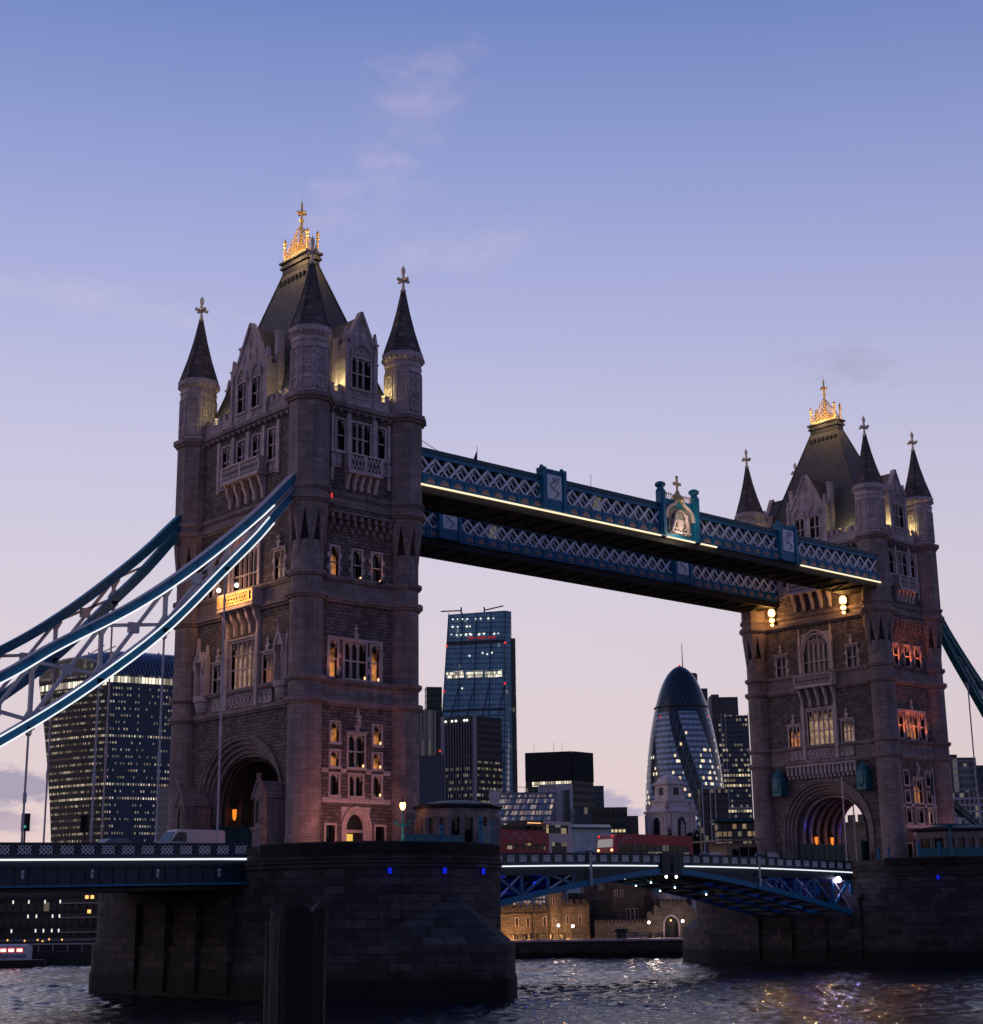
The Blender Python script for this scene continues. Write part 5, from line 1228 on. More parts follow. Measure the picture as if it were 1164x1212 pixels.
# red single decker facing left, seen three quarters from the front
bus = thing('red_bus', 'long red single deck bus with lit windscreen heading left', 'bus', (43.6, -1.6, 7.2), pi, 'buses on the middle span')
b = MB(); L = 12.0
b.extr([(-L/2, .3), (L/2, .3), (L/2+.1, .8), (L/2+.05, 1.6), (L/2-.12, 3.1), (L/2-.5, 3.28), (-L/2+.2, 3.28), (-L/2, 3.0)], -1.25, 1.25, 0); b.build('body', 'red', bus)
bus_deck(bus, -L/2+.6, L/2-.5, 1.25, 1.2, 2.25, 9, facade('bus_side_windows', (.012, .012, .016), (.02, .02, .02), 1.1, .8, .05, .05, .3, (.8, .85, 1), .45, .8), .12)
b = MB(); b.add([(L/2+.08, -1.08, 1.95), (L/2+.08, 1.08, 1.95), (L/2-.02, 1.05, 2.75), (L/2-.02, -1.05, 2.75)], [(0, 1, 2, 3)]); b.build('windscreen', plain('lit_windscreen', (.3, .3, .3), .2, emit=(.9, .85, .85), es=.22), bus)
for s in (-1, 1):
    for zz, m_ in ((1.65, 'lampwarm'), (3.05, 'redlight')): h = MB(); h.ball((L/2+.08-(.12 if zz > 2 else 0), s*.95, zz), .11, 0, 6); h.build('headlight' if zz < 2 else 'marker_light', m_, bus)
b = MB()
for s in (-1, 1): b.tube([(L/2-1.9+1.0*cos(pi*k/10), s*1.27, 2.2+.75*sin(pi*k/10)) for k in range(11)], .05, 4)
b.build('side_marking', 'steelpale', bus)
wheels(bus, (-3.6, 3.4), 1.1, .48)
tl = MB(); tl.ball((35.9-.25-2.05, -2.2, 7.95), .12, 0, 6)
# ticket kiosk
ks = thing('kiosk', 'beige wooden kiosk with overhanging roof and blue signs at the bridge far side', 'kiosk', (70.0, 9.0, 7.2), -.05)
b = MB(); b.box(-2.3, 3.2, -1.4, 1.4, 0, 3.3, 0); b.box(-1.3, -.2, -1.45, -1.4, .9, 2.6, 1); b.box(.0, 1.4, -1.45, -1.4, 1.7, 2.9, 1); b.box(1.6, 3.0, -1.45, -1.4, 1.7, 2.9, 1); b.build('body', [plain('kiosk_boards', (.36, .26, .2), .6), 'glass'], ks)
b = MB(); b.loft([[(-4.3, -2.2, 3.4), (3.8, -2.2, 3.75), (3.8, 2.2, 3.75), (-4.3, 2.2, 3.4)], [(-4.3, -2.2, 3.6), (3.8, -2.2, 4.0), (3.8, 2.2, 4.0), (-4.3, 2.2, 3.6)]], 0); b.build('roof', plain('kiosk_roof', (.34, .25, .2), .5), ks)
b = MB(); b.box(.0, 1.4, -1.5, -1.46, .8, 1.5); b.box(1.6, 3.0, -1.5, -1.46, .8, 1.5); b.build('sign', plain('kiosk_sign_blue', (.03, .06, .2), .4), ks)
def person(x, y, z, rz, label):
    ed = [((0, 0, .95), .15), ((0, 0, 1.2), .14), ((0, 0, 1.42), .16), ((0, 0, 1.54), .06), ((0, 0, 1.66), .1), ((0, 0, 1.76), .08), ((.1, .02, .9), .1), ((.11, .03, .5), .07), ((.11, .0, .06), .05), ((.11, .14, .03), .04), ((-.1, -.05, .9), .1), ((-.11, -.1, .5), .07), ((-.11, -.2, .08), .05), ((-.11, -.06, .03), .04),
          ((.2, 0, 1.4), .07), ((.25, -.03, 1.12), .05), ((.24, .1, .88), .04), ((-.2, 0, 1.4), .07), ((-.25, .04, 1.12), .05), ((-.24, .2, .92), .04)]
    E_ = [(0, 1), (1, 2), (2, 3), (3, 4), (4, 5), (0, 6), (6, 7), (7, 8), (8, 9), (0, 10), (10, 11), (11, 12), (12, 13), (2, 14), (14, 15), (15, 16), (2, 17), (17, 18), (18, 19)]
    me = bpy.data.meshes.new('person'); me.from_pydata([p for p, _ in ed], E_, []); o = bpy.data.objects.new('person', me); COL.objects.link(o)
    md = o.modifiers.new('skin', 'SKIN'); ss = o.modifiers.new('sub', 'SUBSURF'); ss.levels = 1; ss.render_levels = 1
    for i, (p, r) in enumerate(ed): me.skin_vertices[0].data[i].radius = (r, r); me.skin_vertices[0].data[i].use_root = i == 0
    me.materials.append(M['iron']); o.location = (x, y, z); o.rotation_euler[2] = rz
    return tag(o, label, 'person', 'people on the bridge')
person(58.2, -5.6, 7.25, 1.6, 'person in dark clothes walking on the bascule footway left of the farther arch')
person(57.6, -5.4, 7.25, -1.4, 'person in dark clothes leaning by the parapet left of the pale van') if False else None
person(72.6, -9.3, 7.45, 1.4, 'person in dark clothes standing at the foot of the farther tower')
def traffic_light(x, y, z, rz, label, col):
    root = thing('traffic_light', label, 'traffic light', (x, y, z), rz, 'traffic lights on the approach')
    b = MB(); b.lathe([(.08, 0), (.07, 2.2)], 8); b.build('post', 'iron', root)
    b = MB(); b.box(-.2, .2, -.15, .15, 2.2, 3.3); b.box(-.32, .32, .12, .15, 2.1, 3.4); b.build('signal_head', 'iron', root)
    b = MB(); b.ball((0, -.15, 2.42 if col == 'g' else 3.1), .1, 0, 8); b.build('lens', glow('green_lens', (.05, .5, .35), .8) if col == 'g' else M['redlight'], root)
traffic_light(-27.0, -4.9, 7.0, -.6, 'left one of two dark traffic lights on the left road span, showing green', 'g')
traffic_light(-22.2, -4.9, 7.0, 2.5, 'right one of two dark traffic lights on the left road span, turned away', 'r')
# ------------------------------------------------------------------ water, ground and the north bank
import numpy as np
FX, FY = cos(YAW), sin(YAW)              # level view direction; RX, RY to its right
RX, RY = sin(YAW), -cos(YAW)
RZ = atan2(RY, RX)
def spot(side, dep):
    """ground position dep metres ahead of the viewpoint and side metres to the right"""
    return (-80.4+FX*dep+RX*side, -116.5+FY*dep+RY*side)
def water():
    rng = np.random.default_rng(3)
    nd, ns = 860, 640
    dep = np.concatenate([[8, 20, 40, 55], 66*(237/66)**np.linspace(0, 1, nd-4)]); t = np.linspace(-.5, .5, ns)
    Dp, Tt = np.meshgrid(dep, t, indexing='ij'); X = -80.4+FX*Dp+RX*Dp*Tt; Y = -116.5+FY*Dp+RY*Dp*Tt
    Z = np.zeros_like(X)
    for i in range(56):
        L = .75*10**rng.uniform(0, .7); a = rng.normal(.95, .8); k = 2*pi/L; amp = .050*L/6.283*rng.uniform(.4, 1.25)
        ph = k*(X*cos(a)+Y*sin(a))+rng.uniform(0, 6.28)+.6*np.sin(X*.05*rng.uniform(.5, 1.5)+Y*.04*rng.uniform(.5, 1.5))
        Z += amp*(np.sin(ph)+.3*np.sin(2*ph+1.2))
    Z[:60] *= np.linspace(0, 1, 60)[:, None]
    # gusts: patches of rougher and calmer water
    g = .75+.35*np.sin(X*.07+1)*np.sin(Y*.055+2)+.2*np.sin(X*.19+Y*.13)
    Z = WATER+Z*g
    v = np.stack([X, Y, Z], -1).reshape(-1, 3)
    idx = np.arange(nd*ns).reshape(nd, ns)
    f = np.stack([idx[:-1, :-1], idx[:-1, 1:], idx[1:, 1:], idx[1:, :-1]], -1).reshape(-1, 4)
    base = len(v); flat = [(-900, -900, WATER-.4), (900, -900, WATER-.4), (900, 900, WATER-.4), (-900, 900, WATER-.4)]
    me = bpy.data.meshes.new('water'); me.from_pydata(v.tolist()+flat, [], f.tolist()+[[base, base+1, base+2, base+3]])
    me.polygons.foreach_set('use_smooth', [True]*len(me.polygons))
    o = bpy.data.objects.new('water', me); COL.objects.link(o)
    m, t_, b = principled('river_water')
    b.inputs['Base Color'].default_value = (.008, .011, .020, 1); b.inputs['Roughness'].default_value = .03; b.inputs['IOR'].default_value = 1.333
    tc = t_.node('ShaderNodeNewGeometry').outputs['Position']
    f1, _ = t_.noise(tc, 1.5, 5, .6); f2, _ = t_.noise(tc, 5.0, 3, .6)
    bp = t_.node('ShaderNodeBump'); bp.inputs['Strength'].default_value = 1.0; bp.inputs['Distance'].default_value = .10
    t_.put(bp.inputs['Height'], t_.math('MULTIPLY_ADD', f1, 1.0, t_.math('MULTIPLY', f2, .35))); t_.l.new(bp.outputs[0], b.inputs['Normal'])
    me.materials.append(m); o['kind'] = 'structure'
water()
RZv = RZ
gb = MB(); gb.add([(-2500, 236, -1.0), (2500, 236, -1.0), (2500, 5200, -1.0), (-2500, 5200, -1.0)], [(0, 1, 2, 3)])
g_ = gb.build('ground', plain('quay_paving', (.028, .027, .027), .9, 0, .3, 1), None, (-80.4, -116.5, 0), RZ); g_['kind'] = 'structure'
M['quaystone'] = stone('quay_stone', (.05, .045, .04), (.08, .07, .065), (.02, .02, .018), 1.6, .5, .02, .7, .9, tide=-2.6)
M['castle'] = stone('ragstone', (.15, .12, .095), (.26, .21, .165), (.08, .065, .055), .55, .3, .035, .9, .7)
M['castledark'] = stone('dark_ragstone', (.07, .058, .052), (.11, .09, .08), (.04, .034, .03), .6, .33, .03, .9, .7)
qw = thing('river_wall', 'long low dark river wall with a pale coping under the old fortress', 'river wall', (*spot(0, 230), 0), RZ)
b = MB(); b.box(-160, 200, 0, 6.5, -6, -1.25); b.build('masonry', 'quaystone', qw)
b = MB(); b.box(-160, 200, -.25, 6.5, -1.25, -.98); b.build('coping', 'pale', qw)
b = MB()
for i in range(90): b.tube([(-12+i*.9, .3, -1), (-12+i*.9, .3, -.1)], .03, 4)
for z in (-.1, -.5): b.tube([(-12, .3, z), (69, .3, z)], .025, 4)
b.build('railing', 'iron', qw)
K = 240/1872
U = lambda u: (u-582)*K*.969                      # fortress plan, metres right of the view axis
Zt = lambda v: 2.84+(1083-v)*K
def crenel(b, x0, x1, y0, y1, z, n=None, h=.55, m=0):
    n = n or max(2, int((x1-x0)/.95)); w_ = (x1-x0)/n
    for i in range(n): b.box(x0+w_*i, x0+w_*(i+.6), y0, y1, z, z+h, m)
def slit(b, x, y, z, w_=.28, h=.9, m=1): b.box(x-w_/2, x+w_/2, y-.03, y, z, z+h, m); b.box(x-w_/2-.1, x-w_/2, y-.06, y, z-.1, z+h+.1, 2); b.box(x+w_/2, x+w_/2+.1, y-.06, y, z-.1, z+h+.1, 2); b.box(x-w_/2-.1, x+w_/2+.1, y-.06, y, z+h, z+h+.12, 2)
mats = ['castle', 'iron', 'pale', 'castledark']
def fort(label, build):
    b = MB(); build(b); return tag(b.build('fortress_wall', mats, None, (*spot(0, 240), 0), RZ), label, 'fortress wall', 'walls of the old fortress')
def w1(b):
    b.box(U(575), U(643), 0, 1.6, -1.1, Zt(1084)); b.box(U(575), U(643), -.12, 0, Zt(1085), Zt(1084)); b.box(U(575), U(643), .0, .5, Zt(1084), Zt(1077), 3); crenel(b, U(575), U(643), 0, .5, Zt(1077), 9, .6, 3)
    for u in (606, 619): slit(b, U(u), 0, Zt(1098), .34, 1.1)
    for u in (639,): slit(b, U(u), 0, Zt(1098), .3, 1.2)
    b.tube([(U(624), -.08, -1), (U(624), -.08, Zt(1083))], .06, 5, 1)
fort('floodlit ragstone wall with battlements left of the round turret', w1)
def w2(b): 
    b.box(U(660), U(692), .4, 2, -1.1, Zt(1076)); b.box(U(660), U(692), .3, .9, Zt(1077), Zt(1074), 3); crenel(b, U(660), U(692), .3, .9, Zt(1074), 4, .6, 3)
    for u in (666, 681): slit(b, U(u), .4, Zt(1096), .26, 1.1)
    b.box(U(668), U(686), 2, 6, 0, Zt(1062), 3); b.box(U(674), U(680), 1.9, 2, Zt(1068), Zt(1063), 1)
fort('lit ragstone wall between the round turret and the big dark hall', w2)
def w3(b):
    b.box(U(688), U(768), 3, 14, -1.1, Zt(1050), 3); b.box(U(700), U(720), 2.7, 3, Zt(1092), Zt(1070), 1); crenel(b, U(688), U(768), 3, 3.6, Zt(1050), 12, .7, 3)
    for u in (740, 745, 750): slit(b, U(u), 3, Zt(1094), .38, 1.7)
    b.box(U(704), U(712), 2.4, 3.2, Zt(1060), Zt(1046), 0); b.box(U(754), U(760), 2.5, 3.2, -1, Zt(1056), 3)
    for u in (726, 733, 758): slit(b, U(u), 3, Zt(1066), .24, .8)
fort('big dark stone hall with tall slit windows behind the low wall', w3)
def w4(b):
    b.box(U(698), U(760), -.6, .2, -1.1, Zt(1096)); crenel(b, U(698), U(760), -.6, -.1, Zt(1096), 13, .42)
fort('low battlemented wall in front of the dark hall', w4)
def w5(b):
    x0, x1 = U(760), U(822); st = [(760, 768, 1087), (768, 776, 1080), (776, 808, 1074), (808, 816, 1080), (816, 822, 1087)]
    a0, a1 = U(779), U(797); zs, za = Zt(1099), Zt(1088)
    for u0, u1, v in st:
        p0, p1 = U(u0), U(u1)
        if p1 <= a0 or p0 >= a1: b.box(p0, p1, -.8, 1.2, -1.1, Zt(v))
        else: b.box(p0, a0, -.8, 1.2, -1.1, Zt(v)); b.box(a1, p1, -.8, 1.2, -1.1, Zt(v)); b.box(a0, a1, -.8, 1.2, za, Zt(v))
        crenel(b, p0, p1, -.8, -.3, Zt(v), max(1, int((p1-p0)/.6)), .4)
    c = pointed(a0, a1, zs, za-.05, 7); h = len(c)//2; b.extr([(a0, za)]+c[:h+1], -.8, 1.2); b.extr([(a1, za)]+c[h:][::-1], -.8, 1.2)
    for i in range(len(c)-1): b.bar((c[i][0], -.82, c[i][1]), (c[i+1][0], -.82, c[i+1][1]), .14, .26, 2)
    for q in (a0, a1): b.box(q-.13, q+.13, -.89, -.75, -1.1, zs, 2)
    b.box(a0, a1, 1.0, 1.1, -1.1, za, 1); b.box(U(770), U(815), 1.2, 5, -1.1, Zt(1070), 3)
fort('stone gatehouse with stepped battlements and a pointed gate arch', w5)
b = MB(); c = (U(651.5), 1.2); r = 1.28; b.lathe([(r*1.05, -1.1), (r, 1.5), (r, Zt(1064)), (r*1.1, Zt(1063)), (r*1.1, Zt(1058)), (r*.9, Zt(1058))], 18, c, 0)
for k in range(8): a = k*pi/4; b.bar((c[0]+r*1.0*cos(a), c[1]+r*sin(a), Zt(1058)), (c[0]+r*1.0*cos(a), c[1]+r*sin(a), Zt(1053)), .55, .3, 0, side=(-sin(a), cos(a), 0))
for z in (Zt(1098), Zt(1074)): slit(b, c[0]-.2, c[1]-r+.02, z, .22, .9)
tag(b.build('fortress_turret', mats, None, (*spot(0, 240), 0), RZ), 'round ragstone turret rising between the lit fortress walls', 'turret')
def quay_lamp(u, v, lab, col='lampwhite', dep=234, r=.2):
    x, y = spot((u-582)*.969*dep/1872, dep); root = thing('quay_lamp', lab, 'street lamp', (x, y, -1.0), 0, 'lamps along the fortress quay')
    h = 2.84+(1083-v)*dep/1872+1
    b = MB(); b.lathe([(.1, 0), (.06, .5), (.05, h-.15)], 6); b.build('post', 'iron', root); b = MB(); b.ball((0, 0, h), r, 0, 8); b.build('globe', col, root)
    lamp('globe_light', (0, -.2, h), 26, (1, .8, .7) if col != 'lamporange' else (1, .4, .1), root, .2)
quay_lamp(655, 1098, 'white globe lamp at the foot of the round fortress turret')
quay_lamp(672, 1099, 'violet white globe lamp before the lit wall right of the turret', 'lampviolet2')  if False else quay_lamp(672, 1099, 'white globe lamp before the lit wall right of the turret')
quay_lamp(762, 1096, 'white globe lamp left of the fortress gate'); quay_lamp(802, 1095, 'white globe lamp right of the fortress gate')
quay_lamp(779, 1060, 'orange lamp high above the fortress gatehouse', 'lamporange', 239.3, .28); quay_lamp(788, 1094, 'small lamp hanging inside the fortress gate arch', 'lampwarm', 239.6, .1)
for u, pw in ((596, 800), (616, 500), (648, 800), (668, 260)):
    x, y = spot((u-582)*.969*237/1872, 236.5); lamp('wall_flood', (x, y, -.7), pw, (1, .50, .16), None, .2)
for u, pw in ((770, 130), (805, 130), (738, 80)):
    x, y = spot((u-582)*.969*237/1872, 235.5); lamp('wall_flood', (x, y, .2), pw, (1, .75, .6), None, .3)
x, y = spot((729-582)*.969*234/1872, 234); kq = thing('refreshment_hut', 'small dark hut with a broad roof on the fortress quay', 'hut', (x, y, -1.0), RZ)
b = MB(); b.box(-.7, .7, -.5, .5, 0, 1.0); b.build('body', 'castledark', kq); b = MB(); b.loft([[(-1.1, -.8, 1.0), (1.1, -.8, 1.0), (1.1, .8, 1.0), (-1.1, .8, 1.0)], [(-.7, -.4, 1.4), (.7, -.4, 1.4), (.7, .4, 1.4), (-.7, .4, 1.4)]]); b.build('roof', 'iron', kq)
cr = MB(); rr = random.Random(9)
for i in range(34):
    x = rr.choice((rr.uniform(U(598), U(665)), rr.uniform(U(735), U(775)))); h = rr.uniform(.75, .95); y = rr.uniform(-4, -1.5)
    cr.lathe([(.12, -1), (.17, -.6), (.2, -1+h*.75), (.07, -1+h*.84)], 6, (x, y)); cr.ball((x, y, -1+h*.93), .085, 0, 6)
o = cr.build('crowd', 'iron', None, (*spot(0, 240), 0), RZ); tag(o, 'dark crowd of visitors strolling along the fortress quay', 'crowd', None, 'stuff')
for i in range(4):
    b = MB(); b.box(-.42, .42, -.03, .03, .1, .62); b.box(-.42, .42, -.05, .05, .34, .40, 1); b.box(-.38, -.3, -.1, .1, 0, .1, 1); b.box(.3, .38, -.1, .1, 0, .1, 1)
    x, y = spot((738.5+5.6*i-582)*.969*233/1872, 233.2)
    tag(b.build('crowd_barrier', ['pale2', 'iron'], None, (x, y, -1.0), RZ), 'pale low barrier panel in the row beside the quay hut', 'barrier', 'row of pale barriers beside the quay hut')

# ------------------------------------------------------------------ left bank seen under the deck
M['amberlamp'] = glow('amber_lamp', (1, .45, .12), 1.6)
M['flatwall'] = facade('riverside_flats', (.010, .018, .022), (.014, .018, .02), 1.5, 2.85, .12, .2, .05, (1, .55, .2), .7, .5, lit2=(1, .95, .85))
fl = thing('riverside_flats', 'dark riverside flats with lit balconies seen under the left road span', 'apartment building', (*spot(-94, 332), -2), RZ)
b = MB(); b.box(-30, 13, 0, 16, 0, 17); b.build('walls', 'flatwall', fl)
for k in range(6):
    z = 2.0+2.85*k
    for x0, x1 in ((-30, -7.2), (5.9, 14)): b = MB(); b.box(x0, x1, -2.2, 0, z, z+.2); b.box(x0, x1, -2.25, -2.15, z+.2, z+.9, 1); b.build('balcony', ['pale2', M['glass']], fl)
b = MB()
rr = random.Random(12)
for k in range(6):
    for x in (-4.6, -3.0, -1.4, .3, 1.9, 3.6, 5.0):
        if rr.random() < .62: b.box(x-.13, x+.13, -.12, -.02, 2.1+2.85*k, 2.75+2.85*k, 0)
for k, x in ((5, 9.6), (5, 10.6), (4, 11.8), (2, 11.0), (3, 11.5), (3, 10.4), (4, 10.0), (5, -10.6), (5, -9.5), (4, -10.8), (4, -9.6), (3, -11), (2, -12)): b.box(x-.35, x+.35, -.1, -.02, 2.2+2.85*(k-1), 3.6+2.85*(k-1), 1)
b.build('lit_window', [glow('white_room_light', (1, .97, .85), 1.0), glow('amber_room_light', (1, .55, .16), 1.5)], fl)
pn = thing('pontoon', 'dark floating pontoon with a pale rail and small amber lamps left of the near pier', 'pontoon', (*spot(-67, 227), 0), RZ)
b = MB(); b.box(-24, 11.5, -2, 1.5, -5, -1.6); b.box(-24, 11.5, 1.2, 1.5, -1.6, -.2); b.build('deck', 'iron', pn)
b = MB(); b.box(-24, 11.5, -2.1, -2.0, -.66, -.5)
for i in range(18): b.box(-24+i*2, -23.94+i*2, -2.1, -2.0, -1.6, -.5)
b.build('rail', 'steelpale', pn)
for x in (-3.6, -1.2, 1.2, 3.0, 3.7, 4.6, 6.4):
    b = MB(); b.ball((x, 1.0, -.1+.12*sin(x*3)), .13, 0, 6); b.build('amber_lamp', 'amberlamp', pn)
b = MB(); rr = random.Random(8)
for i in range(9): x = rr.uniform(-1, 8); b.lathe([(.1, -1.6), (.17, -1.2), (.19, -.7), (.06, -.5)], 6, (x, rr.uniform(-1, .8))); 
b.build('waiting_crowd', 'iron', pn)['kind'] = 'stuff'
bt = thing('river_cruise_boat', 'white river cruise boat with three red lit windows at the left edge', 'boat', (*spot(-64.2, 218), WATER), RZ)
b = MB(); b.loft([[(x, -w_, -.6), (x, w_, -.6), (x+.0, w_*1.1, 1.0), (x, -w_*1.1, 1.0)] for x, w_ in ((-14, 1.9), (-2, 2.0), (2.2, 1.7), (4.2, .5))], 0); b.build('hull', 'iron', bt)
b = MB(); b.box(-14, 1.9, -1.75, 1.75, .95, 2.75); b.box(-14, 1.4, -1.55, 1.55, 2.75, 2.95); b.build('cabin', plain('boat_white', (.62, .58, .68), .4), bt)
b = MB()
for x in (-.95, .1, 1.2): b.box(x-.36, x+.36, -1.80, -1.74, 2.08, 2.45, 0); b.box(x-.42, x+.42, -1.785, -1.72, 2.0, 2.55, 1)
b.build('window', [glow('boat_window_light', (1, .62, .5), 2.2), M['redlight']], bt)
fc = bpy.data.curves.new('lettering', 'FONT'); fc.body = 'citycruises'; fc.size = .95; fc.extrude = .01; fc.offset = .006
ft = bpy.data.objects.new('lettering_curve', fc); COL.objects.link(ft); bpy.context.view_layer.update()
fm = bpy.data.meshes.new_from_object(ft.evaluated_get(bpy.context.evaluated_depsgraph_get())); bpy.data.objects.remove(ft)
fm.materials.clear(); fm.materials.append(plain('boat_navy_letters', (.02, .015, .10), .4))
fo = bpy.data.objects.new('lettering', fm); COL.objects.link(fo); fo.parent = bt; fo.location = (-2.0, -1.78, 1.28); fo.rotation_euler = (pi/2, 0, 0); wt_ = max(v.co.x for v in fm.vertices); fo.scale = (4.2/wt_, 1.0, 1)

# ------------------------------------------------------------------ the mooring post close to the viewer
m, t, bs = principled('wet_timber')
tc = t.node('ShaderNodeTexCoord').outputs['Object']; sx = t.sep(tc)
f, _ = t.noise(t.comb(t.math('MULTIPLY', sx[0], 14), t.math('MULTIPLY', sx[1], 14), t.math('MULTIPLY', sx[2], .7)), 1, 5, .65); f2, _ = t.noise(tc, 2.2, 4)
t.put(bs.inputs['Base Color'], t.mix(t.math('MULTIPLY', f, f2), (.0015, .0015, .0015, 1), (.009, .008, .008, 1))); bs.inputs['Roughness'].default_value = .75
bp = t.node('ShaderNodeBump'); bp.inputs['Strength'].default_value = .9; bp.inputs['Distance'].default_value = .03; t.put(bp.inputs['Height'], f); t.l.new(bp.outputs[0], bs.inputs['Normal'])
M['wood'] = m
b = MB(); rr = random.Random(21); rings = []
n = 28; jag = [rr.uniform(-.04, .03) for _ in range(n)]
for z in [-7.5, -4, -1.5, -.6, .2, .8, 1.3, 1.8, 2.2, 2.5, 2.72, 2.9]:
    r_ = []
    for k in range(n):
        a = 2*pi*k/n; sq = 1/max(abs(cos(a)), abs(sin(a)))**.55
        g_ = -.035 if k in (5, 6, 13, 19, 20, 26) else 0
        q = .232*sq*.93+g_+rr.uniform(-.006, .006)+(.02 if z < 1.5 else 0)
        r_.append((q*cos(a)+.01*sin(z*2), q*sin(a), z+(jag[k]*1.3-.07*(cos(a-2.2) > .75)+.025*cos(a) if z > 2.8 else 0)))
    rings.append(r_)
rings.append([(x*.86, y*.86, z-.03) for x, y, z in rings[-1]]); rings.append([(x*.4, y*.4, 2.78) for x, y, z in rings[-1]])
b.loft(rings, 0)
x, y = spot((354.5-582)*12.5/1872, 12.5)
mp = tag(b.build('mooring_post', m, None, (x, y, 0), RZ+.5), 'black weathered timber mooring post standing in the water close to the viewer', 'mooring post')

# ------------------------------------------------------------------ the city behind
def site(u, dep, z=45): return spot((u-582)*(dep*.9694+z*.2457)/1872, dep)
def tower_block(name, label, cat, u0, u1, v, dep, depth, mat, turn=0.0, extra=None, zb=-1.0, roof=True, hz=1082):
    k = dep/1872; w_ = (u1-u0)*k; x, y = site((u0+u1)/2, dep); z1 = 2.84+(hz-v)*k
    ct, st = abs(cos(turn)), abs(sin(turn))
    if turn: w_ = w_/(ct+st*(depth if depth < 3 else 1)) if depth < 3 else (w_-depth*st)/ct
    dd = w_*depth if depth < 3 else depth
    root = thing(name, label, cat, (x, y, zb), RZ+turn)
    b = MB(); b.box(-w_/2, w_/2, -dd/2, dd/2, 0, z1-zb); b.build('facade', mat, root)
    if roof:
        b = MB(); b.box(-w_/2-.1*k, w_/2+.1*k, -dd/2-.1*k, dd/2+.1*k, z1-zb, z1-zb+.8*k*1.2); b.build('roof_edge', 'citydark', root)
    if extra: extra(root, w_, dd, z1-zb, k)
    return root
M['citydark'] = plain('dark_cladding', (.03, .032, .04), .4)
M['citypale'] = plain('pale_cladding', (.33, .30, .33), .5)
# -- top-heavy curved tower, left
wt = thing('curved_office_tower', 'top heavy curved glass office tower with rows of lit windows, at the left', 'skyscraper', (*site(117, 950), 0), RZ)
mL = facade('left_tower_glass', (.010, .016, .026), (.013, .020, .032), 1.3, 4.1, .2, .34, .50, (1, .72, .40), .75, .10, rowf=.12, lit2=(1, .93, .75))
mR = facade('right_tower_glass', (.018, .030, .055), (.05, .07, .115), 1.3, 4.1, .27, .34, .46, (1, .76, .48), .75, .10, rowf=.12, lit2=(1, .95, .8))
Lw = lambda z: Vector((-36.5-14.5*max(0, (z-30)/115)**1.5, 24+3*(z/145)**2))
Rw = lambda z: Vector((48+5*(z/145)**2, 31))
Cw = lambda z: Vector((3.5-5.5*z/145, -1.5*(z/145)**2))
for nm, fn, mt in (('left_facade', Lw, mL), ('right_facade', Rw, mR)):
    b = MB(); nz, nt = 16, 10
    for i in range(nz):
        for j in range(nt):
            q = []; uv = []
            for (ii, jj) in ((i, j), (i, j+1), (i+1, j+1), (i+1, j)):
                z = 145.5*ii/nz; t_ = jj/nt; p = Cw(z).lerp(fn(z), t_); bow = Vector((0, -2.2*sin(pi*t_))); p = p+bow
                q.append((p.x, p.y, z)); uv.append((t_*46, z))
            b.add(q, [(0, 1, 2, 3)], 0, [uv])
    b.build(nm, mt, wt)
b = MB(); na, nt = 14, 16; fv = []
Hh = lambda a: 9.5+8.5*sin(pi*min(.5, a*.9+.05))**.8
def rp(a, t_):
    p = Cw(145)+(Rw(145)-Cw(145))*a+(Lw(145)-Cw(145))*t_; return (p.x, p.y-2.2*sin(pi*a)*(1-t_)-1.5*sin(pi*t_)*(1-a), 145.5+Hh(a)*sin(pi*(.0+.985*t_))**.42*1.0)
for i in range(na):
    for j in range(nt):
        a0, a1, t0, t1 = i/na, (i+1)/na, j/nt, (j+1)/nt
        b.add([rp(a0, t0), rp(a1, t0), rp(a1, t1), rp(a0, t1)], [(0, 1, 2, 3)], 0 if j < 7 else 1, [[(a0*46, j*3), (a1*46, j*3), (a1*46, j*3+3), (a0*46, j*3+3)]])
pts_ = [rp(1, j/nt) for j in range(nt+1)]
for j in range(nt): b.add([(pts_[j][0], pts_[j][1], 140), (pts_[j+1][0], pts_[j+1][1], 140), pts_[j+1], pts_[j]], [(0, 1, 2, 3)], 0)
b.build('roof_shell', [facade('fin_roof', (.03, .05, .095), (.10, .13, .21), 1.6, 60, .25, 0, 0), 'citypale'], wt)
b = MB()
for j in range(nt):
    p, q = rp(0, j/nt), rp(0, (j+1)/nt); b.add([(p[0], p[1], 145.5), (q[0], q[1], 145.5), q, p], [(0, 1, 2, 3)], 0, [[(j*2.6, 145.5), (j*2.6+2.6, 145.5), (j*2.6+2.6, q[2]), (j*2.6, p[2])]])
    b.bar(p, q, 1.0, 1.6, 1)
    if j in (3, 8, 12): b.bar((p[0], p[1]-.3, 145.5), (p[0], p[1]-.3, p[2]), .6, .6, 1)
b.build('sky_garden', [facade('garden_glass', (.02, .03, .03), (.06, .07, .08), 2.0, 3, .1, .06, .12, (1, .9, .6), .5), 'citypale'], wt)
b = MB()
for fn, zz in ((Lw, 138.6), (Rw, 140.5)):
    for j in range(10):
        p, q = Cw(zz).lerp(fn(zz), j/10), Cw(zz).lerp(fn(zz), (j+1)/10); p = p+Vector((0, -2.2*sin(pi*j/10)-.35)); q = q+Vector((0, -2.2*sin(pi*(j+1)/10)-.35))
        b.add([(p.x, p.y, zz), (q.x, q.y, zz), (q.x, q.y, zz+4.2), (p.x, p.y, zz+4.2)], [(0, 1, 2, 3)], 0, [[(j*4.6, 0), (j*4.6+4.6, 0), (j*4.6+4.6, 3.3), (j*4.6, 3.3)]])
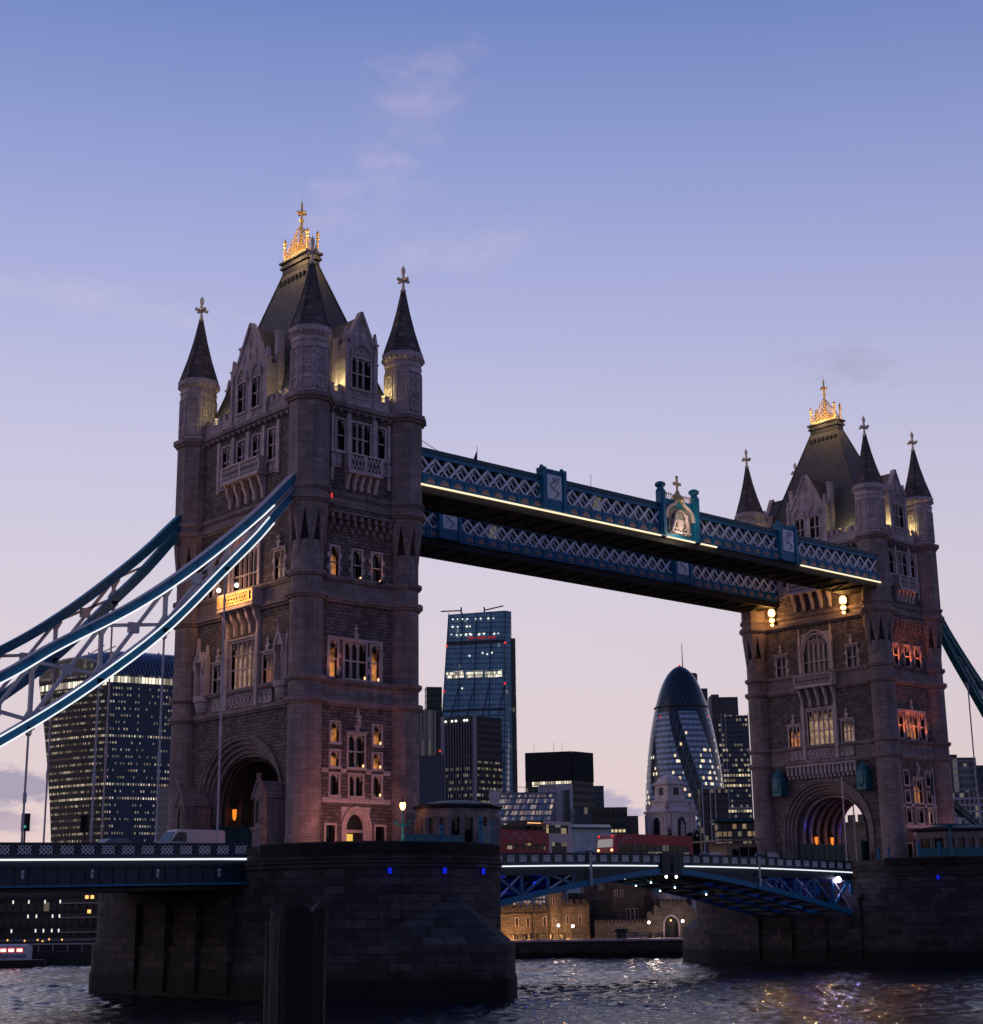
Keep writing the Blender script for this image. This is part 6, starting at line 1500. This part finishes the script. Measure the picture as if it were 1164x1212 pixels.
b.build('lit_floor', facade('lit_plant_floor', (.1, .1, .1), (.03, .035, .05), 1.6, 3.3, .1, .06, 1.5, (1, .86, .62), 1.1, .2), wt)
for x, y, a in ((-20, 20, .5), (-12, 14, .35), (22, 26, -.12)): b = MB(); b.bar((x, y, 160), (x+12*cos(a), y, 161+12*sin(a)), .5, .5); b.bar((x+1, y, 156), (x+1, y, 162.5), .7, .7); b.build('roof_crane', 'iron', wt)
tower_block('pale_office_block', 'pale beige striped office block squeezed between the curved tower and the nearest bridge tower', 'office block', 184, 206, 936, 600, 1.0, facade('pale_striped', (.26, .23, .21), (.34, .30, .27), 30, 2.6, 0, .14, 0))
# -- behind the right side of the near tower
tower_block('green_glass_tower', 'dark green tower top just right of the nearest bridge tower', 'skyscraper', 498, 519, 823, 1500, .8, facade('dark_green_glass', (.004, .022, .018), (.004, .012, .012), 3, 6, .15, .1, .03, (.3, .8, .5), .5), .2)
tower_block('ribbed_stone_tower', 'beige tower of upright ribs and lit slots right of the nearest bridge tower', 'office block', 486, 511, 850, 1100, .9, facade('beige_ribs', (.05, .045, .045), (.33, .27, .24), 2.4, 60, .34, 0, .4, (1, .8, .55), .35))
tower_block('ribbed_blue_block', 'slate blue block with close upright ribs right of the nearest bridge tower', 'office block', 493, 523, 904, 700, .7, facade('blue_ribs', (.02, .028, .06), (.06, .075, .13), 1.05, 70, .3, 0, 0))
# -- the leaning wedge
cg = thing('wedge_skyscraper', 'tall sloping blue glass wedge skyscraper with a lit band across it', 'skyscraper', (*site(555, 1176), 0), RZ)
b = MB(); F0 = [(-31.5, -2), (22, -5)]; B0 = [(31, 38), (-17, 44)]; F1 = [(-17.8, 37), (26.2, 34)]; B1 = [(31.0, 38.5), (-16, 44.5)]
b.hull8([(*F0[0], 0), (*F0[1], 0), (*B0[0], 0), (*B0[1], 0)], [(*F1[0], 223), (*F1[1], 225), (*B1[0], 225), (*B1[1], 223)])
b.build('facade', facade('wedge_glass', (.22, .42, .54), (.07, .14, .19), 2.0, 4.0, .09, .12, .012, (1, .92, .75), .8, .3, rough=.12, lit2=(.8, .9, 1)), cg)
P_ = lambda s, z: Vector((*(Vector(F0[0]).lerp(Vector(F0[1]), s)).lerp(Vector(F1[0]).lerp(Vector(F1[1]), s), z/224), z))+Vector((0, -.5, 0))
b = MB()
for s0 in [i/4 for i in range(5)]: 
    for z0 in range(0, 224, 56): b.bar(P_(s0, z0), P_(s0, min(224, z0+56)), .55, .5)
for i in range(4):
    for z0 in (0, 56, 112): b.bar(P_((i+(z0 % 112 > 0)*.0)/4, z0), P_((i+1)/4, z0+56), .5, .5)
for z in (116, 148, 200): b.bar(P_(0, z), P_(1, z+1), .6, 2.6 if z != 148 else 1.6)
b.build('bracing', plain('wedge_frame', (.012, .018, .03), .4), cg)
b = MB()
for i in range(3): a, c = P_(.03+i*.32, 175), P_(.31+i*.32, 176); b.bar(a, c, .5, 5.0)
b.build('lit_floor', facade('wedge_lit_floor', (.3, .3, .3), (.05, .05, .05), 1.4, 2.4, .1, .1, 1.6, (1, .9, .72), 1.2, .3), cg)
b = MB(); rr = random.Random(3)
for z in (219, 213, 206.5, 207):
    for i in range(11 if z != 213 else 5):
        if rr.random() < .72: b.ball(tuple(P_(.08+.84*(i+rr.uniform(-.2, .2))/10.5, z)+Vector((0, -.4, 0))), rr.uniform(.5, .85), 0, 6, .8)
for s, z in ((.3, 165), (.34, 141), (.40, 141), (.62, 192), (.78, 192), (.70, 191), (.4, 190)): b.ball(tuple(P_(s, z)), .6, 0, 6)
b.build('lit_ceiling', glow('ceiling_light', (1, .95, .85), 1.5), cg)
b = MB()
M['redlight_dim'] = glow('aircraft_light', (1, .06, .08), .30)
for s, z in ((0, 198), (1, 199.5), (0, 163), (1, 168), (0, 118)): b = MB(); b.ball(tuple(P_(s, z)), .9, 0, 6); b.build('red_light', 'redlight', cg)
b = MB()
for i in range(14): 
    if i not in (3, 9): b.box(*(lambda p: (p.x-.7, p.x+.7, p.y-.4, p.y, p.z-.7, p.z+.7))(P_(.38+.034*i, 204)))
b.build('lit_sign_strip', M['redlight_dim'], cg)
b = MB(); b.box(27.5, 33.8, 36, 54, 0, 204); b.build('core_tower', facade('core_cladding', (.02, .025, .04), (.045, .05, .07), 2.2, 4, .1, .12, .05, (1, .85, .6), .6), cg)
for x, a, L_ in ((-8, .04, -16), (10, .22, 15)): b = MB(); b.bar((x, 40, 226.5), (x+L_, 40, 226.5+L_*sin(a) if L_ > 0 else 226), .7, .9); b.bar((x, 40, 222), (x, 40, 229), 1.2, 1.2); b.build('roof_crane', 'iron', cg)
cg.scale = (1, 1, 1.024)
sb = tower_block('striped_office_tower', 'dark office tower of upright fins framed by pale corner pillars before the glass wedge', 'office tower', 519, 592, 852, 800, 24, 'citydark', .52)
for ch in list(sb.children): bpy.data.objects.remove(ch)
k = 800/1872; sb.rotation_euler[2] = RZ
b = MB(); q0, q1, q2 = (-15.2, 8), (1.3, 0), (15.0, 13)
def pane_wall(b, p, q, z0, z1, mat=0): 
    L_ = (Vector(p)-Vector(q)).length; b.add([(*p, z0), (*q, z0), (*q, z1), (*p, z1)], [(0, 1, 2, 3)], mat, [[(0, z0), (L_, z0), (L_, z1), (0, z1)]])
pane_wall(b, q0, q1, 0, 100.5); pane_wall(b, q1, q2, 0, 100.5, 1); pane_wall(b, q2, (0, 24), 0, 100); pane_wall(b, (0, 24), q0, 0, 100); b.add([(*q0, 100), (*q1, 100), (*q2, 100), (0, 24, 100)], [(0, 1, 2, 3)], 2)
b.build('facade', [facade('fin_tower_left', (.010, .013, .022), (.018, .022, .036), .9, 3.3, .2, .28, .42, (1, .70, .36), .65, .25, zlo=40, zhi=76), facade('fin_tower_right', (.006, .008, .014), (.010, .013, .022), .9, 3.3, .12, .32, .5, (1, .70, .36), .7, .2, zlo=52, zhi=78), 'citydark'], sb)
b = MB()
for i in range(1, 12): p = Vector(q0).lerp(Vector(q1), i/12); b.box(p.x-.16, p.x+.16, p.y-.7, p.y, 0, 98)
b.build('fin', plain('grey_fins', (.26, .26, .32), .5), sb)
b = MB()
for p in (q0, q1): b.box(p[0]-.9, p[0]+.9, p[1]-1.1, p[1]+.6, 0, 101)
b.build('corner_pillar', 'citypale', sb)
b = MB()
for s in (.1, .3, .42, .68, .76): p = Vector(q0).lerp(Vector(q1), s); b.ball((p.x, p.y-.9, 98.4), .6, 0, 6)
b.build('roof_light', glow('roof_light', (1, .92, .8), 1.6), sb)
db = tower_block('dark_office_block', 'squat black office block with one bright row of windows below its roof', 'office block', 619, 700, 895, 700, 18, 'citydark', .62)
for ch in list(db.children): bpy.data.objects.remove(ch)
db.rotation_euler[2] = RZ; q0, q1, q2, q3 = (-15, 6), (5.4, 0), (15.2, 10), (-4, 18)
b = MB()
mA = facade('black_block_front', (.005, .007, .011), (.008, .010, .015), 1.2, 3.2, .1, .3, .05, (1, .75, .4), .7, .3); mB_ = facade('black_block_side', (.010, .013, .019), (.022, .026, .036), 30, 3.2, 0, .22, 0)
pane_wall(b, q0, q1, 0, 72, 0); pane_wall(b, q1, q2, 0, 72, 1); pane_wall(b, q2, q3, 0, 72); pane_wall(b, q3, q0, 0, 72); b.add([(*q0, 72), (*q1, 72), (*q2, 72), (*q3, 72)], [(0, 1, 2, 3)])
b.build('facade', [mA, mB_], db)
b = MB(); o_ = Vector((-.1, -.35)); pane_wall(b, Vector(q0)+o_, Vector(q1)+o_, 59.5, 72.3, 1); pane_wall(b, Vector(q1)+Vector((.2, -.3)), Vector(q2)+Vector((.2, -.3)), 59.5, 72.3, 1); pane_wall(b, Vector(q0).lerp(Vector(q1), .14)+o_, Vector(q0).lerp(Vector(q1), .98)+o_, 57.4, 59.4, 0)
b.build('lit_floor', [facade('block_lit_floor', (.2, .2, .2), (.01, .01, .01), 1.2, 2.0, .1, .1, 1.1, (1, .8, .5), 1.3, .5), plain('black_plant_screen', (.006, .009, .013), .8)], db)
b = MB()
for x in (-11, -2.2, 1.5): b.bar((x, 8, 72), (x, 8, 77), .12, .12)
b.build('aerial', 'iron', db)
tower_block('small_blue_block', 'small slate blue block half hidden right of the black office block', 'office block', 699, 711, 941, 900, 1, facade('small_blue', (.03, .045, .08), (.04, .055, .09), 1.6, 3.4, .1, .2, .3, (1, .85, .6), .5, zlo=20, zhi=60))
tb = tower_block('terraced_block', 'low dark stepped block with a strip of small lit windows below the black office block', 'office block', 672, 735, 967, 550, .8, facade('terrace_face', (.012, .018, .018), (.018, .026, .026), 1.5, 3.2, .2, .25, .03, (.9, .9, .5), .5), 0,
    lambda r, w_, d_, h, k: [bb.build(n_, m_, r) for bb, n_, m_ in [(lambda q: (q.box(w_/2, w_/2+3.7, -d_/2+1, d_/2, 0, h-2.7), q)[1])(MB()) and (lambda q: (q.box(w_/2, w_/2+3.7, -d_/2+1, d_/2, 0, h-2.6), q)[1])(MB()) and (lambda q: (q.box(w_/2, w_/2+3.7, -d_/2+1, d_/2, 0, h-2.6), q)[1])(MB()) and ((lambda q: (q.box(w_/2+.02, w_/2+3.7, -d_/2+1, d_/2, 0, h-2.6), q)[1])(MB()), 'lower_wing', 'citydark')]])
b = MB()
wq = 63*550/1872
for i in range(13):
    if i != 5: b.box(-wq/2+.6+i*1.35, -wq/2+1.5+i*1.35, -7.52, -7.4, 29.6, 30.5)
b.build('lit_window', glow('office_strip_light', (1, .85, .45), .7), tb); 
# -- sloping glass atrium
ga = thing('glass_atrium', 'sloping glass atrium building glowing from inside, left of a pale lift tower', 'office building', (*site(622, 420), 0), RZ)
k = 420/1872
b = MB(); A = [(-13.5, 0, 18.0), (3.6, 0, 18.0), (7.4, 9, 34.0), (-7.0, 9, 34.0)]
def sl_(s, t_): return (Vector(A[0]).lerp(Vector(A[1]), s)).lerp(Vector(A[3]).lerp(Vector(A[2]), s), t_)
b.add([tuple(p) for p in A], [(0, 1, 2, 3)], 0, [[(0, 0), (19, 0), (19, 15), (0, 15)]])
b.add([(-13.5, 0, 0), (3.6, 0, 0), (3.6, 0, 18), (-13.5, 0, 18)], [(0, 1, 2, 3)], 0); b.add([(3.6, 0, 0), (7.4, 9, 0), (7.4, 9, 34), (3.6, 0, 18)], [(0, 1, 2, 3)], 1)
b.build('facade', [facade('atrium_glass', (.52, .55, .60), (.16, .17, .2), 1.0, 1.5, .1, .16, .62, (1, .60, .34), .48, .3, lit2=(1, .85, .6), rough=.12), 'citypale'], ga)
b = MB()
for i in range(8): b.bar(sl_(i/7, 0)+Vector((0, -.25, 0)), sl_(i/7, 1)+Vector((0, -.25, 0)), .28, .28)
for t_ in (.02, .42, .5, .97): b.bar(sl_(0, t_)+Vector((0, -.25, 0)), sl_(1, t_)+Vector((0, -.25, 0)), .3, .8 if t_ in (.42, .5) else .4)
b.bar((-7, 9, 35.4), (7.4, 9, 35.4), .15, .15)
for i in range(8): b.bar((-7+i*2.05, 9, 34), (-7+i*2.05, 9, 35.4), .1, .1)
b.build('glazing_bar', plain('atrium_frame', (.20, .21, .25), .4), ga)
b = MB(); b.box(2.9, 11.9, 9.3, 16, 0, 36); b.box(-10.5, -7.2, 9.3, 14, 0, 34.5); b.build('lift_tower', plain('lift_tower_concrete', (.52, .48, .52), .6), ga)
b = MB(); b.box(9.0, 11.0, 9.1, 9.28, 8, 34.5); b.build('lift_glazing', facade('lift_glass', (.03, .04, .08), (.2, .19, .21), 3, 30, .25, .0, .0), ga)
b = MB(); b.box(12, 16.5, 4, 10, 0, 29.5); b.build('annex', facade('annex_glass', (.04, .06, .10), (.05, .06, .09), 1.2, 2.5, .1, .1, .12, (1, .8, .5), .6), ga)
tower_block('glass_screen_building', 'low pale blue glass building behind the gap between the buses', 'low building', 664, 716, 988.5, 400, .5, facade('pale_glass_screen', (.48, .58, .64), (.52, .60, .66), 1.1, 3.2, .04, .03, 0), 0,
    lambda r, w_, d_, h, k: (lambda q: (q.loft([[(-w_/2, -d_/2-.8, h), (w_/2, -d_/2-.8, h-.2), (w_/2, d_/2, h+.8), (-w_/2, d_/2, h+1.0)], [(-w_/2, -d_/2-.8, h+.25), (w_/2, -d_/2-.8, h+.05), (w_/2, d_/2, h+1.05), (-w_/2, d_/2, h+1.25)]]), q.build('roof', 'citydark', r)))(MB()), roof=False)
# -- the rounded bullet tower
GS = .972
gk = thing('bullet_skyscraper', 'rounded bullet shaped glass skyscraper with dark spiral bands', 'skyscraper', (*site(808.5, 1160), 0), RZ+.4)
prof = [(25, 0), (27.4, 30), (28.7, 52), (28.6, 74), (27.6, 94), (25.6, 114), (22.6, 134), (18.4, 153), (14.0, 167), (9.6, 175.5), (5.0, 180.5), (1.2, 182.6)]
pr = []
for i in range(len(prof)-1):
    for j in range(4):
        t_ = j/4; a, c, d_, e_ = prof[max(i-1, 0)], prof[i], prof[i+1], prof[min(i+2, len(prof)-1)]
        cr_ = lambda q: .5*(2*c[q]+(d_[q]-a[q])*t_+(2*a[q]-5*c[q]+4*d_[q]-e_[q])*t_*t_+(3*c[q]-a[q]-3*d_[q]+e_[q])*t_**3)
        pr.append((max(.3, cr_(0)), cr_(1)))
pr.append(prof[-1])
m, t, bs = principled('bullet_glass')
uv = t.sep(t.node('ShaderNodeUVMap').outputs[0]); ang, zz = uv[0], uv[1]
sp1 = t.math('FRACT', t.math('ADD', t.math('MULTIPLY', ang, 6.0), t.math('DIVIDE', zz, 100)))
dark = t.math('LESS_THAN', sp1, .36)
gx1 = t.math('FRACT', t.math('ADD', t.math('MULTIPLY', ang, 36), t.math('DIVIDE', zz, 16.7))); gx2 = t.math('FRACT', t.math('SUBTRACT', t.math('MULTIPLY', ang, 36), t.math('DIVIDE', zz, 16.7)))
ln = t.math('MAXIMUM', t.math('LESS_THAN', gx1, .13), t.math('LESS_THAN', gx2, .13))
fz = t.math('FRACT', t.math('DIVIDE', zz, 4.15)); rowm = t.math('LESS_THAN', fz, .52)
wn = t.node('ShaderNodeTexWhiteNoise', noise_dimensions='2D'); t.put(wn.inputs['Vector'], t.comb(t.math('FLOOR', t.math('MULTIPLY', ang, 110)), t.math('FLOOR', t.math('DIVIDE', zz, 4.15))))
cn, _ = t.noise(t.comb(t.math('MULTIPLY', ang, 18), t.math('MULTIPLY', zz, .05)), 1, 2)
low = t.math('LESS_THAN', zz, 146)
amt = t.math('MULTIPLY', t.math('MULTIPLY_ADD', t.math('SUBTRACT', 122, zz), .0075, .1, clamp=True), t.math('MULTIPLY_ADD', t.math('SUBTRACT', cn, .5), 3, 1.0, clamp=False))
lit = t.math('MULTIPLY', t.math('MULTIPLY', t.math('LESS_THAN', wn.outputs[0], t.math('MULTIPLY', amt, t.math('MULTIPLY_ADD', dark, -.12, .52))), rowm), low)
col = t.mix(dark, (.42, .54, .68, 1), (.004, .008, .012, 1)); col = t.mix(t.math('MULTIPLY', t.math('SUBTRACT', 1, rowm), t.math('MULTIPLY', low, .75)), col, (.02, .03, .045, 1)); col = t.mix(low, (.012, .024, .034, 1), col)
col = t.mix(t.math('MULTIPLY', ln, t.math('MULTIPLY_ADD', low, .35, .45)), col, (.12, .15, .19, 1))
t.put(bs.inputs['Base Color'], col); bs.inputs['Roughness'].default_value = .16
t.put(bs.inputs['Emission Color'], t.mix(t.sep(wn.outputs['Color'])[2], (1, .70, .30, 1), (.95, .97, .75, 1))); t.put(bs.inputs['Emission Strength'], t.math('MULTIPLY', lit, 1.0))
b = MB(); n = 72
rings = [[(r*cos(2*pi*kk/n), r*sin(2*pi*kk/n), z) for kk in range(n)] for r, z in pr]
for i in range(len(rings)-1):
    for kk in range(n):
        k2 = (kk+1) % n
        b.add([rings[i][kk], rings[i][k2], rings[i+1][k2], rings[i+1][kk]], [(0, 1, 2, 3)], 0, [[(kk/n, pr[i][1]), ((kk+1)/n, pr[i][1]), ((kk+1)/n, pr[i+1][1]), (kk/n, pr[i+1][1])]], True)
b.build('glass_skin', m, gk)
b = MB(); b.lathe([(19.5, 150.2), (19.9, 150.6), (19.9, 151.4), (19.0, 151.8)], 48); b.build('collar', 'citydark', gk)
for x_, y_, z_ in [(20.5*cos(a), 20.5*sin(a), 143) for a in (-2.9, -.9, 1.0)]+[(0, 0, 183)]:
    b = MB(); b.ball((x_, y_, z_), .85, 0, 6); b.build('red_light', 'redlight', gk)
gk.scale = (1.01, 1.01, GS)
# -- stone tower of the old port building
pt = thing('classical_stone_tower', 'pale classical stone tower with an arched statue niche before the bullet skyscraper', 'stone tower', (*site(788, 550), 0), RZ+.55)
b = MB(); 
def sq(h, z): return [(-h, -h, z), (h, -h, z), (h, h, z), (-h, h, z)]
b.loft([sq(6.0, 0), sq(6.0, 35)], 0); b.loft([sq(6.5, 35), sq(6.6, 35.6), sq(5.6, 36.2), sq(5.0, 37.2)], 0); b.loft([sq(4.7, 37), sq(4.6, 38.7), sq(5.0, 38.8), sq(5.0, 39.3), sq(4.2, 39.6)], 0); b.loft([sq(3.7, 39.4), sq(3.5, 44.6)], 0); b.loft([sq(4.1, 44.6), sq(4.1, 45.3), sq(3.6, 45.6)], 0); b.loft([sq(3.4, 45.5), sq(2.6, 47), sq(.8, 48.2)], 0)
for q in (-5.4, -4.0, 4.0, 5.4): b.lathe([(.5, 22), (.5, 34.6)], 8, (q, -6.3), 0); b.lathe([(.5, 22), (.5, 34.6)], 8, (-6.3, q), 0)
for s in (-1, 1): b.lathe([(.4, 36), (.9, 36.6), (.6, 38), (.2, 39)], 6, (s*5.4, -5.4), 0); b.lathe([(.4, 36), (.9, 36.6), (.6, 38), (.2, 39)], 6, (-5.4, s*5.4), 0)
b.build('masonry', stone('weathered_portland', (.64, .49, .46), (.80, .62, .58), (.36, .28, .27), 1.5, .7, .01, .3, .7), pt)
for T_ in (Matrix.Identity(4), Matrix.Rotation(-pi/2, 4, 'Z')):
    for q in (-.75, 0, .75): b = MB(); b.T = T_; b.box(q-.26, q+.26, -3.75, -3.5, 41, 43.6); b.build('window', 'iron', pt)
    c = pointed(-1.7, 1.7, 31.2, 33.6, 5); b = MB(); b.T = T_; b.extr([(-1.7, 24)]+c+[(1.7, 24)], -6.12, -5.95); b.build('arched_niche', 'iron', pt)
b = MB(); b.lathe([(.6, 26), (.85, 28), (.65, 29.6), (.8, 30.6), (.3, 31.2), (.4, 31.8), (.1, 32.3)], 8, (0, -6.3)); b.build('statue', 'pale2', pt)
# -- tall stepped tower with a lit grid
hr = thing('stepped_office_tower', 'tall stepped office tower with a grid of lit windows left of the farther bridge tower', 'skyscraper', (*site(866, 1400), 0), RZ)
k = 1400/1872
b = MB(); b.box(-17, -14.6, 0, 20, 0, 185, 1); b.box(-14.6, -8.2, -1, 20, 0, 188, 0); b.box(-8.2, 9, 2, 20, 0, 186, 2); b.box(-10, 16.2, -4, 16, 0, 169, 3)
b.build('facade', [plain('tower_navy_side', (.018, .024, .045), .3), 'citypale', facade('upper_bands', (.03, .032, .055), (.05, .052, .08), 1.5, 3.6, .12, .2, 0), facade('lit_grid', (.035, .055, .095), (.03, .04, .065), 2.6, 4.4, .16, .26, .40, (1, .72, .38), .75, .10, rowf=.25, lit2=(1, .9, .65))], hr)
b = MB()
for x in (-7.5, -4, 16.2): b.box(x-.25, x+.25, -4.5, -4, 0, 171)
for z in (38, 88): b.box(-10, 16.2, -4.5, -4, z, z+1)
b.build('external_frame', 'steelpale', hr)
ms = thing('mast_tower', 'slim dark tower with a drum top and a needle mast behind the bullet skyscraper', 'skyscraper', (*site(824, 1450), 0), RZ)
b = MB(); b.lathe([(5.2, 0), (5.2, 214), (4.2, 215)], 20, (0, 4)); b.box(4.6, 13.4, 0, 12, 0, 200.5); b.build('shaft', facade('mast_tower_skin', (.03, .035, .06), (.045, .05, .08), 1.4, 3.8, .2, .2, 0), ms)
b = MB(); b.tube([(-8.1, 4, 205), (-8.1, 4, 243)], .5, 6, 0, rr=[.7, .3]); b.box(-9, -5, 3, 5, 0, 206); b.build('mast', plain('mast_grey', (.3, .29, .34), .5), ms)
tower_block('dark_glass_pavilion', 'dark glass building behind slender pale flag masts, below the stepped office tower', 'low building', 822, 854, 946, 450, .6, facade('pavilion_glass', (.018, .024, .035), (.03, .036, .05), 1.0, 2.2, .1, .16, .16, (1, .75, .45), .6), 0,
    lambda r, w_, d_, h, k: (lambda q: ([q.tube([(x, -d_/2-1.5, 0), (x, -d_/2-1.5, h+.6)], .16, 6) for x in (-3.4, -1.3, .1)], q.build('flag_mast', 'steelpale', r)))(MB()))
aw = tower_block('canopy_building', 'low building with a flat dark canopy and lit rooms behind the beige kiosk', 'low building', 838, 893, 984, 330, .5, facade('canopy_rooms', (.03, .03, .035), (.05, .045, .045), 1.0, 1.5, .12, .18, .4, (1, .58, .28), .6), 0,
    lambda r, w_, d_, h, k: (lambda q: (q.box(-w_/2-1, w_/2-1.5, -d_/2-1.5, d_/2, h+.1, h+.55), q.build('canopy', 'tealdark', r)))(MB()))
# -- right edge, beyond the farther tower
tower_block('narrow_dark_block', 'narrow dark block touching the right side of the farther bridge tower', 'office block', 1117, 1128, 910, 500, 1, facade('narrow_block', (.03, .03, .04), (.05, .048, .06), 1.0, 3.0, .2, .2, .05, (1, .8, .5), .5))
tower_block('glass_drum_block', 'blue glass block with white floor lines at the right edge', 'office block', 1126, 1148, 914, 480, .9, facade('drum_glass', (.03, .04, .06), (.20, .21, .26), 20, 2.1, 0, .16, .0), 0, lambda r, w_, d_, h, k: (lambda q: (q.box(-w_/2+.8, w_/2-1.9, -d_/2-.1, -d_/2+.1, 3, h-1.5), q.build('lit_bay', facade('drum_bay', (.06, .08, .12), (.22, .23, .28), 1.1, 2.1, .05, .2, .14, (1, .75, .4), .8), r)))(MB()))
tower_block('blue_corner_block', 'dark blue block with a red roof lamp at the far right edge', 'office block', 1145, 1161, 923, 500, .9, facade('corner_block', (.025, .035, .06), (.04, .05, .075), 1.3, 3.0, .15, .2, .05, (1, .8, .5), .6), 0, lambda r, w_, d_, h, k: (lambda q: (q.ball((w_/2-.5, -d_/2, h+.8), .35, 0, 6), q.build('roof_lamp', 'redlight', r)))(MB()))
tower_block('white_grid_building', 'low white framed building with a grid of dark windows at the right edge', 'low building', 1112, 1174, 954, 380, .5, facade('white_grid', (.02, .022, .03), (.42, .40, .46), 1.15, 1.5, .14, .16, .16, (1, .75, .4), 1.0))
ab = thing('abutment_tower', 'small battlemented stone gate tower seen through the farther road arch', 'gate tower', (154, 47, 0), 0)
b = MB(); b.box(-4, 4, -7, 7, -1, 17.2); b.box(-4.3, 4.3, -7.3, 7.3, 16.8, 17.2); crenel(b, -4.2, 4.2, -7.2, -6.6, 17.2, 5, 1.2); 
for i in range(7): b.box(-4.2, -3.6, -7.2+i*2.1, -7.2+i*2.1+1.2, 17.2, 18.4)
b.build('masonry', 'castle', ab)
# -- trees by the old port building
leafm = plain('dusk_foliage', (.008, .014, .008), .7, 0, .5, 1)
def tree(u, dep, h, r, lab):
    root = thing('street_tree', lab, 'tree', (*site(u, dep), -1), 0, 'dark trees before the city')
    rr = random.Random(int(u)); b = MB(); b.tube([(0, 0, 0), (.3, .1, h*.4), (.1, .2, h*.75)], .5, 7, 0, rr=[.6, .4, .15])
    for i in range(5): a = i*1.3; b.tube([(.2, .1, h*.4), (r*.5*cos(a), r*.5*sin(a), h*.62), (r*.8*cos(a), r*.8*sin(a), h*.8)], .2, 5, 0, rr=[.25, .15, .05])
    b.build('trunk', 'iron', root); b = MB()
    for i in range(1500):
        c = rr.choice([(0, 0, .72), (.5, .2, .62), (-.5, .1, .66), (.1, -.4, .58), (-.2, .3, .82), (.3, -.1, .86)])
        v = Vector((rr.gauss(0, 1), rr.gauss(0, 1), rr.gauss(0, 1))).normalized()*rr.random()**.5
        p = Vector((c[0]*r+v.x*r*.55, c[1]*r+v.y*r*.55, c[2]*h+v.z*h*.17)); n_ = Vector((rr.uniform(-1, 1), rr.uniform(-1, 1), rr.uniform(-.4, 1))).normalized(); a = n_.orthogonal().normalized()*rr.uniform(.5, .95); c2 = n_.cross(a)
        b.add([p-a, p+c2*.5, p+a, p-c2*.5], [(0, 1, 2, 3)])
    b.build('crown', leafm, root)
tree(815, 480, 27, 4.0, 'dark tree left of the slender flag masts'); tree(826, 470, 24, 3.5, 'small dark tree right below the bullet skyscraper')
